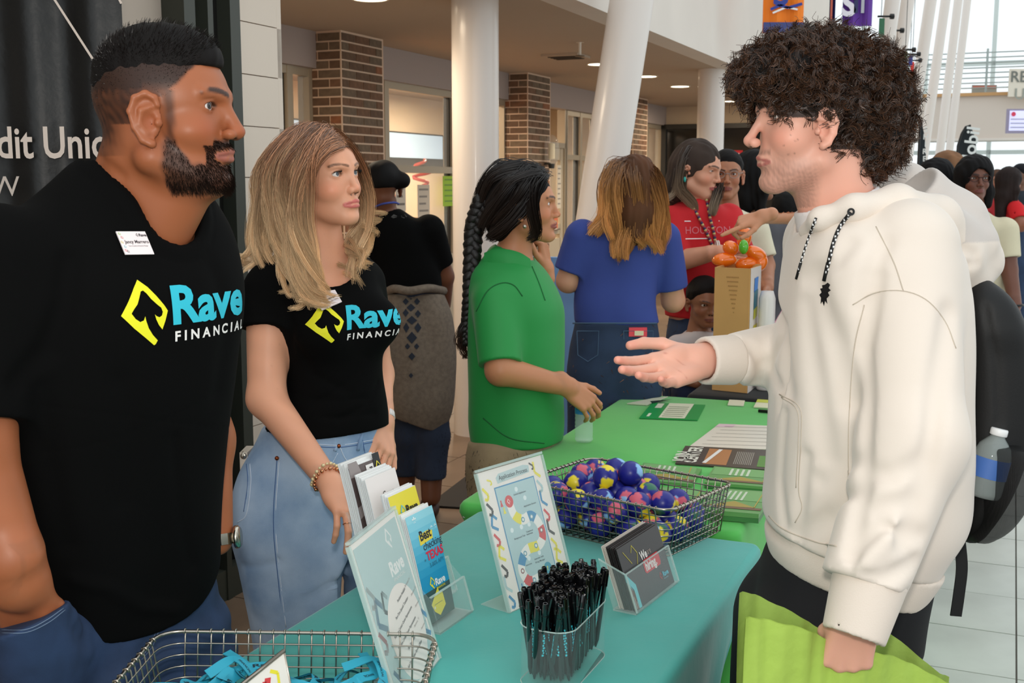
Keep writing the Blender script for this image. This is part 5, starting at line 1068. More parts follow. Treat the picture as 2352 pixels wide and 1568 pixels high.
def tubecut(P, a, b, ra, rb, e0=None, k=.004):
    """limb tube from a to b, cut square at b"""
    d = cone(P, a, b, ra, rb); n = np.asarray(b, float) - np.asarray(a, float); return smax(d, plane(P, b, n), k)
# ---- logo wrapped on a shirt
def wrap_print(name, f, O, U, V, d, items, parent, off=.0012, m=None):
    """items: list of (V2, F, colour) in metres on the plane (U, V) through O, pressed along d onto the surface f"""
    mb = MB()
    for V2, F, c in items:
        P = np.asarray(O) + V2[:, :1] * np.asarray(U) + V2[:, 1:2] * np.asarray(V) - np.asarray(d) * .25
        Q = march(f, P, d, off, 60, .6); t = ((Q - P) @ np.asarray(d)); bad = t > .5
        Fk = [q for q in F if not any(bad[i] for i in q)]
        if Fk: mb.add(Q, Fk, c)
    return mb.build(name, m or mat('shirt print', attr=True, rough=.6, spec=.3), parent)
def shirt_logo(f, O, U, V, d, h, parent, cuts=.012, sx_=1.3):
    """the mark, the word and the small line; h is the height of the mark"""
    def T(t, x, y, s, b, sx=1):
        A, F = glyphs(t, b, cuts / s); A = A.copy() * s; A[:, 0] *= sx; return A + np.array([x, y]), F
    A, F = tess([SPADE], .08); A = A * np.array([sx_, 1]); it = [(A * h, F, (236, 232, 44))]; o_ = h * (.76 * sx_ + .02)
    a, F2 = T('Rave', o_, h * .30, h * .80, .034, 1.12); it.append((a, F2, (52, 190, 212)))
    a, F3 = T('F I N A N C I A L', o_ + h * .06, h * .02, h * .215, .03, 1.12); it.append((a, F3, (236, 232, 228)))
    for nm, i in zip(('logo_mark', 'logo_word', 'logo_line'), it): wrap_print(nm, f, O, U, V, d, [i], parent)
# ================================================ BEARDED MAN, LEFT
def build_man():
    t = thing('person', 'bearded man in black T-shirt and jeans, side view, hand in his pocket, at the left', 'person', (-.62, 1.84, 0))
    hd = Head((-.545, 1.82, 1.688), R(-3), R(0), 0, 1.07, gaze=(-.35, 0), col=(160, 94, 60), lips=(158, 92, 78), brow=(22, 15, 12), iris=(30, 18, 12), nose=.119, nw=1.22, fat=.006, jaw=.05, w=1.04, lip=.85, jz=.002, ear=1.08, ex=.018, open=1.15, browt=1.1)
    nb = np.array([-.615, 1.865, 1.545]); yaw = R(55); ux = np.array([math.cos(yaw), math.sin(yaw), 0]); nx = np.array([math.sin(yaw), -math.cos(yaw), 0])
    def neck(P):
        d = cone(P, hd.w((-.022, 0, -.02)), nb, .066, .078); return smin(d, cone(P, hd.w((.03, 0, -.075)), nb + nx * .05 + np.array([0, 0, -.03]), .05, .055), .03)
    T = [(.60, -.69, 1.94, .19, .145, yaw, 2.3), (.86, -.695, 1.935, .195, .150, yaw, 2.3), (1.0, -.69, 1.90, .196, .158, yaw, 2.3), (1.15, -.676, 1.87, .200, .160, yaw, 2.3), (1.30, -.655, 1.85, .212, .160, yaw, 2.3), (1.44, -.640, 1.85, .215, .150, yaw, 2.4), (1.53, -.635, 1.86, .190, .120, yaw, 2.4), (1.60, -.62, 1.865, .125, .090, yaw, 2.2), (1.65, -.615, 1.868, .075, .065, yaw, 2.0)]
    sR = nb * [1, 1, 0] + np.array([-.02, -.02, 1.48]) - ux * .205; sL = nb * [1, 1, 0] + np.array([-.05, .01, 1.48]) + ux * .13
    eR = at(-75, 1000, 1.62); wR = at(38, 1330, 1.62); eL = at(476, 1010, 2.06); wL = at(497, 1238, 2.02)
    def arm_r(P): return chain(P, [sR, eR, wR], [.064, .060, .046], .03)
    def arm_l(P): return chain(P, [sL, eL, wL], [.058, .045, .030], .03)
    def torso(P): return loft(P, T, .03)
    def shirt0(P):
        d = torso(P); a = tubecut(P, sR + (sR - eR) * .03, sR + (eR - sR) * .86, .082, .084); b = tubecut(P, sL, sL + (eL - sL) * .6, .066, .060)
        d = smin(smin(d, a, .05), b, .05)
        u = (P - np.array([-.66, 1.85, 0], f32)) @ ux.astype(f32); z = P[:, 2]
        d = d + .006 * np.sin(u * 34 + 5 * np.sin(z * 5)) * np.clip((1.25 - z) / .3, 0, 1) * np.exp(-((z - .95) / .22) ** 2)
        d = d + .0035 * vnoise(P * np.array([1, 1, .5], f32), 11, 4)
        d = relief(P, d, folds)
        hem = .852 + .085 * np.clip(np.abs(u) / .2, 0, 1.5) ** 2
        d = smax(d, hem - z, .006)
        return d
    folds = []
    pre = shirt0
    for px, r, am in (([(40, 880), (110, 800), (152, 690), (160, 600)], .016, .012), ([(90, 900), (110, 1050), (150, 1250)], .02, .006), ([(170, 1330), (250, 1350), (330, 1395), (400, 1400)], .012, -.006), ([(400, 1010), (420, 1200), (440, 1300)], .012, .004),
                      ([(330, 620), (345, 700)], .03, .0), ([(490, 620), (520, 760), (500, 900)], .02, .004), ([(280, 880), (300, 1000), (280, 1150)], .02, .004)):
        if am: folds.append((onto(pre, px), r, am))
    nk = lambda P: neck(P)
    def shirt(P):
        d = shirt0(P); n = nk(P); d = d - .004 * np.clip(1 - np.abs(n - .018) / .010, 0, 1) + .0015 * np.exp(-((n - .031) / .002) ** 2)
        d = smax(d, -(n - .004), .006)
        for a, b, ra, rb in ((sR, eR, .062, .053), (sL, eL, .058, .045)): d = smax(d, -(cone(P, a + (b - a) * .6, b + (b - a) * .3, ra - .004, rb - .001)), .002)
        # sleeve hem stitching
        for a, b, q in ((sR, eR, .86), (sL, eL, .60)):
            e = a + (b - a) * q; n_ = (b - a) / np.linalg.norm(b - a); s_ = plane(P, e, n_); d = d + .0012 * np.exp(-((s_ + .022) / .0016) ** 2) * (np.abs(s_) < .05)
        return d
    isosurf('shirt', shirt, [((-.98, 1.5, .8), (-.36, 2.28, 1.64), .0050)], M_tee, t)
    # skin
    hr = Hand(wR, axes(at(88, 1520, 1.68) - wR, (-.1, -1, .1)), 1.15, curl=((.3, .3, .2),) * 4, wr=.038, thumb=((.95, .25, -.35), (.97, .05, -.4), (.97, 0, -.3)))
    def body(P):
        d = smin(smin(arm_r(P), arm_l(P), .01), neck(P), .03); return nearh(P, smin(d, torso(P) + .03, .02), [hr], .02)
    def hn(P):
        d = near(P, body, hd, .02)
        for q, w_, a in (([(230, 372), (262, 392), (275, 402)], .012, .006), ([(318, 352), (350, 420), (392, 470)], .02, -.0)): d = d + (a * np.exp(-(polyd(P, onto_n[q[0]]) / w_) ** 2) if a else 0)
        return d
    onto_n = {(230, 372): onto(lambda P: smin(hd.f(P), neck(P), .02), [(228, 368), (250, 385), (275, 405)])}
    # hair fade and beard, painted into the scalp
    def paint(p, C):
        x, y, z = p[:, 0], np.abs(p[:, 1]), p[:, 2]; n = vnoise(p, 150, 8) * .002
        line = np.interp(z, [-.06, -.02, .02, .045, .06, .09, .12], [-.040, -.022, .020, .038, .052, .074, .078]); hr_ = np.clip((line - x + n) / .006, 0, 1)
        behind = (x < -.004) | (z > .036); dens = np.clip((z - np.where(x < .0, -.045, .022)) / .035, 0, 1); fine = .5 + .5 * vnoise(p * np.array([1, 1, .5], f32), 420, 9)
        side = hr_ * behind * (y < .0785) * (z > -.05); m = side * np.clip(.40 * (dens > 0) + .6 * dens, 0, 1) * np.clip(.78 + .22 * fine + np.clip((z - .045) / .02, 0, 1), 0, 1) * np.where(z < .0, np.clip((-.03 - x) / .03, 0, 1), 1); burn = np.clip(1.3 - np.abs(x - (.034 + n)) / .008, 0, 1) * (z > -.03) * (z < .045) * .72 * (y > .04); m = np.maximum(m, burn)
        bl = np.interp(x, [.02, .030, .044, .058, .075, .09, .11], [-.005, -.012, -.030, -.050, -.054, -.052, -.050]); beard = np.clip((bl - z + n) / .008, 0, 1) * np.clip((x - .018 + n) / .010, 0, 1) * np.clip((z + .103) / .01, 0, 1)
        mu = np.clip(1.4 - np.abs(z + .0285 + n * .5) / .007, 0, 1) * (x > .078) * (y < .034); go = ((z < -.030) & (z > -.075) & (np.abs(x - .088 + (y * .1)) < .010) & (y > .022)) * 1.0; so = ((z < -.056) & (x > .085) & (y < .012)) * .9
        b_ = np.maximum(np.maximum(beard * .88, mu), np.maximum(so, go * .8)); lipm = polyd(np.stack([x, y, z], 1), [(.106, 0, -.044), (.0895, .025, -.0445)]) > .008; b_ = b_ * lipm
        m = np.maximum(m, b_)[:, None]; return C * (1 - m * .93) + lin((26, 18, 15)) * m * .93
    hd.extra.append(paint)
    def cf(P):
        C = hd.colours(P); return C
    bl, bh, bhh = hd.box(.0025, lo=(-.118, -.11, -.115)); 
    zc = bl[2] + .0; hnb = (np.array([-.76, 1.70, 1.44]), np.array([bh[0], bh[1], bh[2]]), .0026, hn)
    hb = hr.box(.004)
    isosurf('body', hn, [((-1.1, 1.4, .74), (-.40, 2.2, 1.47), .006), hnb[:3], (hb[0], hb[1], .004)], M_skin, t, cf)
    hd.eyes(t)
    # hair: cropped top with a soft ridge of short spikes
    def cap(P):
        p = hd.loc(P); x, z = p[:, 0], p[:, 2]; y = np.abs(p[:, 1])
        d = ell(p, (-.008, 0, .058), (.0945, .0755, .0875)); d = smin(d, ell(p, (.020, 0, .094), (.068, .050, .043)), .02) - .0008
        d = d + .0014 * vnoise(p, 220, 2); cut = .070 - z + .012 * np.clip((x - .02) / .05, 0, 1) - .02 * np.clip((-x - .03) / .05, 0, 1)
        return smax(d + np.clip((.092 - z) / .02, 0, 1) * .0025, cut, .004) * hd.s
    isosurf('hair', cap, [hd.box(.0028, lo=(-.12, -.1, .03), hi=(.12, .1, .17))], M_hairm, t, lambda P: np.tile(lin((16, 12, 11)), (len(P), 1)))
    rg = np.random.default_rng(1); n = 8000; a = rg.uniform(-1, 1, (n, 3)); a[:, 2] = np.abs(a[:, 2]) - .35; a /= np.linalg.norm(a, axis=1)[:, None]
    c0 = np.array([.0, 0, .06]); st = hd.w(c0 + a * .2); Q = march(lambda P: np.minimum(cap(P), hd.f(P)), st, (hd.w(c0) - st) / np.linalg.norm(hd.w(c0) - st, axis=1)[:, None], 0); q = hd.loc(Q.astype(f32)).astype(float)
    keep = (q[:, 2] > rg.uniform(.015, .06, len(q))) & (q[:, 0] < np.interp(q[:, 2], [.0, .035, .05, .08, .095, .12], [-.03, .028, .044, .062, .072, .09])) & (np.abs(q[:, 1]) < .0785); Q, a, q = Q[keep], a[keep], q[keep]; top = np.clip((q[:, 2] - .08) / .04, 0, 1); dr = a + np.array([.35, 0, .5]) * top[:, None]; dr /= np.linalg.norm(dr, axis=1)[:, None]; L_ = (.0028 + .0065 * top * rg.uniform(.5, 1, len(Q)))
    m = 4; u = np.linspace(0, 1, m)[None, :, None]; dw = dr @ hd.M.T; bend = (np.array([.6, 0, .2]) @ hd.M.T)[None, None] * L_[:, None, None] * u ** 2 * .5 + rg.normal(0, .0012, (len(Q), 1, 3)) * u
    strands('hair_strands', Q[:, None] - dw[:, None] * .002 + dw[:, None] * L_[:, None, None] * u + bend, .00042, .3, M_hair, t, np.tile(lin((20, 15, 14)), (len(Q), 1)) * rg.uniform(.5, 1.8, (len(Q), 1)))
    # beard hairs
    n = 7000; q = np.stack([rg.uniform(.0, .115, n), rg.uniform(-.085, .03, n), rg.uniform(-.115, .0, n)], 1); c1 = np.array([.03, 0, -.05]); dd = q - c1; dd /= np.linalg.norm(dd, axis=1)[:, None]; st = hd.w(c1 + dd * .12)
    Q = march(hn, st, (hd.w(c1) - st) / np.linalg.norm(hd.w(c1) - st, axis=1)[:, None], 0); p = hd.loc(Q.astype(f32)); Cc = paint(p, np.ones((len(p), 3)))[:, 0]; k = (Cc < .55) & (p[:, 2] < -.022) & (p[:, 2] > -.105); Q, dd = Q[k], dd[k]
    dn = (dd * .6 + np.array([.25, 0, -.9])); dn /= np.linalg.norm(dn, axis=1)[:, None]; dn = dn @ hd.M.T; L_ = rg.uniform(.003, .007, len(Q)) * (1 + .5 * np.clip((-.06 - p[k][:, 2]) / .03, 0, 1)); u = np.linspace(0, 1, 4)[None, :, None]
    strands('beard', Q[:, None] + dn[:, None] * L_[:, None, None] * u + rg.normal(0, .001, (len(Q), 1, 3)) * u, .00045, .3, M_hair, t, np.tile(lin((30, 21, 17)), (len(Q), 1)) * rg.uniform(.5, 1.7, (len(Q), 1)))
    # jeans
    M_jean = mat('mid blue denim', (42, 62, 96), .8, noise=(16, .3), bump=('noise', 500, .25, .0012))
    Lc = np.array([-.68, 1.94, 0])
    def jeans(P):
        d = loft(P, [(.60, -.68, 1.94, .19, .15, yaw, 2.3), (.80, -.69, 1.94, .190, .148, yaw, 2.4), (.88, -.692, 1.935, .176, .132, yaw, 2.3), (.98, -.69, 1.91, .17, .13, yaw, 2.3)], .02)
        for s_ in (-1, 1): d = smin(d, chain(P, [Lc + ux * .095 * s_ + np.array([0, 0, .74]), Lc + ux * .11 * s_ + np.array([0, 0, .42]), Lc + ux * .12 * s_ + np.array([0, 0, .06])], [.112, .085, .07], .02), .03)
        d = d + .003 * vnoise(P, 16, 6) + .0035 * np.sin(P[:, 2] * 95 + 4 * vnoise(P, 5, 2)) * np.exp(-((P[:, 2] - .78) / .10) ** 2)
        d = relief(P, d, jf)
        hh = smin(hr.f(P), cone(P, eR, wR, .060, .046), .02); zl = .936 + .36 * np.clip(P[:, 0] + .77, -.1, .2); d = smax(d, -smax(hh - .003, zl - .006 - P[:, 2], .004), .004); pk_ = smin(cone(P, wR, at(92, 1540, 1.69), .056, .060), cone(P, at(110, 1560, 1.77), Lc + np.array([-.02, -.06, .70]), .085, .13), .05); pk_ = smin(pk_, cone(P, at(150, 1440, 1.76), Lc + np.array([0, -.02, .82]), .05, .10), .05); return smin(d, smax(smin(pk_, hh - .006, .01), P[:, 2] - zl, .003), .02)
    jf = []; jf = [(onto(jeans, q), r, am) for q, r, am in (([(365, 1435), (352, 1480), (338, 1500)], .003, .003), ([(370, 1435), (330, 1500), (300, 1560)], .012, .006), ([(40, 1500), (160, 1480), (260, 1490)], .01, .004), ([(60, 1540), (200, 1530)], .01, .004))]
    M_st = mat('pale stitching', (104, 122, 146), .8)
    isosurf('jeans', jeans, [((-.98, 1.55, .70), (-.36, 2.28, .98), .005), ((-.98, 1.6, .0), (-.36, 2.28, .715), .012)], M_jean, t)
    for q in ([(4, 1446), (60, 1445), (106, 1424), (146, 1396)], [(4, 1453), (60, 1452), (110, 1430), (150, 1400)], [(368, 1440), (352, 1480), (338, 1500), (325, 1515)], [(362, 1440), (346, 1480), (332, 1500)]): seam('stitching', jeans, q, .0007, M_st, t, 24)
    for s_ in (-1, 1):
        c = Lc + ux * .12 * s_; mb = blob(c + nx * .05 + np.array([0, 0, .05]), (.055, .15, .05), np.stack([ux, nx, [0, 0, 1]], 1)); mb.build('shoe', M_black, t, True)
    # watch on the far wrist
    wd = (eL - wL) / np.linalg.norm(eL - wL); wc = wL + wd * .0; wu = np.cross(wd, [0, -1, .1]); wu /= np.linalg.norm(wu); wv = np.cross(wd, wu); M_ws = mat('steel watch', (200, 192, 178), .2, metal=1)
    wt = None
    for i in range(14):
        a = i / 14 * 2 * math.pi; c = wc + (wu * math.cos(a) + wv * math.sin(a)) * .034; tg = -wu * math.sin(a) + wv * math.cos(a); rd = wu * math.cos(a) + wv * math.sin(a); mb = MB(); mb.box(c, (.004, .0135, .020), M=np.stack([rd, tg, wd], 1)); mb.build('watch_link', M_ws, t)
    rd = wu if wu[0] > 0 else -wu; tg = np.cross(wd, rd); mb = MB(); mb.lathe([(0, .006), (.018, .006), (.021, .003), (.021, -.003), (0, -.003)], 24, wc + rd * .038, M=np.stack([tg, wd, rd], 1)); mb.build('watch_case', M_ws, t, True)
    # shirt print and badge
    O = onto(shirt, [(276, 716)])[0]; V = np.array([0, 0, 1.]); U = (ux * .985 + V * 0); d = -nx
    O = O - V * .055; shirt_logo(shirt, O, U, V, d, .101, t, sx_=1.05)
    q = onto(shirt, [(285, 587), (351, 586), (334, 535), (263, 534)]); nn = np.cross(q[1] - q[0], q[3] - q[0]); nn /= np.linalg.norm(nn); nn = nn if nn[1] < 0 else -nn; mb = MB(); q = q + nn * .003; q[2] = q[1] + q[3] - q[0]; mb.quadbox(q, nn * .002); b = mb.build('name_badge', mat('white badge', (240, 228, 228), .3), t)
    U2 = q[1] - q[0]; V2 = q[3] - q[0]; w_, h_ = np.linalg.norm(U2), np.linalg.norm(V2); P = Print(q[0] + nn * .0022, U2 / w_, V2 / h_, nn, .0002); P.text('Jancy Marrero', w_ * .56, h_ * .48, h_ * .20, (70, 60, 64), .02, 1, align='c', sx=.9); P.text('Talent Acquisition & Retention Manager', w_ * .56, h_ * .34, h_ * .085, (110, 95, 100), 0, 1, align='c', sx=.62); P.mark(w_ * .62, h_ * .76, h_ * .16, (50, 46, 50), 0, 1); P.text('Rave', w_ * .72, h_ * .78, h_ * .17, (50, 46, 50), .03, 1)
    for x, y, c in ((.1, .86, (150, 200, 90)), (.14, .7, (210, 110, 110)), (.08, .5, (200, 190, 90)), (.12, .3, (120, 190, 200)), (.1, .14, (214, 110, 120)), (.16, .1, (90, 90, 90))): P.mark(w_ * x - .002, h_ * y - .002, h_ * .14, c, .4, 1)
    P.build('badge_print', PRINT, b)
build_man()
# ================================================ BLONDE WOMAN
def build_blonde():
    t = thing('person', 'blonde woman in black T-shirt and light blue jeans, reaching towards the leaflet rack', 'person', (-.42, 2.6, 0))
    Y0 = 2.56
    # head turned three quarters to the right and lifted
    hc = at(738, 430, 2.565)
    hd = Head(hc, R(-33), R(-4), R(3), .955, gaze=(-.02, .10), col=(222, 160, 128), lips=(206, 112, 104), brow=(112, 76, 54), iris=(60, 74, 84), nose=.113, nw=.9, jaw=.040, w=.97, lip=.80, jz=-.005, brow_=1, eye=1.08, chin=.92, open=1.05, ear=0, browt=.85)
    hd.k['brow'] = .55
    nb = at(735, 590, 2.60)
    def neck(P): return cone(P, hd.w((-.02, 0, -.03)), nb, .048, .056)
    yaw = R(30); ux = np.array([math.cos(yaw), math.sin(yaw), 0]); nx = np.array([math.sin(yaw), -math.cos(yaw), 0])
    def row(y, xl, xr, Y=2.62, ry=.10, n=2.2, k=1.0):
        a, b = at(xl, y, Y), at(xr, y, Y); hw = (b[0] - a[0]) / 2; c, s = math.cos(yaw), math.sin(yaw); rx = math.sqrt(max(hw * hw - (ry * s) ** 2, .001)) / c
        return (a[2], (a[0] + b[0]) / 2, Y, rx, ry, yaw, n)
    T = [row(1120, 560, 880, ry=.125), row(1000, 605, 890, ry=.115), row(930, 640, 885, ry=.105), row(850, 650, 875, ry=.103), row(760, 628, 880, ry=.118), row(690, 600, 876, ry=.118), row(640, 588, 862, ry=.100), row(600, 610, 845, ry=.080), row(570, 660, 815, ry=.065), row(545, 690, 790, ry=.05)]
    sR = at(618, 672, 2.57); eR = at(612, 915, 2.50); wR = at(757, 1108, 2.36); sL = at(835, 650, 2.70); eL = at(868, 860, 2.74); wL = at(880, 965, 2.66)
    def torso(P): return loft(P, T, .02)
    bust = [(onto(torso, [(742, 760)])[0], .05), (onto(torso, [(850, 745)])[0] + np.array([.02, .02, 0]), .05)]
    def arm_r(P): return chain(P, [sR, eR, wR], [.052, .041, .0255], .02)
    def arm_l(P): return chain(P, [sL, eL, wL], [.045, .036, .025], .02)
    folds = []
    def shirt0(P):
        d = torso(P)
        for c, r in bust: d = smin(d, ell(P, c + nx * -.02, (r * 1.1, r * .95, r)), .05)
        d = smin(smin(d, tubecut(P, sR, sR + (eR - sR) * .34, .060, .064), .03), tubecut(P, sL, sL + (eL - sL) * .38, .052, .052), .03)
        d = d + .0016 * vnoise(P, 14, 3)
        d = relief(P, d, folds)
        zt = at(0, 975, 2.6)[2]; xx = (P - np.array(hc, f32)) @ ux.astype(f32); return smax(d, zt - .012 + .035 * np.clip(xx + .02, -.1, .14) - P[:, 2], .004)
    folds = [(onto(shirt0, q), r, a) for q, r, a in (([(680, 790), (720, 860), (800, 900)], .010, .003), ([(660, 900), (740, 920), (840, 915)], .008, .003), ([(650, 950), (760, 960), (860, 950)], .007, .003), ([(840, 820), (800, 880), (720, 930)], .009, .003), ([(655, 700), (672, 750), (668, 800)], .010, .006), ([(868, 880), (840, 930), (780, 965)], .008, .0035), ([(620, 640), (650, 700), (660, 745)], .006, .002))]
    def shirt(P):
        d = shirt0(P); n = cone(P, hd.w((-.02, 0, -.03)) , nb + np.array([0.0, -.012, -.01]), .05, .085); d = smax(d, -(n - .0), .006)
        d = d - .002 * np.clip(1 - np.abs(n - .006) / .006, 0, 1); e = sR + (eR - sR) * .34; s_ = plane(P, e, eR - sR); d = d + .001 * np.exp(-((s_ + .018) / .0014) ** 2) * (np.abs(s_) < .04)
        return smax(smax(d, -(cone(P, sR + (eR - sR) * .22, eR, .047, .041) - .002), .002), -(cone(P, sL + (eL - sL) * .22, eL, .042, .036) - .001), .002)
    isosurf('shirt', shirt, [((-.64, 2.42, 1.02), (-.24, 2.86, 1.56), .0048)], M_tee, t)
    # right hand reaching over the leaflets, left hand at the pocket
    hM = axes(at(815, 1195, 2.27) - wR, (.50, -.60, .55)); hM = hM if (hM[:, 1] @ np.array([1, 0, .3])) > 0 else mirror(hM)
    hr = Hand(wR + (wR - eR) / np.linalg.norm(wR - eR) * .012, hM, .93, curl=((.35, .35, .2), (.45, .45, .3), (.6, .5, .3), (.7, .5, .3)), spread=(.2, .05, -.08, -.2), thumb=((.8, .5, -.35), (.9, .25, -.4), (.95, .1, -.3)), wr=.0255)
    lM = axes(at(882, 1035, 2.60) - wL, (.8, -.5, .3)); hl = Hand(wL, lM, .90, curl=((.5, .6, .4),) * 4, wr=.024)
    def body(P):
        d = smin(smin(arm_r(P), arm_l(P), .01), neck(P), .02); d = smin(d, torso(P) + .012, .03); return nearh(P, d, [hr, hl])
    def hn(P): return near(P, body, hd)
    bx = hd.box(.0021, lo=(-.1, -.085, -.12))
    def freck(p, C): n = np.clip(vnoise(p, 700, 5) - 1.2, 0, 1)[:, None]; return C * (1 - .25 * n)
    hd.extra.append(freck)
    hb, lb = hr.box(.0022), hl.box(.003)
    zs = float(min(bx[0][2], nb[2] - .08)); isosurf('body', hn, [((-.66, 2.2, .88), (-.22, 2.9, zs + .006), .0045), (np.minimum(bx[0], nb - .08), bx[1], .0023), (hb[0], hb[1], .0022), (lb[0], lb[1], .003)], M_skin, t, hd.colours)
    hd.eyes(t)
    # lashes
    rg = np.random.default_rng(4); pts = []
    for sg in (1, -1):
        for i in range(46):
            a = i / 45; y = (.0325 + .0135 * 1.08 * math.cos(math.pi * (1 - a)) * .93) * sg * .97; z = .0258 + .0052 * math.sin(math.pi * a); x = .0845 - .5 * (abs(y) - .0325) ** 2 / .02; b = np.array([x, y, z]); e = b + np.array([.0055, (y - .0325 * sg) * .35, .0048]); m_ = (b + e) / 2 + np.array([.001, 0, -.001]); pts.append(hd.w(np.array([b, m_, e])))
    strands('lashes', np.array(pts), .0003, .2, M_hair, t, np.tile(lin((16, 10, 8)), (len(pts), 1)))
    # jeans
    M_j = mat('light blue denim', (116, 144, 178), .85, noise=(7, .2), col2=(164, 184, 208), bump=('noise', 600, .3, .0012)); zt = at(0, 985, 2.62)[2]
    TJ = [row(1568, 600, 830, ry=.13), row(1450, 585, 850, ry=.13), row(1300, 560, 872, ry=.135), row(1180, 540, 885, ry=.137), row(1080, 560, 885, ry=.128), row(1000, 600, 880, ry=.112), row(975, 612, 878, ry=.108)]
    Lp = np.array([-.435, 2.63, 0])
    def jeans0(P):
        d = loft(P, TJ, .006)
        gap = ((P - Lp.astype(f32)) @ ux.astype(f32)) - .03; d = smax(d, .052 - np.abs(gap) - .07 * np.clip((P[:, 2] - .70) / .12, 0, 2), .02)
        for s_ in (-1, 1): d = smin(d, chain(P, [Lp + ux * (.03 + .09 * s_) + np.array([0, 0, .72]), Lp + ux * (.03 + .10 * s_) + np.array([0, 0, .40]), Lp + ux * (.03 + .11 * s_) + np.array([0, 0, .08])], [.088, .075, .07], .02), .02)
        d = d + .0018 * vnoise(P, 20, 9)
        d = relief(P, d, jf)
        return d
    jf = []; jf = [(onto(jeans0, q), r, a) for q, r, a in (([(636, 1050), (628, 1200), (640, 1350), (650, 1450)], .0022, -.0022), ([(640, 1050), (632, 1200), (644, 1350), (654, 1450)], .002, .002), ([(568, 1070), (572, 1110), (562, 1180), (545, 1200)], .002, -.002), ([(610, 990), (700, 1012), (780, 1022), (870, 1010)], .002, .0022), ([(770, 1000), (768, 1045)], .004, -.004), ([(822, 1000), (835, 1030)], .004, -.004), ([(690, 1020), (720, 1060), (760, 1070), (775, 1040)], .002, .0015),
                ([(870, 1100), (830, 1200), (800, 1330), (790, 1450)], .012, .008), ([(700, 1380), (760, 1340), (820, 1310)], .01, .003), ([(560, 1300), (640, 1290)], .012, .003), ([(585, 1420), (680, 1400)], .012, .003))]
    isosurf('jeans', jeans0, [((-.72, 2.4, .68), (-.20, 2.86, float(zt) + .03), .0045), ((-.72, 2.4, 0), (-.20, 2.86, .695), .012)], M_j, t)
    for s_ in (-1, 1): mb = blob(Lp + ux * (.03 + .11 * s_) + nx * .05 + np.array([0, 0, .045]), (.045, .12, .045), np.stack([ux, nx, [0, 0, 1]], 1)); mb.build('shoe', mat('white shoe', (220, 215, 210), .5), t, True)
    M_st = mat('denim stitching', (196, 206, 222), .7); M_sd = mat('denim seam shade', (74, 104, 150), .8)
    for q, m_ in (([(636, 1056), (628, 1200), (640, 1340), (652, 1440)], M_sd), ([(641, 1056), (633, 1200), (645, 1340), (657, 1440)], M_st), ([(574, 1065), (576, 1110), (566, 1180), (545, 1200)], M_st), ([(566, 1065), (569, 1110), (560, 1175)], M_sd), ([(690, 1014), (740, 1021), (790, 1021), (868, 1008)], M_st), ([(690, 1019), (740, 1026), (790, 1026), (868, 1013)], M_sd), ([(690, 1050), (715, 1075), (750, 1080), (776, 1040)], M_st), ([(780, 1026), (800, 1060), (846, 1070)], M_st), ([(833, 1010), (838, 1040)], M_sd)): seam('stitching', jeans0, q, .0011, m_, t, 30)
    for x, y in ((775, 992), (828, 990)): p0, p1 = onto(jeans0, [(x + 6, y - 2), (x - 6, y + 44)]); mb = MB(); mb.tube(spl(np.array([p0, (p0 + p1) / 2 + [0, -.006, 0], p1]), 8), .0045, 6); mb.build('belt_loop', M_j, t, True)
    b = onto(jeans0, [(678, 1024), (778, 1024), (636, 1052)])
    for q in b: mb = blob(q, (.005, .005, .005)); mb.build('rivet', mat('copper', (150, 80, 50), .3, metal=1), t, True)
    # phone in the back pocket, bracelets, ring, watch
    q = at(568, 1060, 2.62); mb = MB(); mb.box(q + np.array([0, 0, -.03]), (.018, .07, .12)); o = mb.build('phone', mat('phone case', (210, 196, 180), .2), t); mb = blob(q + np.array([0, -.03, .022]), (.010, .008, .010)); mb.build('phone_charm', M_steel, t, True)
    wd = (wR - eR) / np.linalg.norm(wR - eR); bc_ = wR - wd * .012; a_ = np.cross(wd, (0, 0, 1)); a_ /= np.linalg.norm(a_); b_ = np.cross(wd, a_); M_gold = mat('rose gold', (214, 150, 110), .25, metal=1)
    for k in range(2):
        for i in range(22):
            th = i / 22 * 2 * math.pi; c = bc_ - wd * .010 * k + (a_ * math.cos(th) + b_ * math.sin(th)) * (.0315 + .001 * k) + wd * .004 * math.sin(th * 2 + k); mb = blob(c, (.0042,) * 3) if (i + k) % 2 else blob(c, (.0032,) * 3); mb.build('bracelet_bead', M_gold if k == 0 else mat('clear bead', (225, 205, 160), .1, metal=.3), t, True)
    rp_ = hr.w(hr.ch[2][0][0] * .4 + hr.ch[2][0][1] * .6); rd = hr.w(hr.ch[2][0][1]) - hr.w(hr.ch[2][0][0]); rd /= np.linalg.norm(rd); a1 = np.cross(rd, (0, 0, 1)); a1 /= np.linalg.norm(a1); a2 = np.cross(rd, a1); th = np.arange(20) / 20 * 2 * math.pi
    mb = MB(); mb.tube(np.array([rp_ + (a1 * math.cos(x) + a2 * math.sin(x)) * .0088 for x in th]), .0011, 5, closed=True); mb.build('ring', M_gold, t, True)
    wd = (wL - eL) / np.linalg.norm(wL - eL); a1 = np.cross(wd, (0, 0, 1)); a1 /= np.linalg.norm(a1); a2 = np.cross(wd, a1); mb = MB()
    for i in range(24): x = i / 24 * 2 * math.pi; mb.box(wL - wd * .01 + (a1 * math.cos(x) + a2 * math.sin(x)) * .0275, (.003, .0078, .016), M=np.stack([a1 * math.cos(x) + a2 * math.sin(x), -a1 * math.sin(x) + a2 * math.cos(x), wd], 1))
    mb.build('watch_band', mat('white band', (232, 224, 220), .4), t, True)
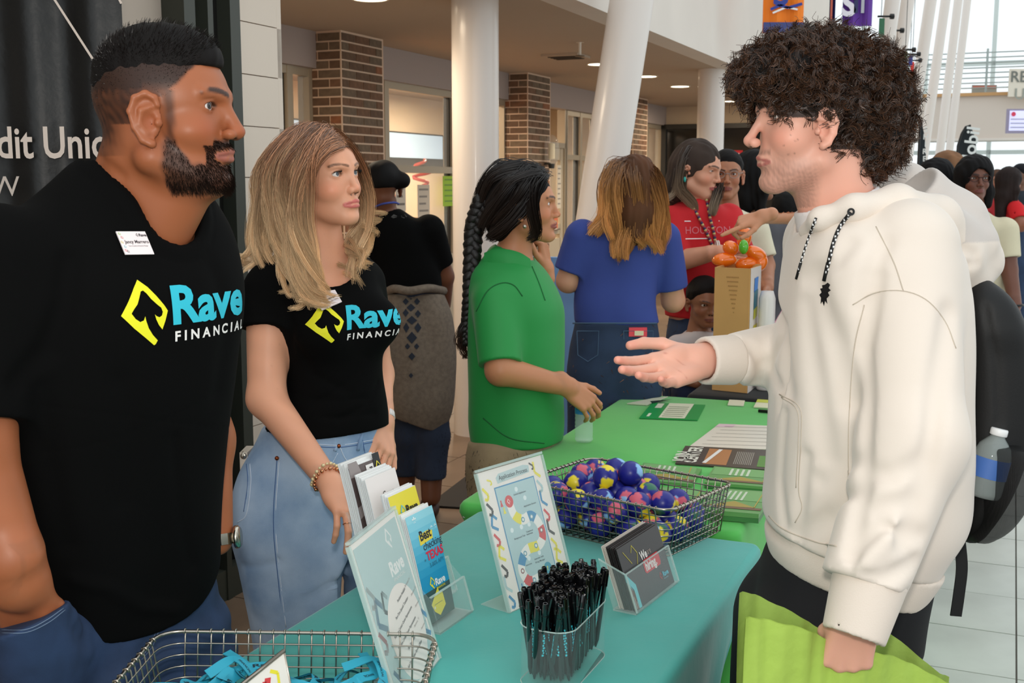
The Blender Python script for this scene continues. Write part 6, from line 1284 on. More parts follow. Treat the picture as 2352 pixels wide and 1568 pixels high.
    mb = MB(); cr = onto(shirt, [(757, 612)])[0]; mb.tube(spl(onto(lambda P: np.minimum(shirt(P), neck(P)), [(712, 585), (735, 604), (757, 612), (775, 600), (785, 575)]), 24) + np.array([0, -.002, 0]), .0008, 5); mb.build('necklace', M_steel, t, True); blob(cr + np.array([0, -.003, -.002]), (.003, .002, .003)).build('pendant', M_black, t, True)
    # print and badge
    O = onto(shirt, [(700, 742)])[0]; tl = R(12); U = ux * math.cos(0) + np.array([0, 0, .02]); V = np.array([0, 0, 1.]) + ux * .10
    shirt_logo(shirt, O - V * .045 + np.array([0, 0, 0]), U, V, -nx, .088, t)
    q = onto(shirt, [(738, 716), (784, 696), (770, 664), (718, 682)]); nn = np.cross(q[1] - q[0], q[3] - q[0]); nn /= np.linalg.norm(nn); nn = nn if nn[1] < 0 else -nn; q = q + nn * .004; q[2] = q[1] + q[3] - q[0]; mb = MB(); mb.quadbox(q, nn * .002); bdg = mb.build('name_badge', mat('white badge', (240, 228, 228), .3), t)
    U2 = q[1] - q[0]; V2 = q[3] - q[0]; w_, h_ = np.linalg.norm(U2), np.linalg.norm(V2); P = Print(q[0] + nn * .0022, U2 / w_, V2 / h_, nn, .0002); P.rect(w_ * .38, h_ * .42, w_ * .5, h_ * .08, (90, 80, 84), 1); P.rect(w_ * .28, h_ * .26, w_ * .66, h_ * .03, (150, 130, 135), 1); P.mark(w_ * .6, h_ * .7, h_ * .2, (90, 80, 86), 0, 1)
    for x, y, c in ((.08, .4, (210, 110, 110)), (.12, .2, (200, 190, 90)), (.06, .06, (120, 190, 200))): P.mark(w_ * x, h_ * y, h_ * .16, c, .4, 1)
    P.build('badge_print', PRINT, bdg)
    # hair: scalp cap, then long waved locks following guides
    def scalp(P, cutf=True):
        p = hd.loc(P); d = ell(p, (-.008, 0, .049), (.0975, .0785, .0895)); part = .0; x, z = p[:, 0], p[:, 2]; y = p[:, 1]
        d = smin(d, ell(p, (-.045, 0, -.01), (.060, .068, .075)), .03)
        if not cutf: return d * hd.s
        face = np.stack([x - .095, y * .98, z + .012], 1).astype(f32); d = smax(d, -ell(face, (0, 0, 0), (.062, .062, .104)), .006); return d * hd.s
    def scalp0(P): return scalp(P, False)
    def hc_(P):
        z = hd.loc(P)[:, 2]; m = np.clip((.02 - z) / .14, 0, 1)[:, None]; return lin((104, 78, 58)) * (1 - m) + lin((205, 170, 118)) * m
    isosurf('hair', scalp, [hd.box(.0035, lo=(-.14, -.11, -.11), hi=(.12, .11, .17))], M_hairm, t, hc_)
    # guides are photo points with a distance, root to tip
    G = []
    def g(pts): G.append(spl(np.array([at(x, y, Y) for x, y, Y in pts]), 18))
    g([(748, 303, 2.52), (700, 330, 2.46), (668, 400, 2.44), (668, 470, 2.45), (690, 560, 2.45), (710, 640, 2.43), (730, 700, 2.41)])
    g([(745, 305, 2.53), (700, 320, 2.47), (655, 390, 2.46), (650, 480, 2.47), (672, 570, 2.46), (680, 640, 2.44), (700, 690, 2.42)])
    g([(738, 303, 2.54), (680, 318, 2.49), (632, 400, 2.49), (624, 480, 2.50), (640, 560, 2.50), (668, 610, 2.48), (690, 670, 2.45)])
    g([(735, 300, 2.56), (665, 318, 2.53), (618, 400, 2.53), (608, 480, 2.54), (610, 560, 2.55), (618, 610, 2.55), (600, 640, 2.56)])
    g([(740, 298, 2.58), (660, 310, 2.57), (606, 400, 2.58), (598, 480, 2.60), (590, 560, 2.60), (575, 600, 2.60), (560, 590, 2.6)])
    g([(748, 303, 2.50), (716, 345, 2.435), (704, 420, 2.42), (692, 500, 2.43), (712, 580, 2.41), (740, 650, 2.40), (775, 668, 2.40)])
    g([(748, 303, 2.50), (712, 350, 2.44), (690, 440, 2.43), (678, 520, 2.43), (700, 620, 2.42), (706, 670, 2.41), (745, 690, 2.40)])
    g([(748, 303, 2.51), (706, 352, 2.45), (680, 450, 2.44), (676, 560, 2.45), (696, 650, 2.42), (722, 705, 2.40), (700, 700, 2.40)])
    g([(720, 305, 2.60), (640, 330, 2.62), (600, 420, 2.64), (590, 520, 2.66), (580, 600, 2.66), (548, 610, 2.66)])
    g([(750, 302, 2.55), (800, 340, 2.60), (826, 420, 2.64), (832, 500, 2.66), (822, 580, 2.62), (800, 620, 2.58), (828, 640, 2.55)])
    g([(752, 302, 2.55), (806, 350, 2.60), (834, 430, 2.64), (836, 480, 2.66), (862, 488, 2.66), (850, 500, 2.66)])
    g([(752, 303, 2.53), (796, 335, 2.56), (822, 400, 2.60), (838, 470, 2.64), (820, 540, 2.62), (790, 590, 2.56), (820, 600, 2.52), (826, 650, 2.50)])
    g([(750, 303, 2.58), (810, 340, 2.66), (838, 420, 2.70), (840, 500, 2.70), (830, 570, 2.68), (812, 560, 2.64)])
    G = np.array(G); rg = np.random.default_rng(11); PP, CC, RR = [], [], []
    dark, midc, lt = lin((84, 58, 42)), lin((178, 124, 90)), lin((255, 216, 168))
    for gi, gd in enumerate(G):
        n = 950 if gi < 8 else 620
        nbr = G[[i for i in (gi - 1, gi + 1) if 0 <= i < len(G) and not (gi in (8, 9) and i in (8, 9) and i != gi)]]
        for lock in range(9):
            ph = rg.uniform(0, 6.28); off = rg.normal(0, .0075, 3); off[1] = abs(off[1]) * .5; w_ = rg.uniform(.35, 1)
            o2 = nbr[rg.integers(len(nbr))]; base = gd * (1 - .5 * (1 - w_)) + o2 * .5 * (1 - w_); u = np.linspace(0, 1, 18)[:, None]; amp = .0045 + .016 * u ** 1.6; fr = rg.uniform(8, 12)
            cu = np.concatenate([np.cos(fr * u + ph), np.sin(fr * u + ph) * .8, .25 * np.sin(fr * u + ph)], 1) * amp; bk = rg.uniform(0, 1) ** .8; lockp = base + off * np.clip(u * 3, .25, 1) + cu + 0; fr_ = 1.0 if gi not in (0, 5, 6, 7, 11) else .35; xr = .082 - .15 * bk * fr_; rt = hd.w((xr, (-.003 if gi < 9 else .003), .049 + .0895 * math.sqrt(max(0, 1 - ((xr + .008) / .0975) ** 2)) + .002)); sm = np.clip(u / .30, 0, 1); sm = sm * sm * (3 - 2 * sm); lockp = rt * (1 - sm) + lockp * sm; tip = rg.uniform(-.04, .10); li = rg.uniform(0, 1)
            m = n // 9; s_ = rg.normal(0, 1, (m, 1, 3)) * (.0056 * np.clip(1.15 - u[None], .3, 1) * np.clip(u[None] * 4 + .55, .5, 1)); fl = rg.normal(0, .0012, (m, 1, 3)) * np.cumsum(np.ones((1, 18, 1)), 1) / 10; P = lockp[None] + s_ + fl
            cut = rg.uniform(.86, 1.0, m); idx = np.linspace(0, 17, 18)[None] * cut[:, None]; i0 = np.clip(idx.astype(int), 0, 16); f_ = (idx - i0)[..., None]; ar = np.arange(m)[:, None]; P = P[ar, i0] * (1 - f_) + P[ar, i0 + 1] * f_
            PP.append(P); g_ = np.clip((u[None, :, 0] - .24 - tip) / .42, 0, 1)[..., None]; jit = rg.uniform(.72, 1.2, (m, 1, 1)) * rg.uniform(.8, 1.15); st = (rg.uniform(size=(m, 1, 1)) < (.16 + .4 * (gi in (5, 6, 7)) * li)); c1 = dark + (midc - dark) * rg.uniform(0, .7, (m, 1, 1)); c1 = np.where(st, midc * 1.2, c1); CC.append((c1 * (1 - g_) + lt * rg.uniform(.6, 1.05, (m, 1, 1)) * g_) * jit); RR.append(np.full(m, .0005))
    PP = np.vstack(PP)
    # keep strands outside the head
    cap0 = lambda q: np.minimum(scalp0(q), hd.f(q) + .002)
    for _ in range(3):
        q = PP.reshape(-1, 3).astype(f32); d = cap0(q); i = np.flatnonzero(d < .0035); qi = q[i]; e = .002; gr = np.stack([cap0(qi + np.array([e if k == j else 0 for k in range(3)], f32)) - d[i] for j in range(3)], 1) / e; gr /= np.linalg.norm(gr, axis=1)[:, None] + 1e-6
        q[i] = qi + gr * np.clip(.0038 - d[i], 0, .06)[:, None]; PP = q.reshape(PP.shape).astype(float)
    strands('hair_strands', PP, np.concatenate(RR), .35, M_hair, t, np.vstack(CC))
build_blonde()
# ================================================ CURLY HAIRED YOUNG MAN
def build_curly():
    t = thing('person', 'young man with dark curly hair in cream hoodie and backpack, palm held out', 'person', (.62, 1.95, 0))
    s1 = 1.0
    e0 = at(1893, 300, 1.87); T = e0 + np.array([0, .078, 0])
    hd = Head(T, R(180 + 4), R(2), 0, 1.03, gaze=(0, 0), col=(228, 170, 148), lips=(196, 118, 108), brow=(24, 18, 15), iris=(40, 26, 18), nose=.126, nw=.92, jaw=.046, w=.98, lip=.60, ear=.86, jz=.000, open=.75, browt=1.25, ex=.014, fx=.89)
    nb = at(1942, 520, 1.97)
    def neck(P): return smin(cone(P, hd.w((-.028, 0, -.03)), nb, .055, .060), cone(P, hd.w((.0, 0, -.06)), nb + np.array([-.02, 0, -.01]), .042, .044), .02)
    yaw = R(82); ux = np.array([math.cos(yaw), math.sin(yaw), 0]); fx = np.array([-math.sin(yaw), math.cos(yaw), 0])   # fx: the way he faces
    def row(y, xl, xr, rx=.20, Y=1.98, n=2.4):
        a, b = at(xl, y, Y), at(xr, y, Y); hw = (b[0] - a[0]) / 2; return (a[2], (a[0] + b[0]) / 2, Y, rx, hw, yaw, n)
    T_ = [row(1330, 1800, 2120, .17), row(1255, 1768, 2160, .19), row(1190, 1757, 2200, .20), row(1080, 1765, 2214, .205), row(900, 1775, 2214, .21), row(750, 1790, 2214, .215), row(650, 1800, 2205, .215), row(560, 1815, 2180, .195), row(500, 1838, 2120, .15), row(462, 1862, 2060, .10)]
    def torso(P): return loft(P, T_, .02)
    sL = at(2085, 570, 1.86); eL = at(2095, 1010, 1.74); wL = at(1975, 1400, 1.66)     # near arm, hanging
    sR = at(1900, 560, 2.14); eR = at(1880, 800, 2.24); wR = at(1600, 830, 2.02)      # far arm, held out
    def slv_l(P):
        d = chain(P, [sL, eL, at(1985, 1330, 1.67)], [.083, .078, .064], .03)
        c1, c2 = at(2012, 1290, 1.68), at(1965, 1440, 1.64); return d
    def slv_r(P): return chain(P, [sR, eR, at(1690, 826, 2.06)], [.08, .066, .047], .03)
    cuL = (at(1998, 1330, 1.672), at(1960, 1462, 1.645)); cuR = (at(1680, 826, 2.055), at(1616, 828, 2.025))
    folds = []
    def hood0(P):
        d = smin(smin(torso(P), slv_l(P), .018), slv_r(P), .03)
        z = P[:, 2]
        d = d + .0022 * vnoise(P * np.array([1, 1, .45], f32), 12, 5)
        d = relief(P, d, folds)
        return d
    q_ = []
    for q, r, am in (([(1790, 600), (1800, 760), (1810, 900)], .018, .006), ([(2010, 640), (1985, 800), (1990, 950), (1975, 1150), (1955, 1270)], .012, .012), ([(2030, 560), (1995, 640), (1985, 700)], .014, .006), ([(1870, 640), (1920, 800), (1950, 920)], .022, .007), ([(1850, 700), (1880, 900), (1900, 1050)], .02, .006), ([(1975, 1120), (1900, 1190), (1830, 1230)], .016, .006), ([(1970, 1050), (1880, 1100)], .014, .004),
                     ([(2180, 720), (2150, 900), (2120, 1100), (2080, 1250)], .016, .007), ([(2090, 1150), (2010, 1170)], .014, .006), ([(2120, 1060), (2050, 1090), (1990, 1085)], .014, .005), ([(2110, 1230), (2020, 1210), (1975, 1240)], .014, .007), ([(2100, 1290), (2030, 1330), (1990, 1330)], .012, .007), ([(1960, 1290), (1935, 1340), (1950, 1370)], .010, .007), ([(2080, 1370), (2010, 1400), (1990, 1420)], .010, .006), ([(2060, 1210), (1990, 1290), (1950, 1300)], .012, -.006),
                     ([(1720, 790), (1750, 830), (1740, 880)], .012, .007), ([(1790, 780), (1760, 840), (1790, 890)], .012, .006), ([(1650, 870), (1690, 880), (1720, 900)], .009, .005), ([(1850, 1050), (1840, 1150), (1830, 1230)], .012, .005), ([(1800, 950), (1790, 1100), (1800, 1200)], .012, .005), ([(1950, 560), (1920, 600), (1850, 640)], .014, .004)):
        q_.append((onto(hood0, q), r, am * 2.0))
    folds += q_
    def band(P):   # ribbed hem
        return loft(P, [row(1395, 1840, 2060, .160), row(1345, 1800, 2110, .168), row(1290, 1777, 2150, .178), row(1235, 1762, 2180, .182), row(1215, 1762, 2190, .18)], .01)
    hemn = np.array([.13, 0, 1.0]); zh = at(1768, 1215, 1.98); zb = at(1768, 1310, 1.98)
    def slant(P, z0, k=.30): x = P[:, 0] - .44; return (z0 - .27 * x * 1.0 - .10 * np.clip(x, 0, 1) * 0) - P[:, 2]
    zt_ = at(1765, 1188, 1.98)[2]; zb_ = at(1790, 1262, 1.98)[2]
    def hoodie(P):
        d = hood0(P); d = smax(d, slant(P, zt_), .006)
        d = smax(d, -(neck(P) - .012), .006)
        d = smax(d, plane(P, cuL[0] * .9 + cuL[1] * .1, cuL[1] - cuL[0]) + np.where(np.linalg.norm(P - cuL[0].astype(f32), axis=1) < .14, 0, -9), .004)
        d = smax(d, plane(P, cuR[0], cuR[1] - cuR[0]) + np.where(np.linalg.norm(P - cuR[0].astype(f32), axis=1) < .16, 0, -9), .004)
        return d
    M_hood = mat('cream fleece', (228, 216, 204), .9, bump=('noise', 900, .2, .001), sheen=.25, spec=.2); M_rib = mat('cream ribbing', (224, 211, 198), .92, bump=('noise', 500, .3, .0012), sheen=.2, spec=.2); M_hin = mat('grey marl lining', (198, 190, 184), .95, noise=(220, .2))
    isosurf('hoodie', hoodie, [((.28, 1.52, .74), (.95, 2.42, 1.62), .0060)], M_hood, t)
    def hemb(P): return smax(smax(smin(band(P), hood0(P) + .012, .01), slant(P, zb_), .004), -slant(P, zt_ + .004), .003)
    isosurf('hem_band', hemb, [((.36, 1.72, .72), (.86, 2.3, 1.06), .0055)], M_rib, t)
    def cuff(a, b, r0, r1): 
        ax = (b - a) / np.linalg.norm(b - a)
        def f(P):
            d = cone(P, a, b, r0, r1); s_ = plane(P, a, ax); L_ = np.linalg.norm(b - a); d = smax(smax(d, s_ - L_, .004), -s_ - .004, .004); return smax(d, -(cone(P, a + ax * L_ * .5, b + ax * .05, r0 - .012, r1 - .008)), .003)
        return f
    cl, cr_ = cuff(cuL[0], cuL[1], .056, .047), cuff(cuR[0], cuR[1], .046, .043)
    isosurf('cuff', cl, [(np.minimum(*cuL) - .08, np.maximum(*cuL) + .08, .0035)], M_rib, t); isosurf('cuff', cr_, [(np.minimum(*cuR) - .07, np.maximum(*cuR) + .07, .0035)], M_rib, t)
    # hood lying on the back and round the neck
    def hood(P):
        a = chain(P, [at(1852, 530, 1.92), at(1885, 503, 1.87), at(1960, 480, 1.855), at(2060, 468, 1.88), at(2150, 500, 1.95), at(2235, 560, 2.02), at(2248, 600, 2.05)], [.013, .016, .021, .029, .036, .038, .033], .02)
        b = chain(P, [at(2050, 430, 2.04), at(2100, 450, 2.04), at(2180, 520, 2.05), at(2235, 600, 2.05), at(2215, 650, 2.05)], [.034, .052, .062, .045, .028], .03)
        c = chain(P, [at(1850, 520, 2.05), at(1900, 470, 2.12), at(1990, 425, 2.16), at(2080, 430, 2.16), at(2160, 500, 2.15), at(2235, 570, 2.12)], [.015, .020, .03, .042, .045, .04], .02)
        b2 = chain(P, [at(2120, 530, 1.96), at(2190, 590, 1.99), at(2222, 640, 2.02), at(2190, 655, 2.02)], [.05, .045, .032, .03], .03)
        d = smin(smin(smin(a, b, .012), c, .015), b2, .02)
        d = d + .0085 * np.exp(-(polyd(P, cr1) / .009) ** 2) + .007 * np.exp(-(polyd(P, cr2) / .008) ** 2)
        d = smax(d, -(neck(P) - .016), .01)
        d = smax(d, -ell(P, at(2030, 395, 2.03), (.085, .085, .062)), .012); return d
    cr1 = cr2 = np.array([[9, 9, 9], [9, 9, 9.1]]); A_ = onto(hood, [(2130, 510), (2180, 560), (2240, 585)]); B_2 = onto(hood, [(2150, 585), (2200, 610), (2245, 605)]); cr1, cr2 = A_, B_2
    def hcol(P):
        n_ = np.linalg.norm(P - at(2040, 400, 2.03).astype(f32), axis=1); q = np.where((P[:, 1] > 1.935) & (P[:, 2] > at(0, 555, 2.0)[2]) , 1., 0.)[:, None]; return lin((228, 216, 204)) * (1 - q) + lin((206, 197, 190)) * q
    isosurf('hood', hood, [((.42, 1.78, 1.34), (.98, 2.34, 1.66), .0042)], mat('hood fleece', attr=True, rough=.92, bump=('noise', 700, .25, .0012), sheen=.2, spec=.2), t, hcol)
    # white undershirt collar
    def inner(P): d = smin(neck(P) - .0075, cone(P, nb, nb - np.array([-.01, 0, .10]), .068, .075), .03); return smax(smax(d, P[:, 2] - (at(1862, 482, 1.93)[2] + .34 * (P[:, 0] - at(1862, 482, 1.93)[0])), .004), -(neck(P) - .001), .002)
    isosurf('undershirt', inner, [(nb - .17, nb + .14, .0038)], mat('white cotton', (236, 230, 228), .85), t)
    # drawcords, zip, emblem
    M_cord = mat('black cord', attr=True, rough=.6)
    def cord(px, nm, w=.0032, off=.0035):
        P = spl(onto(lambda P: np.minimum(hoodie(P), hood(P)), spl(np.array(px, float), 14)), 46) + np.array([0, -off, 0]); mb = MB(); mb.tube(P, w, 7, col=(14, 14, 15)); T2 = np.gradient(P, axis=0); T2 /= np.linalg.norm(T2, axis=1)[:, None]
        for i in range(2, 42, 2): mb.box(P[i] + np.array([-.0012 if i % 4 else .0012, -w * .85, 0]), (.0026, .0016, .0036), col=(228, 228, 228))
        mb.build(nm, M_cord, t, True); m2 = MB(); m2.tube(np.array([P[-1] - T2[-1] * .03, P[-1]]), w * 1.25, 8, col=(12, 12, 12)); m2.build('cord_tip', M_cord, t, True)
    cord([(1952, 488), (1928, 520), (1912, 560), (1900, 610), (1892, 645)], 'drawcord'); cord([(1873, 500), (1858, 540), (1842, 590), (1828, 640)], 'drawcord', .0022)
    eye_ = onto(hood, [(1952, 486)])[0]; mb = MB(); mb.lathe([(.003, .001), (.006, .001), (.006, .003), (.003, .003)], 16, eye_ + np.array([0, -.004, 0]), M=rotm(0, 0, R(90))); mb.build('eyelet', M_black, t)
    E0 = onto(hoodie, [(1893, 672)])[0]; P_ = [([(0, 18), (4, 24), (8, 20), (6, 12), (10, 8), (6, 2), (9, -4), (5, -12), (7, -24), (2, -18), (0, -30), (-4, -20), (-8, -26), (-7, -12), (-11, -6), (-6, 0), (-9, 8), (-4, 10), (-5, 16)])]
    V2, F2 = tess([[(x * .00050, y * .00072) for x, y in P_[0]]]); wrap_print('chest_emblem', hoodie, E0, (1, 0, 0), (0, 0, 1), (0, 1, 0), [(V2, F2, (20, 20, 22))], t)
    M_seam = mat('hoodie seam', (196, 184, 168), .9)
    for q in ([(2012, 520), (2052, 600), (2075, 668)], [(1958, 700), (2010, 672), (2075, 668), (2130, 690), (2172, 740), (2196, 800)], [(1790, 905), (1836, 935), (1840, 1000), (1834, 1120), (1842, 1165), (1826, 1200)], [(1795, 912), (1830, 940), (1834, 1000), (1828, 1120)], [(1985, 700), (1962, 800), (1950, 960), (1948, 1100)]): seam('seam', hoodie, q, .0010, M_seam, t, 30)
    for q in ([(1766, 1185), (1800, 1215), (1870, 1243), (1922, 1254)],): seam('seam', lambda P: np.minimum(hoodie(P), hemb(P)), q, .0013, M_seam, t, 30)
    # trousers
    Lc = np.array([.535, 1.98, 0])
    def pants(P):
        d = loft(P, [row(1480, 1730, 2100, .165), row(1400, 1735, 2110, .165), row(1300, 1755, 2135, .165), row(1240, 1775, 2150, .155)], .02)
        for s_ in (-1, 1): d = smin(d, chain(P, [Lc + ux * .085 * s_ + np.array([.0, 0, .78]), Lc + ux * .10 * s_ + np.array([-.03, 0, .42]), Lc + ux * .11 * s_ + np.array([.0, 0, .06])], [.13, .105, .085], .02), .03)
        return d + .003 * vnoise(P, 14, 3)
    M_pt = mat('black trousers', (12, 13, 17), .85, bump=('noise', 400, .1, .001)); isosurf('trousers', pants, [((.28, 1.65, .0), (.86, 2.32, 1.03), .011)], M_pt, t)
    for s_ in (-1, 1): mb = blob(Lc + ux * .11 * s_ + fx * .05 + np.array([0, 0, .05]), (.05, .15, .05), np.stack([ux, fx, [0, 0, 1]], 1)); mb.build('shoe', M_black, t, True)
    # hands: far palm up, near fist round the bag
    fd = at(1440, 872, 1.91) - wR; pn_ = np.array([.1, .80, -.62]); M1 = axes(fd, pn_)
    M1 = M1 if (M1[:, 1] @ np.array([0, .3, 1])) > 0 else mirror(M1)
    hR = Hand(wR + np.array([.004, 0, 0]), M1, 1.02, curl=((.02, .16, .12), (.06, .18, .14), (.14, .22, .16), (.26, .26, .2)), spread=(.08, .02, -.03, -.09), thumb=((.55, .70, .10), (.86, .50, .25), (.97, .2, .2)), wr=.030)
    g0 = at(1940, 1480, 1.645); M2 = axes(np.array([-.10, .10, -1.0]), np.array([-.25, -1, .1])); M2 = M2 if M2[0, 1] < 0 else mirror(M2)
    hL = Hand(at(1966, 1402, 1.668), M2, 1.0, curl=((1.2, 1.5, .9), (1.25, 1.55, .9), (1.3, 1.55, .9), (1.3, 1.5, .9)), spread=(.02, 0, 0, -.02), thumb=((.80, .35, -.45), (.75, -.2, -.65), (.4, -.8, -.4)), wr=.030)
    def body(P):
        d = smin(neck(P), smin(cone(P, eR, wR, .045, .030), cone(P, eL, hL.w((0, 0, 0)), .038, .030), .01), .01); d = smin(d, cone(P, nb + np.array([.02, 0, -.05]), nb - np.array([-.06, 0, .45]), .055, .09), .03); return nearh(P, d, [hR, hL], .01)
    def full(P): return near(P, body, hd, .02)
    def paint(p, C):
        x, y, z = p[:, 0], np.abs(p[:, 1]), p[:, 2]; n = np.clip(.5 + .6 * vnoise(p, 800, 5), 0, 1)
        m = np.clip((-.026 - z - .35 * (.06 - x) * (x < .06)) / .03, 0, 1) * (x > -.005) * (z > -.12) * np.clip((x + .005) / .02, 0, 1); m = np.maximum(m * .42, .5 * np.exp(-((z + .0295) / .005) ** 2) * (x > .085) * (y < .03)); m = m * (.55 + .6 * n); m = m[:, None]; C = C * (1 - m) + lin((92, 70, 62)) * m
        ho = ell(p, (.107, 0, -.035), (.080, .12, .078)); hm_ = np.clip((ho - .004) / .004, 0, 1) * np.where(x < -.012, z > -.03, z > .022) * (y < .0775); C = C * (1 - hm_[:, None] * .95) + lin((22, 15, 12)) * hm_[:, None] * .95
        for a, b in ((.060, -.004), (.048, -.012), (.052, -.014), (.060, -.034), (.051, -.033), (.020, .003), (.035, .012), (.07, -.02)): C = C * (1 - .55 * np.exp(-(((x - a) ** 2 + (z - b) ** 2) / .0014 ** 2)) * (p[:, 1] > .02))[:, None] if False else C * (1 - .5 * np.exp(-(((x - a) ** 2 + (z - b) ** 2) / .0013 ** 2)) * (y > .02))[:, None]
        return C
    hd.extra.append(paint)
    def cf(P):
        C = hd.colours(P)
        for h_ in (hR, hL):
            q = h_.loc(P); m = (np.abs(q) < .2).all(1)
            for pts, r in h_.ch + [h_.th]:
                tp = pts[-1]; dd = np.linalg.norm(q - tp.astype(f32), axis=1); a = .5 * np.exp(-(dd / .016) ** 2)[:, None]; C = C * (1 - a) + lin((232, 140, 122)) * a
            if h_ is hR:
                for pl in ([(.080, .030, -.014), (.06, .012, -.014), (.02, .010, -.014)], [(.090, .015, -.014), (.075, -.01, -.014), (.068, -.035, -.012)], [(.075, .03, -.014), (.058, .0, -.014), (.045, -.03, -.012)]):
                    a = .35 * np.exp(-(polyd(q, np.array(pl)) / .0016) ** 2)[:, None]; C = C * (1 - a) + lin((176, 96, 80)) * a
        return C
    bx = hd.box(.0021); b1, b2 = hR.box(.0021), hL.box(.0021); lo = np.minimum(bx[0], nb - .1); 
    isosurf('body', full, [((.02, 1.5, .88), (.95, 2.4, float(lo[2]) + .01), .008), (lo, bx[1], .0024), b1, b2], M_skin, t, cf); hd.eyes(t)
    # curls: a dark core and several thousand springy locks
    C_ = [((1885, 200), 2.0, (.115, .105, .098)), ((1800, 175), 1.95, (.075, .09, .060)), ((2000, 240), 2.02, (.062, .095, .10)), ((1978, 325), 2.0, (.060, .088, .052)), ((1742, 172), 1.95, (.022, .075, .026))]
    Ck = [(at(x, y, Y), np.array(r)) for (x, y), Y, r in C_]
    def core(P):
        d = None
        for c, r in Ck: e = ell(P, c, r); d = e if d is None else smin(d, e, .03)
        p = hd.loc(P); nape = ell(P, at(1960, 360, 1.99), (.040, .075, .035)); d = smin(d, nape, .02)
        fc = ell(p, (.107, 0, -.035), (.082, .12, .083)); d = smax(d, -fc, .01); ee = ell(p, (.014, .085, -.014), (.023, .05, .032)); ee2 = ell(p, (.014, -.085, -.014), (.023, .05, .032)); return smax(smax(d, -ee, .008), -ee2, .008)
    isosurf('hair', lambda P: core(P) + .004 + .006 * vnoise(P, 55, 4), [((.28, 1.82, 1.55), (.78, 2.14, 1.92), .005)], M_hairm, t, lambda P: np.tile(lin((16, 11, 9)), (len(P), 1)))
    rg = np.random.default_rng(8); cen = at(1890, 230, 1.99); Vc, _ = nets(core, (.28, 1.82, 1.55), (.78, 2.14, 1.92), .006); n = 3200; Q = Vc[rg.integers(len(Vc), size=n)]; e = .003; gr = np.stack([core((Q + np.eye(3)[i] * e).astype(f32)) - core(Q.astype(f32)) for i in range(3)], 1); gr /= np.linalg.norm(gr, axis=1)[:, None] + 1e-6
    Vh, _ = nets(hd.f, *hd.box(.006)); ph = hd.loc(Vh.astype(f32)); ho = ell(ph, (.107, 0, -.035), (.080, .12, .078)); ok = (ho > .0) & (np.abs(ph[:, 1]) > .03) & (np.abs(ph[:, 1]) < .078) & np.where(ph[:, 0] < -.010, ph[:, 2] > -.018, ph[:, 2] > .030); Vh = Vh[ok]; Vh = Vh[rg.integers(len(Vh), size=650)]; gh_ = Vh - hd.w((-.01, 0, .02)); gh_ /= np.linalg.norm(gh_, axis=1)[:, None]; Q = np.vstack([Q, Vh + gh_ * .012]); gr = np.vstack([gr, gh_])
    p = hd.loc(Q.astype(f32)); ok = ~((p[:, 0] > .085) & (p[:, 2] < .055)); Q, gr = Q[ok], gr[ok]; n = len(Q); m = 14; u = np.linspace(0, 1, m)[None, :, None]
    dr = gr * .42 + rg.normal(0, .34, (n, 3)) + np.array([0, 0, -.32]) + (Q - cen) * 1.0; dr /= np.linalg.norm(dr, axis=1)[:, None]; L_ = rg.uniform(.022, .042, (n, 1, 1)); a1 = np.cross(dr, rg.normal(size=(n, 3))); a1 /= np.linalg.norm(a1, axis=1)[:, None]; a2 = np.cross(dr, a1); tw = rg.uniform(6, 12, (n, 1, 1)) * rg.choice([-1, 1], (n, 1, 1)); ph = rg.uniform(0, 6.3, (n, 1, 1)); rad = rg.uniform(.0045, .0085, (n, 1, 1)) * np.clip(.4 + u, 0, 1)
    base = Q[:, None] - gr[:, None] * .016 + dr[:, None] * L_ * u + (np.cos(ph + tw * u) * a1[:, None] + np.sin(ph + tw * u) * a2[:, None]) * rad
    PP, CC = [], []
    for k in range(9):
        o = rg.normal(0, .0017, (n, 1, 3)) + rg.normal(0, .0016, (n, 1, 3)) * u; fz = 1 + (k == 8) * .5; PP.append(base + o * fz + (rg.normal(0, .006, (n, 1, 3)) * u ** 2 if k >= 7 else 0)); tipc = np.clip(rg.uniform(.3, 1.6, (n, 1, 1)), 0, 2); c = lin((15, 10, 8)) * (1 - u) + lin((70, 44, 27)) * u ** 1.5 * tipc; CC.append(np.broadcast_to(c * rg.uniform(.6, 1.4, (n, 1, 1)), (n, m, 3)))
    strands('hair_strands', np.vstack(PP), .00062, .5, M_hair, t, np.vstack(CC))
    return t, hoodie, hL, g0
CUR, HOODF, CHL, G0 = build_curly()
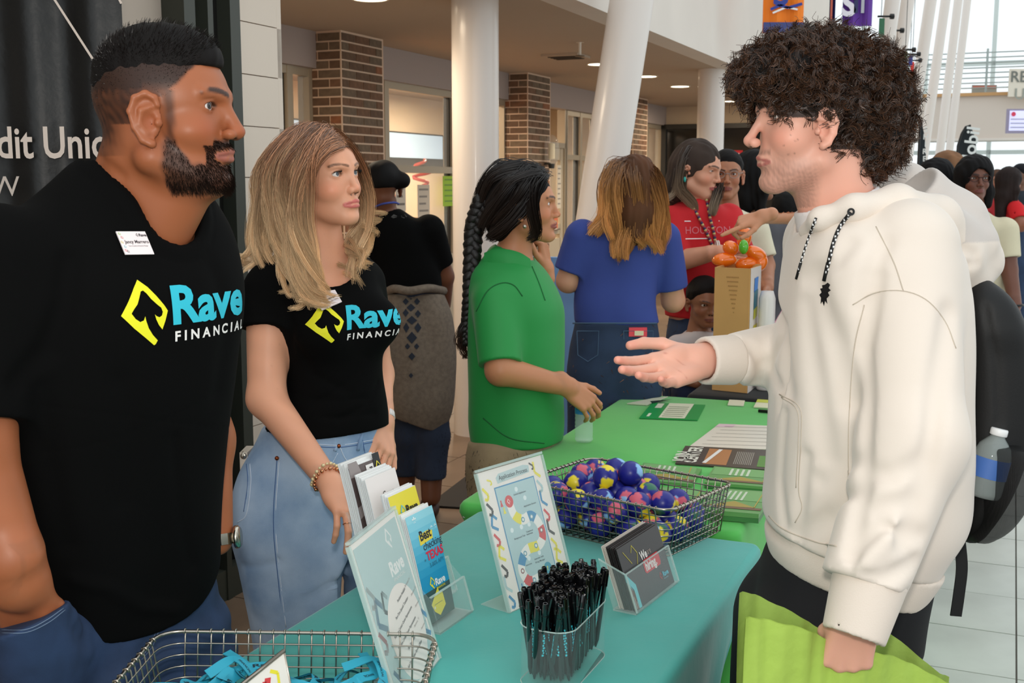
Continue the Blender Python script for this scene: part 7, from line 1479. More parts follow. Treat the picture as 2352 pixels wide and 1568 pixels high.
# ---- backpack
def build_pack():
    t = thing('backpack', 'black backpack with mesh side pocket on the hoodie wearer', 'backpack', (.93, 2.06, 0))
    M_nyl = mat('black nylon', (10, 10, 11), .6, bump=('noise', 300, .2, .001)); M_mesh = mat('black mesh', (26, 26, 27), .5, alpha=.66, bump=('weave', 160, .6, .002))
    def row(y, xl, xr, Y=2.08, rd=.15): a, b = at(xl, y, Y), at(xr, y, Y); return (a[2], (a[0] + b[0]) / 2, Y, (b[0] - a[0]) / 2, rd, 0, 2.8)
    T = [row(1215, 2165, 2215, rd=.10), row(1185, 2150, 2232, rd=.12), row(1100, 2150, 2275), row(1000, 2150, 2318), row(900, 2150, 2342), row(800, 2150, 2330), row(720, 2150, 2305), row(660, 2160, 2268, rd=.13), row(630, 2175, 2235, rd=.10)]
    def f(P):
        d = loft(P, T, .02) + .0022 * vnoise(P, 16, 2)
        for pl in cr: d = d + .005 * np.exp(-(polyd(P, pl) / .006) ** 2)
        return smax(d, -(HOODF(P) - .002), .004)
    cr = []; cr = [onto(f, [(2262, 700), (2290, 840), (2295, 960), (2270, 1060)], 1.2), onto(f, [(2225, 680), (2232, 900), (2222, 1100)], 1.2)]
    isosurf('pack_body', f, [((.70, 1.86, .88), (1.12, 2.28, 1.56), .0075)], M_nyl, t)
    def pk(P): d = loft(P, [row(1205, 2170, 2228, 2.06, .12), row(1170, 2190, 2245, 2.06, .16), row(1100, 2190, 2285, 2.06, .195), row(1010, 2190, 2322, 2.06, .20), row(985, 2190, 2330, 2.06, .195)], .01); pl = at(2310, 1010, 1.9); return smax(d, P[:, 2] - (pl[2] - .45 * (P[:, 0] - pl[0]) * 1.0), .004)
    isosurf('mesh_pocket', pk, [((.72, 1.84, .90), (1.12, 2.28, 1.28), .0075)], M_mesh, t)
    p0 = [at(x, y, 1.92) for x, y in ((2200, 1200), (2205, 1260), (2212, 1330), (2198, 1415))]
    for nm, px, w, Y in (('strap', [(2195, 1180), (2203, 1230), (2210, 1300), (2204, 1360), (2196, 1415)], .020, 1.94), ('strap', [(2190, 1200), (2172, 1230), (2182, 1262), (2160, 1278), (2140, 1285)], .012, 1.95)):
        P = spl(np.array([at(x, y, Y) for x, y in px]), 20); T2 = np.gradient(P, axis=0); T2 /= np.linalg.norm(T2, axis=1)[:, None]; S = np.cross(T2, (0, 1, 0)); S /= np.linalg.norm(S, axis=1)[:, None]; V = np.concatenate([P - S * w / 2, P + S * w / 2], 1).reshape(-1, 3); V = np.vstack([V, V + np.array([0, .003, 0])]); k = 40
        F = [(2 * i, 2 * i + 1, 2 * i + 3, 2 * i + 2) for i in range(19)]; F += [tuple(q + k for q in f_[::-1]) for f_ in F]; F += [(2 * i, 2 * i + 2, 2 * i + 2 + k, 2 * i + k) for i in range(19)] + [(2 * i + 1, 2 * i + 1 + k, 2 * i + 3 + k, 2 * i + 3) for i in range(19)]; mb = MB(); mb.add(V, F); mb.build(nm, mat('webbing', (16, 16, 17), .7), t)
    return t
build_pack()
b = at(2285, 1100, 1.97); M_b = mat('bottle plastic', (225, 238, 235), .05, alpha=.3, spec=1.0)
t = thing('water_bottle', 'water bottle with white cap in the backpack side pocket', 'bottle', at(2268, 1130, 1.87)); bt, bb = at(2297, 984, 1.93), at(2254, 1140, 1.93); ax = (bt - bb) / np.linalg.norm(bt - bb); a1 = np.cross(ax, (0, 1, 0)); a1 /= np.linalg.norm(a1); a2 = np.cross(ax, a1); Mx = np.stack([a1, a2, ax], 1); hgt = np.linalg.norm(bt - bb)
mb = MB(); mb.lathe([(0, 0), (.028, .002), (.031, .01), (.031, hgt * .62), (.026, hgt * .75), (.012, hgt * .88), (.012, hgt * .95)], 24, bb, M=Mx); mb.build('shell', M_b, t, True)
mb = MB(); mb.lathe([(.0316, hgt * .30), (.0316, hgt * .58)], 24, bb, M=Mx); mb.build('label', mat('blue label mesh', (70, 110, 180), .5), t, True); mb = MB(); mb.lathe([(0, hgt * .90), (.0135, hgt * .90), (.0145, hgt * .91), (.0145, hgt * .985), (.013, hgt), (0, hgt)], 20, bb, M=Mx); mb.build('cap', mat('white cap', (235, 235, 235), .4), t, True)
# ---- lime paper bag held in the near hand
t = thing('gift_bag', 'lime green tissue bag held in the lowered hand', 'bag', at(1900, 1500, 1.70)); M_lime = mat('lime tissue', (170, 200, 86), .75, noise=(5, .1), bump=('noise', 14, .5, .012))
top = [at(x, y, Y) for x, y, Y in ((1713, 1420, 1.62), (1770, 1428, 1.64), (1850, 1443, 1.66), (1900, 1470, 1.675), (1960, 1490, 1.68), (2020, 1500, 1.69), (2090, 1525, 1.72), (2150, 1552, 1.74), (2200, 1580, 1.76))]
T9 = spl(np.array(top), 40); rows = []
for j in range(14): u = j / 13; rows.append(T9 + np.array([0, 0, -.34 * u]) + np.stack([np.zeros(40), .006 * np.sin(np.arange(40) * .5 + u * 6) * (1 - u) + .004 * np.sin(np.arange(40) * 1.7 + 2 * u) - .03 * np.exp(-((np.arange(40) - 22) / 8.) ** 2) * u * 0, np.zeros(40)], 1))
V = np.vstack(rows); F = [(j * 40 + i, j * 40 + i + 1, (j + 1) * 40 + i + 1, (j + 1) * 40 + i)[::-1] for j in range(13) for i in range(39)]; mb = MB(); mb.add(V, F); mb.add(V + np.array([0, .004, 0]), [f[::-1] for f in F]); mb.build('front_sheet', M_lime, t, True)
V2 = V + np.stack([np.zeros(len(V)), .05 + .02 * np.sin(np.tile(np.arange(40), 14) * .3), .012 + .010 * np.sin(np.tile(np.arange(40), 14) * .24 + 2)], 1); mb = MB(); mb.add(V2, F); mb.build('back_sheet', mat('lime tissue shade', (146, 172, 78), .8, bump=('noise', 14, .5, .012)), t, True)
# ================================================ THE OTHER PEOPLE
def skinm(): return M_skin
def lockset(hd, guides, n, rad, col, tipcol, wave=(0, 0), r=.0012, spread=.006, seed=0, parent=None, name='hair_strands', m=12, split=.3):
    rg = np.random.default_rng(seed); PP, CC = [], []
    for gd in guides:
        g = spl(np.array(gd, float), m); u = np.linspace(0, 1, m)[None, :, None]
        for q in range(6):
            off = rg.normal(0, rad, 3); ph = rg.uniform(0, 6.3); k = n // 6; cu = np.stack([np.cos(wave[1] * u[0, :, 0] + ph), np.sin(wave[1] * u[0, :, 0] + ph), 0 * u[0, :, 0]], 1) * wave[0] * u[0]
            P = g + off * np.clip(u * 4, .3, 1) + cu + rg.normal(0, spread, (k, 1, 3)) * np.clip(1.1 - u * .6, .2, 1); PP.append(P); t_ = np.clip((u - split) / .5, 0, 1); CC.append(np.broadcast_to((lin(col) * (1 - t_) + lin(tipcol) * t_) * rg.uniform(.6, 1.35, (k, 1, 1)) * rg.uniform(.55, 1.15), (k, m, 3)))
    return strands(name, np.vstack(PP), r, .4, M_hair, parent, np.vstack(CC))
def figure(lab, Y, hc, yaw, hs=1.0, pitch=0, roll=0, head={}, nbp=None, tors=None, tyaw=0, ry=.11, sh=None, arms=(), shirt=(200, 200, 200), sleeve=.5, hem=None, shirtm=None, legs=None, pant=(40, 50, 80), pantm=None, hair=None, haircol=(30, 22, 18), foot=(.02, .02), h=.007, hh=.0035, hands=True, neckr=.052, gaze=(0, 0), pantrow=None, shoes=(30, 30, 30), extra=None, legr=(.085, .065, .05), fuzz=(.009, 2200, .0009)):
    """a standing person: hc head centre (px, py); tors rows (py, xl, xr); arms (shoulder, elbow, wrist) as (px, py, Y); legs (hip, knee, ankle)"""
    T0 = at(hc[0], hc[1], Y); t = thing('person', lab, 'person', (T0[0], Y, 0)); hd = Head(T0, yaw, pitch, roll, hs, gaze=gaze, **head); nb = at(nbp[0], nbp[1], nbp[2] if len(nbp) > 2 else Y + .02)
    def neck(P): return cone(P, hd.w((-.02, 0, -.03)), nb, neckr * hs * .95, neckr * hs * 1.1)
    c_, s_ = math.cos(tyaw), math.sin(tyaw)
    def row(q):
        y, xl, xr = q[:3]; r = q[3] if len(q) > 3 else ry; YY = Y + .02; a, b = at(xl, y, YY), at(xr, y, YY); hw = (b[0] - a[0]) / 2; rx = math.sqrt(max(hw * hw - (r * s_) ** 2, .0009)) / max(c_, .2) if abs(tyaw) < 1.1 else .17 * hs
        if abs(tyaw) >= 1.1: r = hw; rx = (q[3] if len(q) > 3 else .16) * hs
        return (a[2], (a[0] + b[0]) / 2, YY, rx, r, tyaw, 2.3)
    TT = [row(q) for q in tors]
    def torso(P): return loft(P, TT, .02)
    A = [[at(*p) for p in a[:3]] for a in arms]; ar = [a[3] if len(a) > 3 else (.046, .038, .026) for a in arms]; HS = []
    for i, a in enumerate(arms):
        if hands and len(a) > 4 and a[4] is not None:
            x_, z_, thx, curl = a[4]; M_ = axes(x_, z_); M_ = M_ if M_[:, 1] @ np.array(thx, float) > 0 else mirror(M_); HS.append(Hand(A[i][2], M_, hs * .96, curl=((curl, curl * 1.2, curl * .8),) * 4 if np.isscalar(curl) else curl, wr=ar[i][2]))
    def body(P):
        d = smin(neck(P), torso(P) + .014, .03)
        for a, r in zip(A, ar): d = smin(d, chain(P, a, r, .015), .012)
        if legs and foot[0] > .1:
            for L_ in LG: d = smin(d, chain(P, L_, [r * .9 for r in legr], .02), .02)
        return nearh(P, d, HS, .01)
    def full(P): return near(P, body, hd, .018)
    zh = at(0, hem, Y)[2] if hem else None; LG = [[at(*p) for p in L_] for L_ in legs] if legs else []
    def sf(P):
        d = torso(P)
        for a, r in zip(A, ar):
            e = a[0] + (a[1] - a[0]) * min(sleeve, 1); d = smin(d, tubecut(P, a[0], e, r[0] + .014, (r[0] + r[1]) / 2 + .016), .03) if sleeve <= 1 else smin(d, chain(P, a, [r[0] + .012, r[1] + .012, r[2] + .012], .02), .03)
        d = d + .0035 * vnoise(P * np.array([1, 1, .6], f32), 14, int(hc[0]))
        if zh is not None: d = smax(d, zh - P[:, 2], .005)
        d = smax(d, -(neck(P) - .006), .006)
        for a, r in zip(A, ar): d = smax(d, -(cone(P, a[0] + (a[1] - a[0]) * .4, a[1], r[0] - .004, r[1] - .001)), .003)
        return d
    pts = np.array([r[:3] for r in [(T_[1], T_[2], T_[0]) for T_ in TT]]); allp = [pts] + [np.array(a) for a in A]; ap = np.vstack(allp); lo, hi = ap.min(0) - [.28, .22, .12], ap.max(0) + [.28, .22, .12]; lo[2] = max(lo[2], 0)
    if LG: lo[2] = 0; lg = np.vstack([np.array(L_) for L_ in LG]); lo = np.minimum(lo, lg.min(0) - .12); hi = np.maximum(hi, lg.max(0) + .12); lo[2] = 0
    blo = lo.copy(); blo[2] = 0 if foot[0] > .1 else pts[:, 2].min() - .03; blo[2] = min(blo[2], ap[:, 2].min() - .05) if foot[0] <= .1 else 0
    bx = hd.box(hh); isosurf('body', full, [(blo, np.array([hi[0], hi[1], bx[0][2] + .012]), h), (np.minimum(bx[0], nb - .06), bx[1], hh)] + [q.box(hh) for q in HS], M_skin, t, hd.colours); hd.eyes(t)
    slo = lo.copy(); slo[2] = (zh or lo[2]) - .02
    sm = shirtm or mat('shirt ' + lab[:28], shirt, .85, bump=('noise', 400, .15, .0015), noise=(8, .08)); isosurf('shirt', sf, [(slo, np.array([hi[0], hi[1], ap[:, 2].max() + .12]), h * .8)], sm, t)
    if LG:
        def pf(P):
            d = loft(P, [row(q) for q in pantrow], .01) if pantrow else None
            for L_ in LG: e = chain(P, L_, [r + .012 for r in legr], .02); d = e if d is None else smin(d, e, .03)
            d = d + .003 * vnoise(P, 16, 3); return smax(d, LG[0][2][2] + foot[0] - P[:, 2] if False else (min(L_[2][2] for L_ in LG) + foot[0]) - P[:, 2], .004)
        isosurf('trousers', pf, [(np.array([lo[0], lo[1], 0]), np.array([hi[0], hi[1], (at(0, pantrow[0][0], Y)[2] if pantrow else LG[0][0][2]) + .12]), h)], pantm or mat('trousers ' + lab[:24], pant, .85, noise=(14, .2), bump=('noise', 300, .2, .0015)), t)
        for L_ in LG: fd = np.array([math.cos(yaw), math.sin(yaw), 0]); mb = blob(L_[2] * [1, 1, 0] + fd * .06 + np.array([0, 0, .04]), (.13, .045, .045), np.stack([fd, np.cross((0, 0, 1), fd), [0, 0, 1]], 1)); mb.build('shoe', mat('shoe %d %d %d' % shoes, shoes, .5), t, True)
    if hair:
        fn = hair(hd); b_ = hd.box(hh * 1.2, lo=(-.2, -.16, -.32), hi=(.16, .16, .22)); isosurf('hair', fn, [b_], M_hairm, t, lambda P: np.tile(lin(haircol), (len(P), 1)) * (1 + .25 * vnoise(P * np.array([1, 1, .3], f32), 90, 1))[:, None])
        hm_ = t.children[-1].data; n_ = len(hm_.vertices); V_ = np.zeros(n_ * 3); hm_.vertices.foreach_get('co', V_); V_ = V_.reshape(-1, 3) + np.array(t.location); rg = np.random.default_rng(5); k_ = min(fuzz[1], n_ * 3); Q_ = V_[rg.integers(n_, size=k_)]; gr_ = np.stack([fn((Q_ + np.eye(3)[i] * .003).astype(f32)) - fn(Q_.astype(f32)) for i in range(3)], 1); gr_ /= np.linalg.norm(gr_, axis=1)[:, None] + 1e-6
        L_ = fuzz[0] * rg.uniform(.6, 1.2, (k_, 1, 1)); u_ = np.linspace(0, 1, 7)[None, :, None]; long_ = fuzz[0] > .02; dn_ = np.array([0, 0, -1.]) - gr_ * (np.array([0, 0, -1.]) @ gr_.T)[:, None]; dr_ = (dn_ * 1.0 + gr_ * .12 if long_ else gr_ + dn_ * .4) + rg.normal(0, .10 if long_ else .3, (k_, 3)); P_ = Q_[:, None] + dr_[:, None] * L_ * u_ + gr_[:, None] * .002
        strands('hair_strands', P_, fuzz[2], .3, M_hair, t, np.tile(lin(haircol), (k_, 1)) * rg.uniform(.5, 1.9, (k_, 1)))
    if extra: extra(t, hd, sf, torso)
    return t, hd, sf
def shorthair(top=.006, line=.07, back=-.02):
    def mk(hd):
        def f(P):
            p = hd.loc(P); x, z = p[:, 0], p[:, 2]; d = ell(p, (-.008, 0, .050), (.096 + top, .077 + top, .088 + top)) + .0012 * vnoise(p, 180, 2)
            c = np.interp(x, [-.10, -.02, .0, .03, .07, .1], [back, back, .03, .040, line, line + .01]).astype(f32) - z + .004 * vnoise(p, 70, 6); return smax(d + np.clip(1 + c / .035, 0, 1) * (top + .0005), c, .003) * hd.s
        return f
    return mk
def longhair(th=.012, length=.2, front=.06, wave=.004, side=True, back=.02, w=1.0):
    def mk(hd):
        def f(P):
            p = hd.loc(P); x, y, z = p[:, 0], p[:, 1], p[:, 2]; d = ell(p, (-.010, 0, .050), (.097 + th, .078 * w + th, .089 + th * .8))
            q = p.copy(); q[:, 1] = np.abs(y); d = smin(d, chain(q, [(-.012, .070 * w, .03), (-.006, .082 * w, -.05), (-.005, .080 * w, -.08 - length * .35)], [.03, .034, .024], .02), .02) if side else d
            d = smin(d, chain(p, [(-.045, 0, .02), (-.06, 0, -.08), (-.055 - back, 0, -length)], [.072 * w, .066 * w, .045], .04), .04)
            fc = ell(p, (.105, 0, -.02), (.062, .066, .098)); d = smax(d, -fc, .008); nk_ = ell(p, (.05, 0, -.16), (.085, .062, .12)); d = smax(d, -nk_, .02)
            return (d + wave * vnoise(p * np.array([1, 1, .35], f32), 75, 3)) * hd.s
        return f
    return mk
# ---- woman in the green polo
M_polo = mat('green polo', (28, 138, 62), .6, bump=('noise', 500, .15, .001), sheen=.1)
SK_ = dict(col=(190, 128, 92), lips=(150, 80, 70), brow=(28, 18, 14), iris=(30, 20, 14))
def green_extra(t, hd, sf, torso):
    # collar, placket, seams
    c = spl(onto(sf, [(1112, 592), (1135, 584), (1165, 584), (1195, 592), (1218, 606)], 2.5), 24); mb = MB(); V = []
    for i, p in enumerate(c): u = i / 23; V += [p + np.array([0, -.004, .016]), p + np.array([.0, -.018, .004 - .012 * u]), p + np.array([-.004, -.020, -.030 + .004 * u])]
    F = [(3 * i + j, 3 * i + 3 + j, 3 * i + 4 + j, 3 * i + 1 + j) for i in range(23) for j in range(2)]; mb.add(V, F); mb.add(np.array(V) + [0, .004, 0], [f[::-1] for f in F]); mb.build('collar', M_polo, t, True)
    md = mat('green seam', (16, 96, 44), .8)
    for q in ([(1094, 715), (1120, 668), (1152, 650), (1180, 655), (1200, 680)], [(1222, 612), (1238, 650), (1252, 690)], [(1110, 960), (1170, 1005), (1250, 1018)]): seam('seam', sf, q, .0022, md, t, 20, Y0=2.5)
    mb = blob(at(1205, 520, 3.52), (.006, .005, .006)); mb.build('earring', M_steel, t, True)
    rg = np.random.default_rng(2)
    # hair: sleek sides, loose front wave, long braid
    G = [[at(1250, 405, 3.63), at(1215, 398, 3.58), at(1160, 420, 3.57), at(1125, 470, 3.60)], [at(1240, 392, 3.64), at(1200, 385, 3.60), at(1140, 405, 3.60), at(1110, 460, 3.64)], [at(1245, 400, 3.60), at(1228, 430, 3.56), at(1225, 480, 3.55), at(1232, 530, 3.56), at(1222, 542, 3.57)], [at(1225, 400, 3.60), at(1200, 440, 3.555), at(1170, 480, 3.56), at(1130, 520, 3.60)], [at(1210, 390, 3.60), at(1170, 430, 3.565), at(1130, 480, 3.58), at(1105, 520, 3.62)], [at(1195, 380, 3.66), at(1140, 390, 3.64), at(1100, 440, 3.66), at(1092, 500, 3.66)], [at(1225, 440, 3.56), at(1190, 490, 3.555), at(1150, 530, 3.57), at(1120, 550, 3.62)]]
    lockset(hd, G, 260, .008, (24, 17, 15), (40, 28, 22), (.004, 9), .0009, .008, 3, t)
    P = spl(np.array([at(1112, 455, 3.66), at(1090, 520, 3.66), at(1084, 600, 3.64), at(1080, 680, 3.62), at(1074, 740, 3.62), at(1066, 790, 3.62)]), 60); PP = []
    for k in range(3):
        u = np.linspace(0, 1, 60)[:, None]; a = u * 44 + k * 2.094; PP.append(P + np.concatenate([np.cos(a) * .017, np.sin(a * 2) * .009, 0 * u], 1) * (1 - .45 * u))
    for k, p in enumerate(PP): mb = MB(); mb.tube(p, np.linspace(.021, .011, 60), 8); mb.build('braid_strand', mat('braid hair', (20, 14, 12), .45, bump=('stretch', 120, .6, .002)), t, True)
    lockset(hd, [[at(1072, 770, 3.62), at(1062, 800, 3.62), at(1070, 822, 3.62)], [at(1068, 740, 3.62), at(1054, 770, 3.61), at(1060, 800, 3.61)]], 90, .004, (30, 20, 16), (60, 40, 30), (.008, 7), .0008, .004, 5, t)
def gh(hd):
    def f(P):
        p = hd.loc(P); d = ell(p, (-.012, 0, .045), (.104, .083, .094)); d = smin(d, ell(p, (-.07, 0, -.02), (.055, .06, .07)), .04); fc = ell(p, (.112, 0, -.025), (.070, .12, .094)); d = smax(d, -fc, .008); ee = ell(p, (.0, -.09, -.022), (.022, .05, .030)); d = smax(d, -ee, .006); return (d + .001 * vnoise(p, 80, 2)) * hd.s
    return f
figure('woman in green polo and khaki trousers, long braid, hand on a water bottle', 3.64, (1203, 488), R(-2), 1.0, R(-2), 0, dict(nose=.116, nw=.95, jaw=.042, lip=.9, ear=.8, **SK_), nbp=(1180, 600), tyaw=R(66), ry=.13,
       tors=[(1035, 1092, 1285), (980, 1080, 1292), (900, 1080, 1290), (820, 1078, 1292), (760, 1076, 1292), (700, 1078, 1288), (650, 1083, 1266, .15), (618, 1092, 1246, .125), (596, 1108, 1228, .09), (576, 1122, 1214, .07), (560, 1132, 1206, .06)],
       arms=[((1138, 690, 3.55), (1150, 850, 3.46), (1306, 888, 3.52), (.058, .047, .030), ((.75, .1, -.65), (.25, -.85, .45), (.6, 0, .6), .45)), ((1215, 670, 3.86), (1246, 700, 3.94), (1256, 618, 3.92), (.045, .036, .024), ((-.15, .1, 1), (.9, -.3, .2), (0, -1, 0), 1.0))], shirtm=M_polo, sleeve=.92, hem=1012,
       legs=[((1160, 1060, 3.6), (1150, 1400, 3.6), (1140, 1720, 3.6)), ((1210, 1060, 3.74), (1215, 1400, 3.72), (1210, 1720, 3.75))], pantrow=[(1010, 1085, 1280), (1080, 1080, 1262), (1160, 1090, 1250)], pant=(150, 130, 100), legr=(.105, .08, .06), hair=gh, haircol=(18, 13, 11), h=.007, hh=.0034, extra=green_extra, gaze=(.1, .05))
# ---- woman in the blue shirt, from behind
def blue_extra(t, hd, sf, torso):
    G = [[at(1455, 380, 4.5), at(1420, 385, 4.44), at(1400, 430, 4.42), at(1395, 490, 4.42), at(1360, 530, 4.42)], [at(1450, 378, 4.5), at(1430, 395, 4.42), at(1420, 450, 4.40), at(1425, 530, 4.40), at(1420, 590, 4.40)], [at(1460, 378, 4.5), at(1455, 400, 4.41), at(1460, 470, 4.40), at(1445, 540, 4.39), at(1432, 590, 4.38)], [at(1470, 380, 4.5), at(1490, 410, 4.42), at(1505, 470, 4.42), at(1500, 530, 4.41), at(1515, 570, 4.4)], [at(1475, 382, 4.5), at(1505, 400, 4.45), at(1520, 460, 4.45), at(1522, 520, 4.44), at(1520, 560, 4.42)], [at(1465, 378, 4.5), at(1475, 420, 4.40), at(1480, 490, 4.40), at(1475, 540, 4.39), at(1482, 560, 4.39)], [at(1440, 385, 4.48), at(1405, 420, 4.43), at(1405, 480, 4.42), at(1408, 540, 4.41)], [at(1450, 378, 4.52), at(1410, 395, 4.5), at(1392, 450, 4.5), at(1390, 500, 4.48), at(1378, 525, 4.46)]]
    lockset(hd, G, 420, .011, (84, 50, 30), (214, 150, 88), (.012, 10), .0011, .011, 7, t, split=.15)
    mb = MB(); q = at(1465, 762, 4.40); mb.box(q, (.07, .012, .035)); o = mb.build('phone', mat('coral phone case', (232, 70, 84), .4), t); mb = MB(); mb.box(q + np.array([.004, -.007, -.004]), (.035, .004, .018)); mb.build('phone_screen', mat('cream card', (226, 214, 180), .4), t)
    md = mat('denim edge', (70, 92, 120), .8)
    PF = lambda P: np.minimum(loftp(P), 9); pc_ = at(1410, 800, 4.5)
    for x0, x1, y0, y1 in ((1325, 1375, 760, 830), (1432, 1500, 760, 835)):
        pts = np.array([at(x, y, 4.395 - .0) for x, y in ((x0, y0), (x0 + 2, y1 - 15), ((x0 + x1) / 2, y1), (x1 - 2, y1 - 15), (x1, y0), (x0, y0))]); mb = MB(); mb.tube(spl(pts, 30) if False else pts, .0018, 5); mb.build('pocket_seam', md, t)
    mb = MB(); mb.tube(np.array([at(x, 742, 4.5 - .125 * math.sqrt(max(0, 1 - ((x - 1412) / 105) ** 2))) for x in range(1316, 1510, 12)]), .003, 5); mb.build('waist_seam', md, t)
def loftp(P): return P[:, 0] * 0 + 9
figure('woman seen from behind in royal blue T-shirt and dark jeans, wavy hair with caramel streaks', 4.5, (1458, 445), R(85), 1.02, R(8), 0, dict(col=(205, 150, 122)), nbp=(1440, 540), tyaw=R(-4), ry=.105,
       tors=[(745, 1318, 1512, .115), (700, 1316, 1505, .115), (640, 1322, 1510), (590, 1322, 1518), (550, 1330, 1520), (520, 1352, 1505, .095), (500, 1385, 1480, .08), (488, 1405, 1465, .06)],
       arms=[((1338, 545, 4.5), (1305, 645, 4.52), (1372, 650, 4.90), (.056, .046, .036)), ((1525, 545, 4.52), (1546, 690, 4.58), (1524, 640, 4.75), (.054, .046, .030))], shirt=(56, 72, 146), sleeve=.78, hem=742,
       legs=[((1368, 860, 4.5), (1350, 1150, 4.5), (1345, 1400, 4.52)), ((1458, 860, 4.5), (1462, 1150, 4.5), (1460, 1400, 4.52))], pantrow=[(735, 1322, 1508, .115), (800, 1308, 1516, .135), (860, 1308, 1512, .13), (920, 1315, 1505, .11)], pant=(42, 58, 86), legr=(.098, .078, .06), fuzz=(.06, 600, .0012), hair=longhair(.012, .16, side=False), haircol=(84, 52, 32), h=.008, extra=blue_extra)
# ---- person from behind in black with a cardigan tied round the waist
def black_extra(t, hd, sf, torso):
    cap = blob(at(880, 440, 5.38), (.115, .10, .10)); bun = blob(at(912, 428, 5.30), (.05, .05, .045)); V = 0
    M_k = mat('taupe knit', (122, 108, 94), .95, bump=('noise', 260, .6, .004), noise=(60, .25))
    def kn(P):
        d = loft(P, [(at(0, y, 5.4)[2], at((a + b) / 2, y, 5.4)[0], 5.42, (at(b, y, 5.4)[0] - at(a, y, 5.4)[0]) / 2, r, 0, 2.3) for y, a, b, r in ((1000, 905, 1020, .10), (940, 880, 1042, .15), (860, 862, 1048, .16), (780, 858, 1046, .155), (720, 862, 1038, .145), (672, 868, 1020, .13))], .01)
        u = P[:, 0] - at(940, 800, 5.4)[0]; z = P[:, 2]; d = d + .008 * np.sin(u * 40 + 3 * np.sin(z * 6)) * .5 + .004 * vnoise(P, 12, 5); zz = at(0, 960, 5.4)[2] + .10 * np.abs(u + .01) / .15 * np.where(u < 0, 1.0, -1.0) * .55 - .0
        return smax(d, zz - z, .006)
    isosurf('cardigan', kn, [(np.array([at(850, 700, 5.4)[0], 5.2, at(0, 1030, 5.4)[2]]), np.array([at(1060, 700, 5.4)[0], 5.65, at(0, 655, 5.4)[2]]), .008)], M_k, t)
    md = mat('lattice gap', (36, 42, 54), .9)
    for i, (x, y, w, h_) in enumerate(((944, 680, 10, 8), (932, 692, 7, 8), (958, 692, 7, 8), (944, 706, 10, 9), (932, 718, 7, 9), (960, 720, 7, 9), (946, 735, 12, 10), (933, 752, 7, 12), (960, 752, 8, 12), (946, 775, 12, 14), (936, 795, 6, 7), (957, 795, 6, 7), (946, 818, 8, 9), (944, 862, 5, 6))):
        q = onto(kn, [(x - w, y), (x, y + h_), (x + w, y), (x, y - h_)], 4.5) + np.array([0, -.004, 0]); mb = MB(); mb.quadbox(q, (0, .003, 0)); mb.build('lattice_gap', md, t)
    mb = MB(); kk = np.array([at(x, y, Yv) for x, y, Yv in ((1020, 668, 5.42), (985, 662, 5.30), (940, 668, 5.26), (900, 664, 5.30), (868, 690, 5.42))]); mb.tube(spl(kk, 20), .02, 8); mb.build('tied_sleeve', M_k, t, True)
    mb = MB(); mb.tube(spl(np.array([at(858, 476, 5.36), at(880, 468, 5.30), at(905, 465, 5.31), at(916, 468, 5.36)]), 14), .005, 6); mb.build('lanyard', mat('blue lanyard', (58, 72, 150), .6), t, True)
    O = onto(sf, [(898, 498)], 4.5)[0]; wrap_print('back_print', sf, O, (1, 0, 0), (0, 0, 1), (0, 1, 0), [(tess([[(0, 0), (.012, .012), (.03, .004), (.045, .004), (.06, .012), (.072, 0), (.06, -.006), (.045, .0), (.03, .0), (.012, -.006)]])[0], tess([[(0, 0), (.012, .012), (.03, .004), (.045, .004), (.06, .012), (.072, 0), (.06, -.006), (.045, .0), (.03, .0), (.012, -.006)]])[1], (70, 68, 66))], t)
def bunhair(hd):
    def f(P):
        p = hd.loc(P); d = ell(p, (-.008, 0, .055), (.108, .088, .088)); d = smax(d, .005 - p[:, 2] + .25 * p[:, 0] * 0, .01); d = smin(d, ell(p, (-.04, -.085, .045), (.045, .045, .038)), .02); return (d + .002 * vnoise(p, 70, 2)) * hd.s
    return f
figure('person seen from behind in black T-shirt with taupe cardigan tied at the waist', 5.4, (878, 438), R(100), 1.0, R(6), 0, dict(col=(110, 66, 44), lips=(90, 50, 40)), nbp=(885, 490), tyaw=0, ry=.11,
       tors=[(700, 868, 1015, .12), (640, 858, 1015, .115), (590, 850, 1000), (540, 842, 985), (510, 850, 965, .10), (490, 866, 935, .08), (478, 872, 918, .06)],
       arms=[((850, 535, 5.4), (838, 640, 5.45), (850, 720, 5.4), (.055, .045, .03)), ((985, 530, 5.42), (1018, 635, 5.5), (1020, 700, 5.6), (.062, .052, .034))], shirt=(16, 16, 17), shirtm=M_tee, sleeve=.75, hem=672,
       legs=[((925, 900, 5.42), (935, 1000, 5.42), (925, 1150, 5.45)), ((985, 900, 5.42), (992, 1000, 5.40), (990, 1140, 5.35))], pantrow=[(665, 868, 1015, .12), (800, 868, 1030, .13), (920, 890, 1020, .11)], pant=(34, 44, 64), legr=(.085, .075, .052), foot=(.14, .2), hair=bunhair, haircol=(14, 12, 12), h=.009, hh=.004, extra=black_extra, shoes=(60, 34, 26))
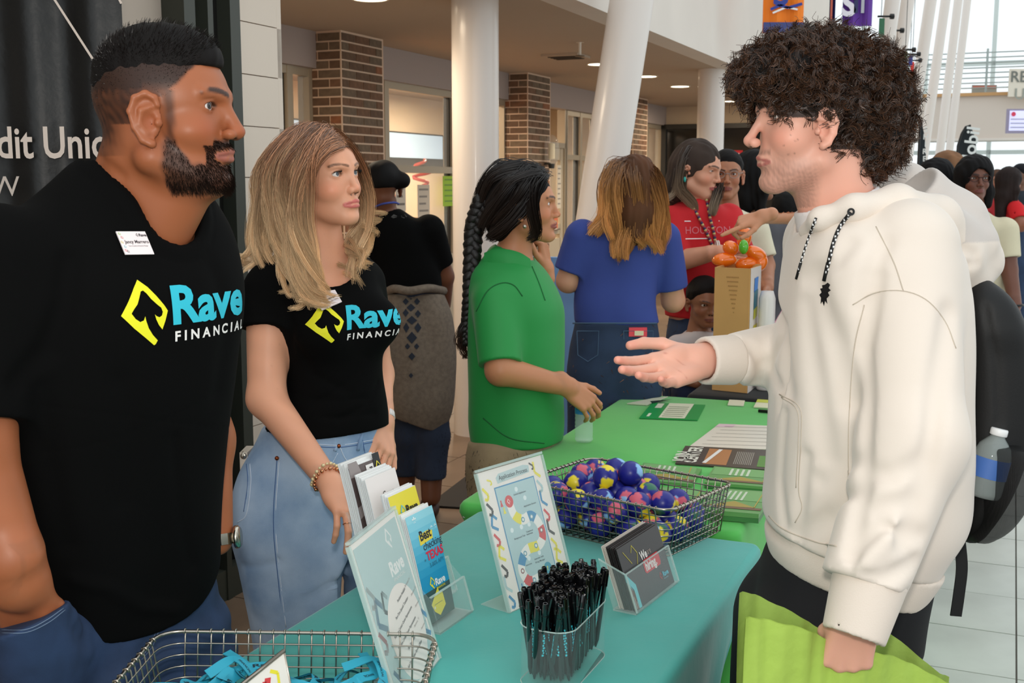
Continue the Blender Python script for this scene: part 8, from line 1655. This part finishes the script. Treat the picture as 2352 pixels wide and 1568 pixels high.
# ---- woman in the red shirt
def red_extra(t, hd, sf, torso):
    G = [[at(1610, 340, 5.15), at(1575, 360, 5.10), at(1562, 410, 5.10), at(1550, 440, 5.12), at(1532, 455, 5.12)], [at(1612, 338, 5.15), at(1580, 350, 5.10), at(1566, 400, 5.08), at(1565, 440, 5.07), at(1592, 470, 5.06), at(1600, 492, 5.06)], [at(1652, 425, 5.12), at(1650, 445, 5.10), at(1643, 470, 5.06), at(1638, 492, 5.04)], [at(1605, 340, 5.18), at(1565, 370, 5.16), at(1548, 420, 5.18), at(1540, 460, 5.18)]]
    lockset(hd, G, 300, .008, (70, 56, 48), (150, 128, 104), (.004, 6), .0012, .008, 9, t)
    M_l = mat('patterned lanyard', attr=True, rough=.6); Pth = spl(np.vstack([onto(sf, [(1585, 462), (1605, 500), (1625, 540), (1640, 575)], 4)]), 30); mb = MB()
    for i in range(29): mb.tube(Pth[i:i + 2] + np.array([0, -.008, 0]), .0065, 5, col=((60, 50, 90), (200, 180, 120), (160, 60, 70))[i % 3])
    P2 = spl(onto(sf, [(1622, 458), (1630, 500), (1640, 540), (1645, 590)], 4), 30)
    for i in range(29): mb.tube(P2[i:i + 2] + np.array([0, -.008, 0]), .0065, 5, col=((60, 50, 90), (200, 180, 120), (160, 60, 70))[(i + 1) % 3])
    mb.build('lanyard', M_l, t, True)
    def T(s, x, y, sz, b): A, F = glyphs(s, b, .02 / sz); return A * sz + np.array([x, y]), F
    O = onto(sf, [(1573, 525)], 4)[0]; it = []
    for s, x, y, sz, b, c in (('HOUSTON', 0, -.022, .044, .0, (206, 110, 120)), ('UH', .115, -.115, .06, .03, (236, 225, 225))): A, F = T(s, x, y, sz, b); it.append((A, F, c))
    for a, b_, y in ((0, .165, .03), (0, .11, -.045)): it.append((np.array([(a, y), (b_, y), (b_, y + .004), (a, y + .004)]), [(0, 1, 2, 3)], (236, 220, 220)))
    wrap_print('shirt_print', sf, O, (.97, -.22, 0), (0, 0, 1), (0, 1, 0), it, t)
    blob(at(1573, 412, 5.06), (.006, .006, .012)).build('earring', mat('teal stone', (40, 160, 150), .3), t, True)
    cw = at(1645, 572, 4.92)
    for k in range(2): th = np.arange(14) / 14 * 6.283; mb = MB(); mb.tube(np.array([cw + np.array([.008 * k + .0 * math.cos(x), .036 * math.cos(x), .036 * math.sin(x)]) for x in th]), .0035, 5, closed=True); mb.build('bracelet', mat('pearl', (215, 200, 190), .3), t, True)
figure('woman in red T-shirt with lanyard looking down at the orange balloon', 5.15, (1598, 398), R(-32), 1.06, R(12), 0, dict(col=(206, 148, 120), lips=(180, 96, 92), brow=(60, 40, 30), iris=(40, 26, 18), fat=.005, ear=.8, open=.55, lip=.85, nose=.115), nbp=(1595, 480), tyaw=R(22), ry=.125,
       tors=[(760, 1535, 1690, .15), (700, 1530, 1690, .145), (620, 1535, 1685, .14), (560, 1530, 1685, .14), (510, 1528, 1680, .125), (480, 1540, 1665, .11), (462, 1560, 1640, .08), (450, 1575, 1625, .06)],
       arms=[((1545, 510, 5.10), (1552, 600, 5.00), (1650, 578, 4.90), (.06, .05, .031), ((.95, -.2, .15), (.1, -.3, .95), (0, -1, 0), .35)), ((1672, 500, 5.20), (1700, 590, 5.02), (1690, 560, 5.06), (.055, .045, .03))], shirt=(196, 28, 36), sleeve=.95, hem=725,
       legs=[((1575, 840, 5.15), (1575, 1080, 5.15), (1570, 1290, 5.17)), ((1640, 840, 5.18), (1645, 1080, 5.18), (1640, 1290, 5.20))], pantrow=[(720, 1540, 1685, .14), (800, 1530, 1690, .15), (880, 1540, 1680, .12)], pant=(44, 62, 92), legr=(.1, .08, .06), fuzz=(.07, 1500, .0011), hair=longhair(.006, .10, w=.95, side=False), haircol=(62, 50, 44), h=.008, hh=.0035, extra=red_extra)
# ---- little boy behind the carton
figure('little boy in white T-shirt beside the cardboard carton', 4.93, (1617, 702), R(-78), .89, R(10), 0, dict(col=(150, 100, 74), lips=(140, 84, 74), brow=(30, 20, 16), iris=(24, 16, 12), eye=1.22, jaw=.038, nose=.105, fat=.004, chin=.8, jz=-.008, open=.95, nw=.8, ear=.9, brow_=1, lip=.85, browt=.8), nbp=(1606, 755), tyaw=0, ry=.08,
       tors=[(900, 1550, 1650), (840, 1545, 1655), (790, 1548, 1652), (765, 1570, 1640, .07), (752, 1588, 1622, .05)], arms=[((1556, 795, 4.93), (1542, 860, 4.90), (1600, 880, 4.84), (.038, .032, .022)), ((1648, 795, 4.95), (1660, 860, 4.91), (1650, 880, 4.84), (.038, .032, .022))], shirt=(206, 196, 196), sleeve=.9, hem=895,
       legs=[((1580, 900, 4.93), (1578, 1080, 4.93), (1578, 1245, 4.93)), ((1620, 900, 4.93), (1622, 1080, 4.93), (1622, 1245, 4.93))], pantrow=[(885, 1555, 1648), (940, 1560, 1645)], legr=(.06, .05, .04), hair=shorthair(.010, .075, -.0), haircol=(20, 15, 13), h=.008)
# ---- young man with glasses in the cream T-shirt
def glasses(t, hd, r=.021, col=(40, 36, 34), w=.0012):
    mb = MB()
    for s in (-1, 1): th = np.arange(22) / 22 * 6.283; mb.tube(np.array([hd.w((.098 - .018 * (abs(.033 * s + r * math.cos(a)) - .01), .033 * s + r * 1.05 * math.cos(a), .024 + r * .8 * math.sin(a))) for a in th]), w, 5, closed=True); mb.tube(np.array([hd.w((.085, .056 * s, .028)), hd.w((.03, .078 * s, .03)), hd.w((-.01, .083 * s, .022))]), w, 5)
    mb.tube(np.array([hd.w((.1, -.012, .027)), hd.w((.103, 0, .030)), hd.w((.1, .012, .027))]), w, 5); mb.build('glasses', mat('spectacle rim %d' % col[0], col, .3, metal=.4), t, True)
figure('young man with glasses and cropped dark hair in cream T-shirt behind the woman in red', 5.7, (1668, 410), R(-98), 1.0, R(3), 0, dict(col=(168, 112, 82), lips=(140, 80, 70), brow=(26, 18, 15), open=.8), nbp=(1672, 480), tyaw=0, ry=.11,
       tors=[(760, 1618, 1765), (650, 1622, 1760), (560, 1618, 1758), (510, 1622, 1750), (488, 1645, 1715, .08), (476, 1655, 1692, .06)], arms=[((1735, 520, 5.7), (1760, 610, 5.66), (1762, 660, 5.50), (.052, .042, .032), ((0, -.6, -.6), (1, -.3, 0), (0, -1, 1), .9)), ((1630, 520, 5.7), (1618, 620, 5.75), (1620, 700, 5.7))], shirt=(222, 212, 186), sleeve=.8, hem=760,
       legs=[((1660, 840, 5.7), (1660, 1000, 5.7), (1660, 1160, 5.72)), ((1720, 840, 5.7), (1720, 1000, 5.7), (1720, 1160, 5.72))], pantrow=[(755, 1625, 1755), (860, 1630, 1750)], pant=(40, 44, 56), legr=(.09, .07, .055), hair=shorthair(.007, .074, .0), haircol=(18, 14, 13), h=.010, hh=.004, extra=lambda t, hd, sf, to: glasses(t, hd, col=(150, 150, 150)))
# ---- dark haired person in grey, behind the pointing arm
figure('person with long black hair in a grey shirt with maroon backpack straps', 6.1, (1735, 415), R(15), 1.05, 0, 0, dict(col=(150, 98, 72)), nbp=(1728, 490), tyaw=R(40), ry=.12,
       tors=[(760, 1690, 1810), (650, 1685, 1812), (560, 1690, 1810), (510, 1692, 1795), (485, 1712, 1765, .08), (474, 1720, 1755, .06)], arms=[((1795, 530, 6.1), (1815, 620, 6.1), (1805, 690, 6.0)), ((1695, 530, 6.1), (1690, 620, 6.1), (1695, 690, 6.1))], shirt=(84, 82, 88), sleeve=1.0, hem=760,
       legs=[((1725, 820, 6.1), (1725, 960, 6.1), (1725, 1110, 6.1)), ((1780, 820, 6.1), (1780, 960, 6.1), (1780, 1110, 6.1))], pantrow=[(755, 1690, 1808), (860, 1695, 1800)], pant=(30, 32, 42), legr=(.09, .07, .055), fuzz=(.07, 1200, .0015), hair=longhair(.022, .16), haircol=(14, 12, 13), h=.012, hh=.006)
# ---- child with hair in two buns
def bunhair2(hd):
    def f(P):
        p = hd.loc(P); d = shorthair(.012, .07, -.06)(hd)(P) / hd.s; return smin(smin(d, ell(p, (0, .07, .13), (.04, .042, .04)), .01), ell(p, (0, -.07, .13), (.04, .042, .04)), .01) * hd.s
    return f
figure('girl with two hair buns in a white tie-dye T-shirt and light jeans', 6.6, (1805, 495), R(60), .95, R(8), 0, dict(col=(96, 60, 44)), nbp=(1806, 535), tyaw=0, ry=.09,
       tors=[(650, 1772, 1832), (600, 1770, 1835), (560, 1770, 1836), (542, 1785, 1828, .07), (532, 1794, 1820, .05)], arms=[((1776, 560, 6.6), (1766, 620, 6.6), (1770, 680, 6.55), (.04, .034, .024)), ((1834, 560, 6.6), (1842, 620, 6.6), (1840, 680, 6.55), (.04, .034, .024))], shirt=(222, 208, 220), sleeve=.7, hem=648,
       legs=[((1788, 740, 6.6), (1788, 880, 6.6), (1788, 1040, 6.6)), ((1822, 740, 6.6), (1822, 880, 6.6), (1822, 1040, 6.6))], pantrow=[(640, 1774, 1832), (720, 1772, 1836), (770, 1776, 1834)], pant=(96, 122, 158), legr=(.07, .055, .045), hair=bunhair2, haircol=(14, 12, 12), h=.011, hh=.005)
# ---- the person whose pointing arm shows from behind the hoodie
figure('person mostly hidden behind the curly haired man, bare arm pointing left', 4.7, (1985, 420), R(175), 1.0, 0, 0, dict(col=(198, 136, 102)), nbp=(1985, 500), tyaw=R(75), ry=.12,
       tors=[(760, 1900, 2060), (650, 1900, 2065), (560, 1905, 2060), (520, 1925, 2040), (495, 1955, 2015, .07)], arms=[((1960, 520, 4.65), (1868, 492, 4.68), (1752, 497, 4.32), (.055, .044, .027), ((-.96, 0, -.26), (.0, -.5, .85), (-.1, -1, -.3), ((0.05, .05, .0), (.9, 1.2, .6), (1.0, 1.2, .6), (1.1, 1.2, .6)))), ((2020, 540, 4.8), (2030, 650, 4.8), (2010, 740, 4.75))], shirt=(40, 40, 44), sleeve=.5, hem=760,
       legs=[((1960, 880, 4.7), (1960, 1150, 4.7), (1960, 1440, 4.7)), ((2020, 880, 4.75), (2020, 1150, 4.75), (2020, 1440, 4.75))], pantrow=[(755, 1905, 2055), (880, 1910, 2050)], pant=(30, 34, 46), legr=(.09, .07, .055), hair=shorthair(.01), haircol=(24, 18, 15), h=.010, hh=.004)
# ---- visitors in the bright part of the hall
figure('woman with glasses and shoulder length black hair in a cream slogan T-shirt, far right', 6.6, (2237, 420), R(-92), 1.04, 0, 0, dict(col=(112, 70, 54), lips=(120, 66, 60), open=.8), nbp=(2240, 485), tyaw=0, ry=.13,
       tors=[(760, 2200, 2320), (700, 2195, 2318), (620, 2190, 2312), (560, 2190, 2312), (515, 2195, 2305), (490, 2215, 2270, .09), (478, 2222, 2256, .06)], arms=[((2306, 530, 6.55), (2318, 620, 6.5), (2332, 700, 6.4), (.064, .046, .034), ((.2, -.4, -1), (1, -.3, 0), (0, -1, 0), .5)), ((2196, 530, 6.6), (2186, 620, 6.6), (2190, 700, 6.55))], shirt=(216, 206, 176), sleeve=.7, hem=745,
       legs=[((2230, 820, 6.6), (2230, 940, 6.6), (2230, 1040, 6.6)), ((2285, 820, 6.6), (2285, 940, 6.6), (2285, 1040, 6.6))], pantrow=[(740, 2202, 2318), (840, 2206, 2312)], pant=(40, 44, 54), legr=(.09, .07, .055), fuzz=(.06, 2600, .0015), hair=longhair(.022, .10, back=-.02), haircol=(16, 14, 15), h=.010, hh=.0045,
       extra=lambda t, hd, sf, to: (glasses(t, hd, .022, (60, 36, 36), .002), wrap_print('shirt_print', sf, onto(sf, [(2222, 528)], 5.5)[0], (1, 0, 0), (0, 0, 1), (0, 1, 0), [(glyphs('less', .03, .2)[0] * .085 + np.array([0, -.03]), glyphs('less', .03, .2)[1], (60, 56, 60)), (glyphs('my', .02, .2)[0] * .06 + np.array([.0, .04]), glyphs('my', .02, .2)[1], (60, 56, 60))], t), MB().tube(np.array([at(2334, 700, 6.38) + np.array([.036 * math.cos(a), .036 * math.sin(a), 0]) for a in np.arange(14) / 14 * 6.283]), .006, 5, closed=True).build('bracelet', M_black, t, True)))
figure('person with long black hair just behind the hood', 6.9, (2148, 425), R(100), 1.05, 0, 0, dict(col=(150, 100, 76)), nbp=(2148, 490), tyaw=0, ry=.12, tors=[(740, 2100, 2200), (620, 2098, 2202), (540, 2100, 2200), (505, 2108, 2190), (485, 2128, 2168, .07)], arms=[((2104, 540, 6.9), (2098, 620, 6.9), (2100, 690, 6.85)), ((2196, 540, 6.9), (2200, 620, 6.9), (2198, 690, 6.85))], shirt=(70, 64, 70), sleeve=.8, hem=740,
       legs=[((2128, 800, 6.9), (2128, 900, 6.9), (2128, 1010, 6.9)), ((2172, 800, 6.9), (2172, 900, 6.9), (2172, 1010, 6.9))], pantrow=[(735, 2100, 2200), (820, 2104, 2196)], pant=(40, 40, 48), fuzz=(.08, 900, .002), hair=longhair(.02, .28), haircol=(14, 12, 14), h=.014, hh=.007)
figure('person with light brown hair turned away beside the large feather flag', 9.0, (2172, 398), R(150), 1.15, 0, 0, dict(col=(214, 160, 130)), nbp=(2172, 445), tyaw=0, ry=.12, tors=[(640, 2135, 2215), (540, 2135, 2215), (480, 2138, 2212), (455, 2150, 2196, .08), (442, 2160, 2186, .06)], arms=[((2140, 475, 9), (2134, 540, 9), (2136, 600, 8.95)), ((2210, 475, 9), (2216, 540, 9), (2214, 600, 8.95))], shirt=(120, 110, 110), sleeve=.8, hem=640,
       legs=[((2158, 700, 9), (2158, 780, 9), (2158, 860, 9)), ((2192, 700, 9), (2192, 780, 9), (2192, 860, 9))], pantrow=[(635, 2136, 2214), (700, 2138, 2210)], pant=(50, 54, 70), hair=longhair(.018, .18), haircol=(128, 92, 66), h=.016, hh=.008)
figure('woman in red T-shirt with very long dark hair at the right edge', 11.0, (2318, 424), R(20), 1.12, 0, 0, dict(col=(150, 96, 74)), nbp=(2318, 455), tyaw=R(30), ry=.12, tors=[(600, 2296, 2352), (520, 2296, 2352), (475, 2300, 2350), (460, 2306, 2336, .08), (450, 2312, 2328, .06)], arms=[((2332, 478, 10.9), (2345, 520, 10.8), (2375, 515, 10.7), (.06, .05, .035)), ((2302, 478, 11.1), (2300, 530, 11.1), (2302, 570, 11))], shirt=(214, 30, 36), sleeve=.6, hem=510,
       legs=[((2312, 610, 11), (2312, 690, 11), (2312, 770, 11)), ((2338, 610, 11), (2338, 690, 11), (2338, 770, 11))], pantrow=[(505, 2298, 2348), (600, 2298, 2350)], pant=(30, 32, 40), hair=longhair(.02, .26), haircol=(40, 30, 28), h=.016, hh=.009)
figure('small far person in red top between the two dark haired women', 13.0, (2290, 422), R(-100), 1.1, 0, 0, dict(col=(200, 140, 115)), nbp=(2290, 446), tyaw=0, ry=.12, tors=[(560, 2268, 2312), (490, 2266, 2314), (458, 2272, 2308), (446, 2282, 2300, .08)], arms=[((2270, 465, 13), (2266, 500, 13), (2268, 540, 12.9)), ((2310, 465, 13), (2314, 500, 13), (2312, 540, 12.9))], shirt=(190, 50, 56), sleeve=.6, hem=560,
       legs=[((2280, 580, 13), (2280, 640, 13), (2280, 712, 13)), ((2302, 580, 13), (2302, 640, 13), (2302, 712, 13))], pantrow=[(555, 2270, 2312), (590, 2270, 2312)], pant=(40, 40, 50), hair=shorthair(.012), haircol=(90, 64, 50), h=.018, hh=.010)
figure('far person in dark clothes at the right edge of the hall', 13.5, (2343, 408), R(200), 1.1, 0, 0, dict(col=(120, 84, 66)), nbp=(2343, 436), tyaw=0, ry=.12, tors=[(560, 2322, 2366), (470, 2320, 2366), (446, 2326, 2362), (436, 2336, 2352, .08)], arms=[((2322, 456, 13.5), (2318, 500, 13.5), (2320, 540, 13.4)), ((2364, 456, 13.5), (2368, 500, 13.5), (2366, 540, 13.4))], shirt=(40, 48, 58), sleeve=.8, hem=560,
       legs=[((2334, 580, 13.5), (2334, 640, 13.5), (2334, 700, 13.5)), ((2354, 580, 13.5), (2354, 640, 13.5), (2354, 700, 13.5))], pantrow=[(555, 2324, 2364), (590, 2324, 2364)], pant=(24, 26, 34), hair=shorthair(.014), haircol=(22, 22, 28), h=.018, hh=.010)
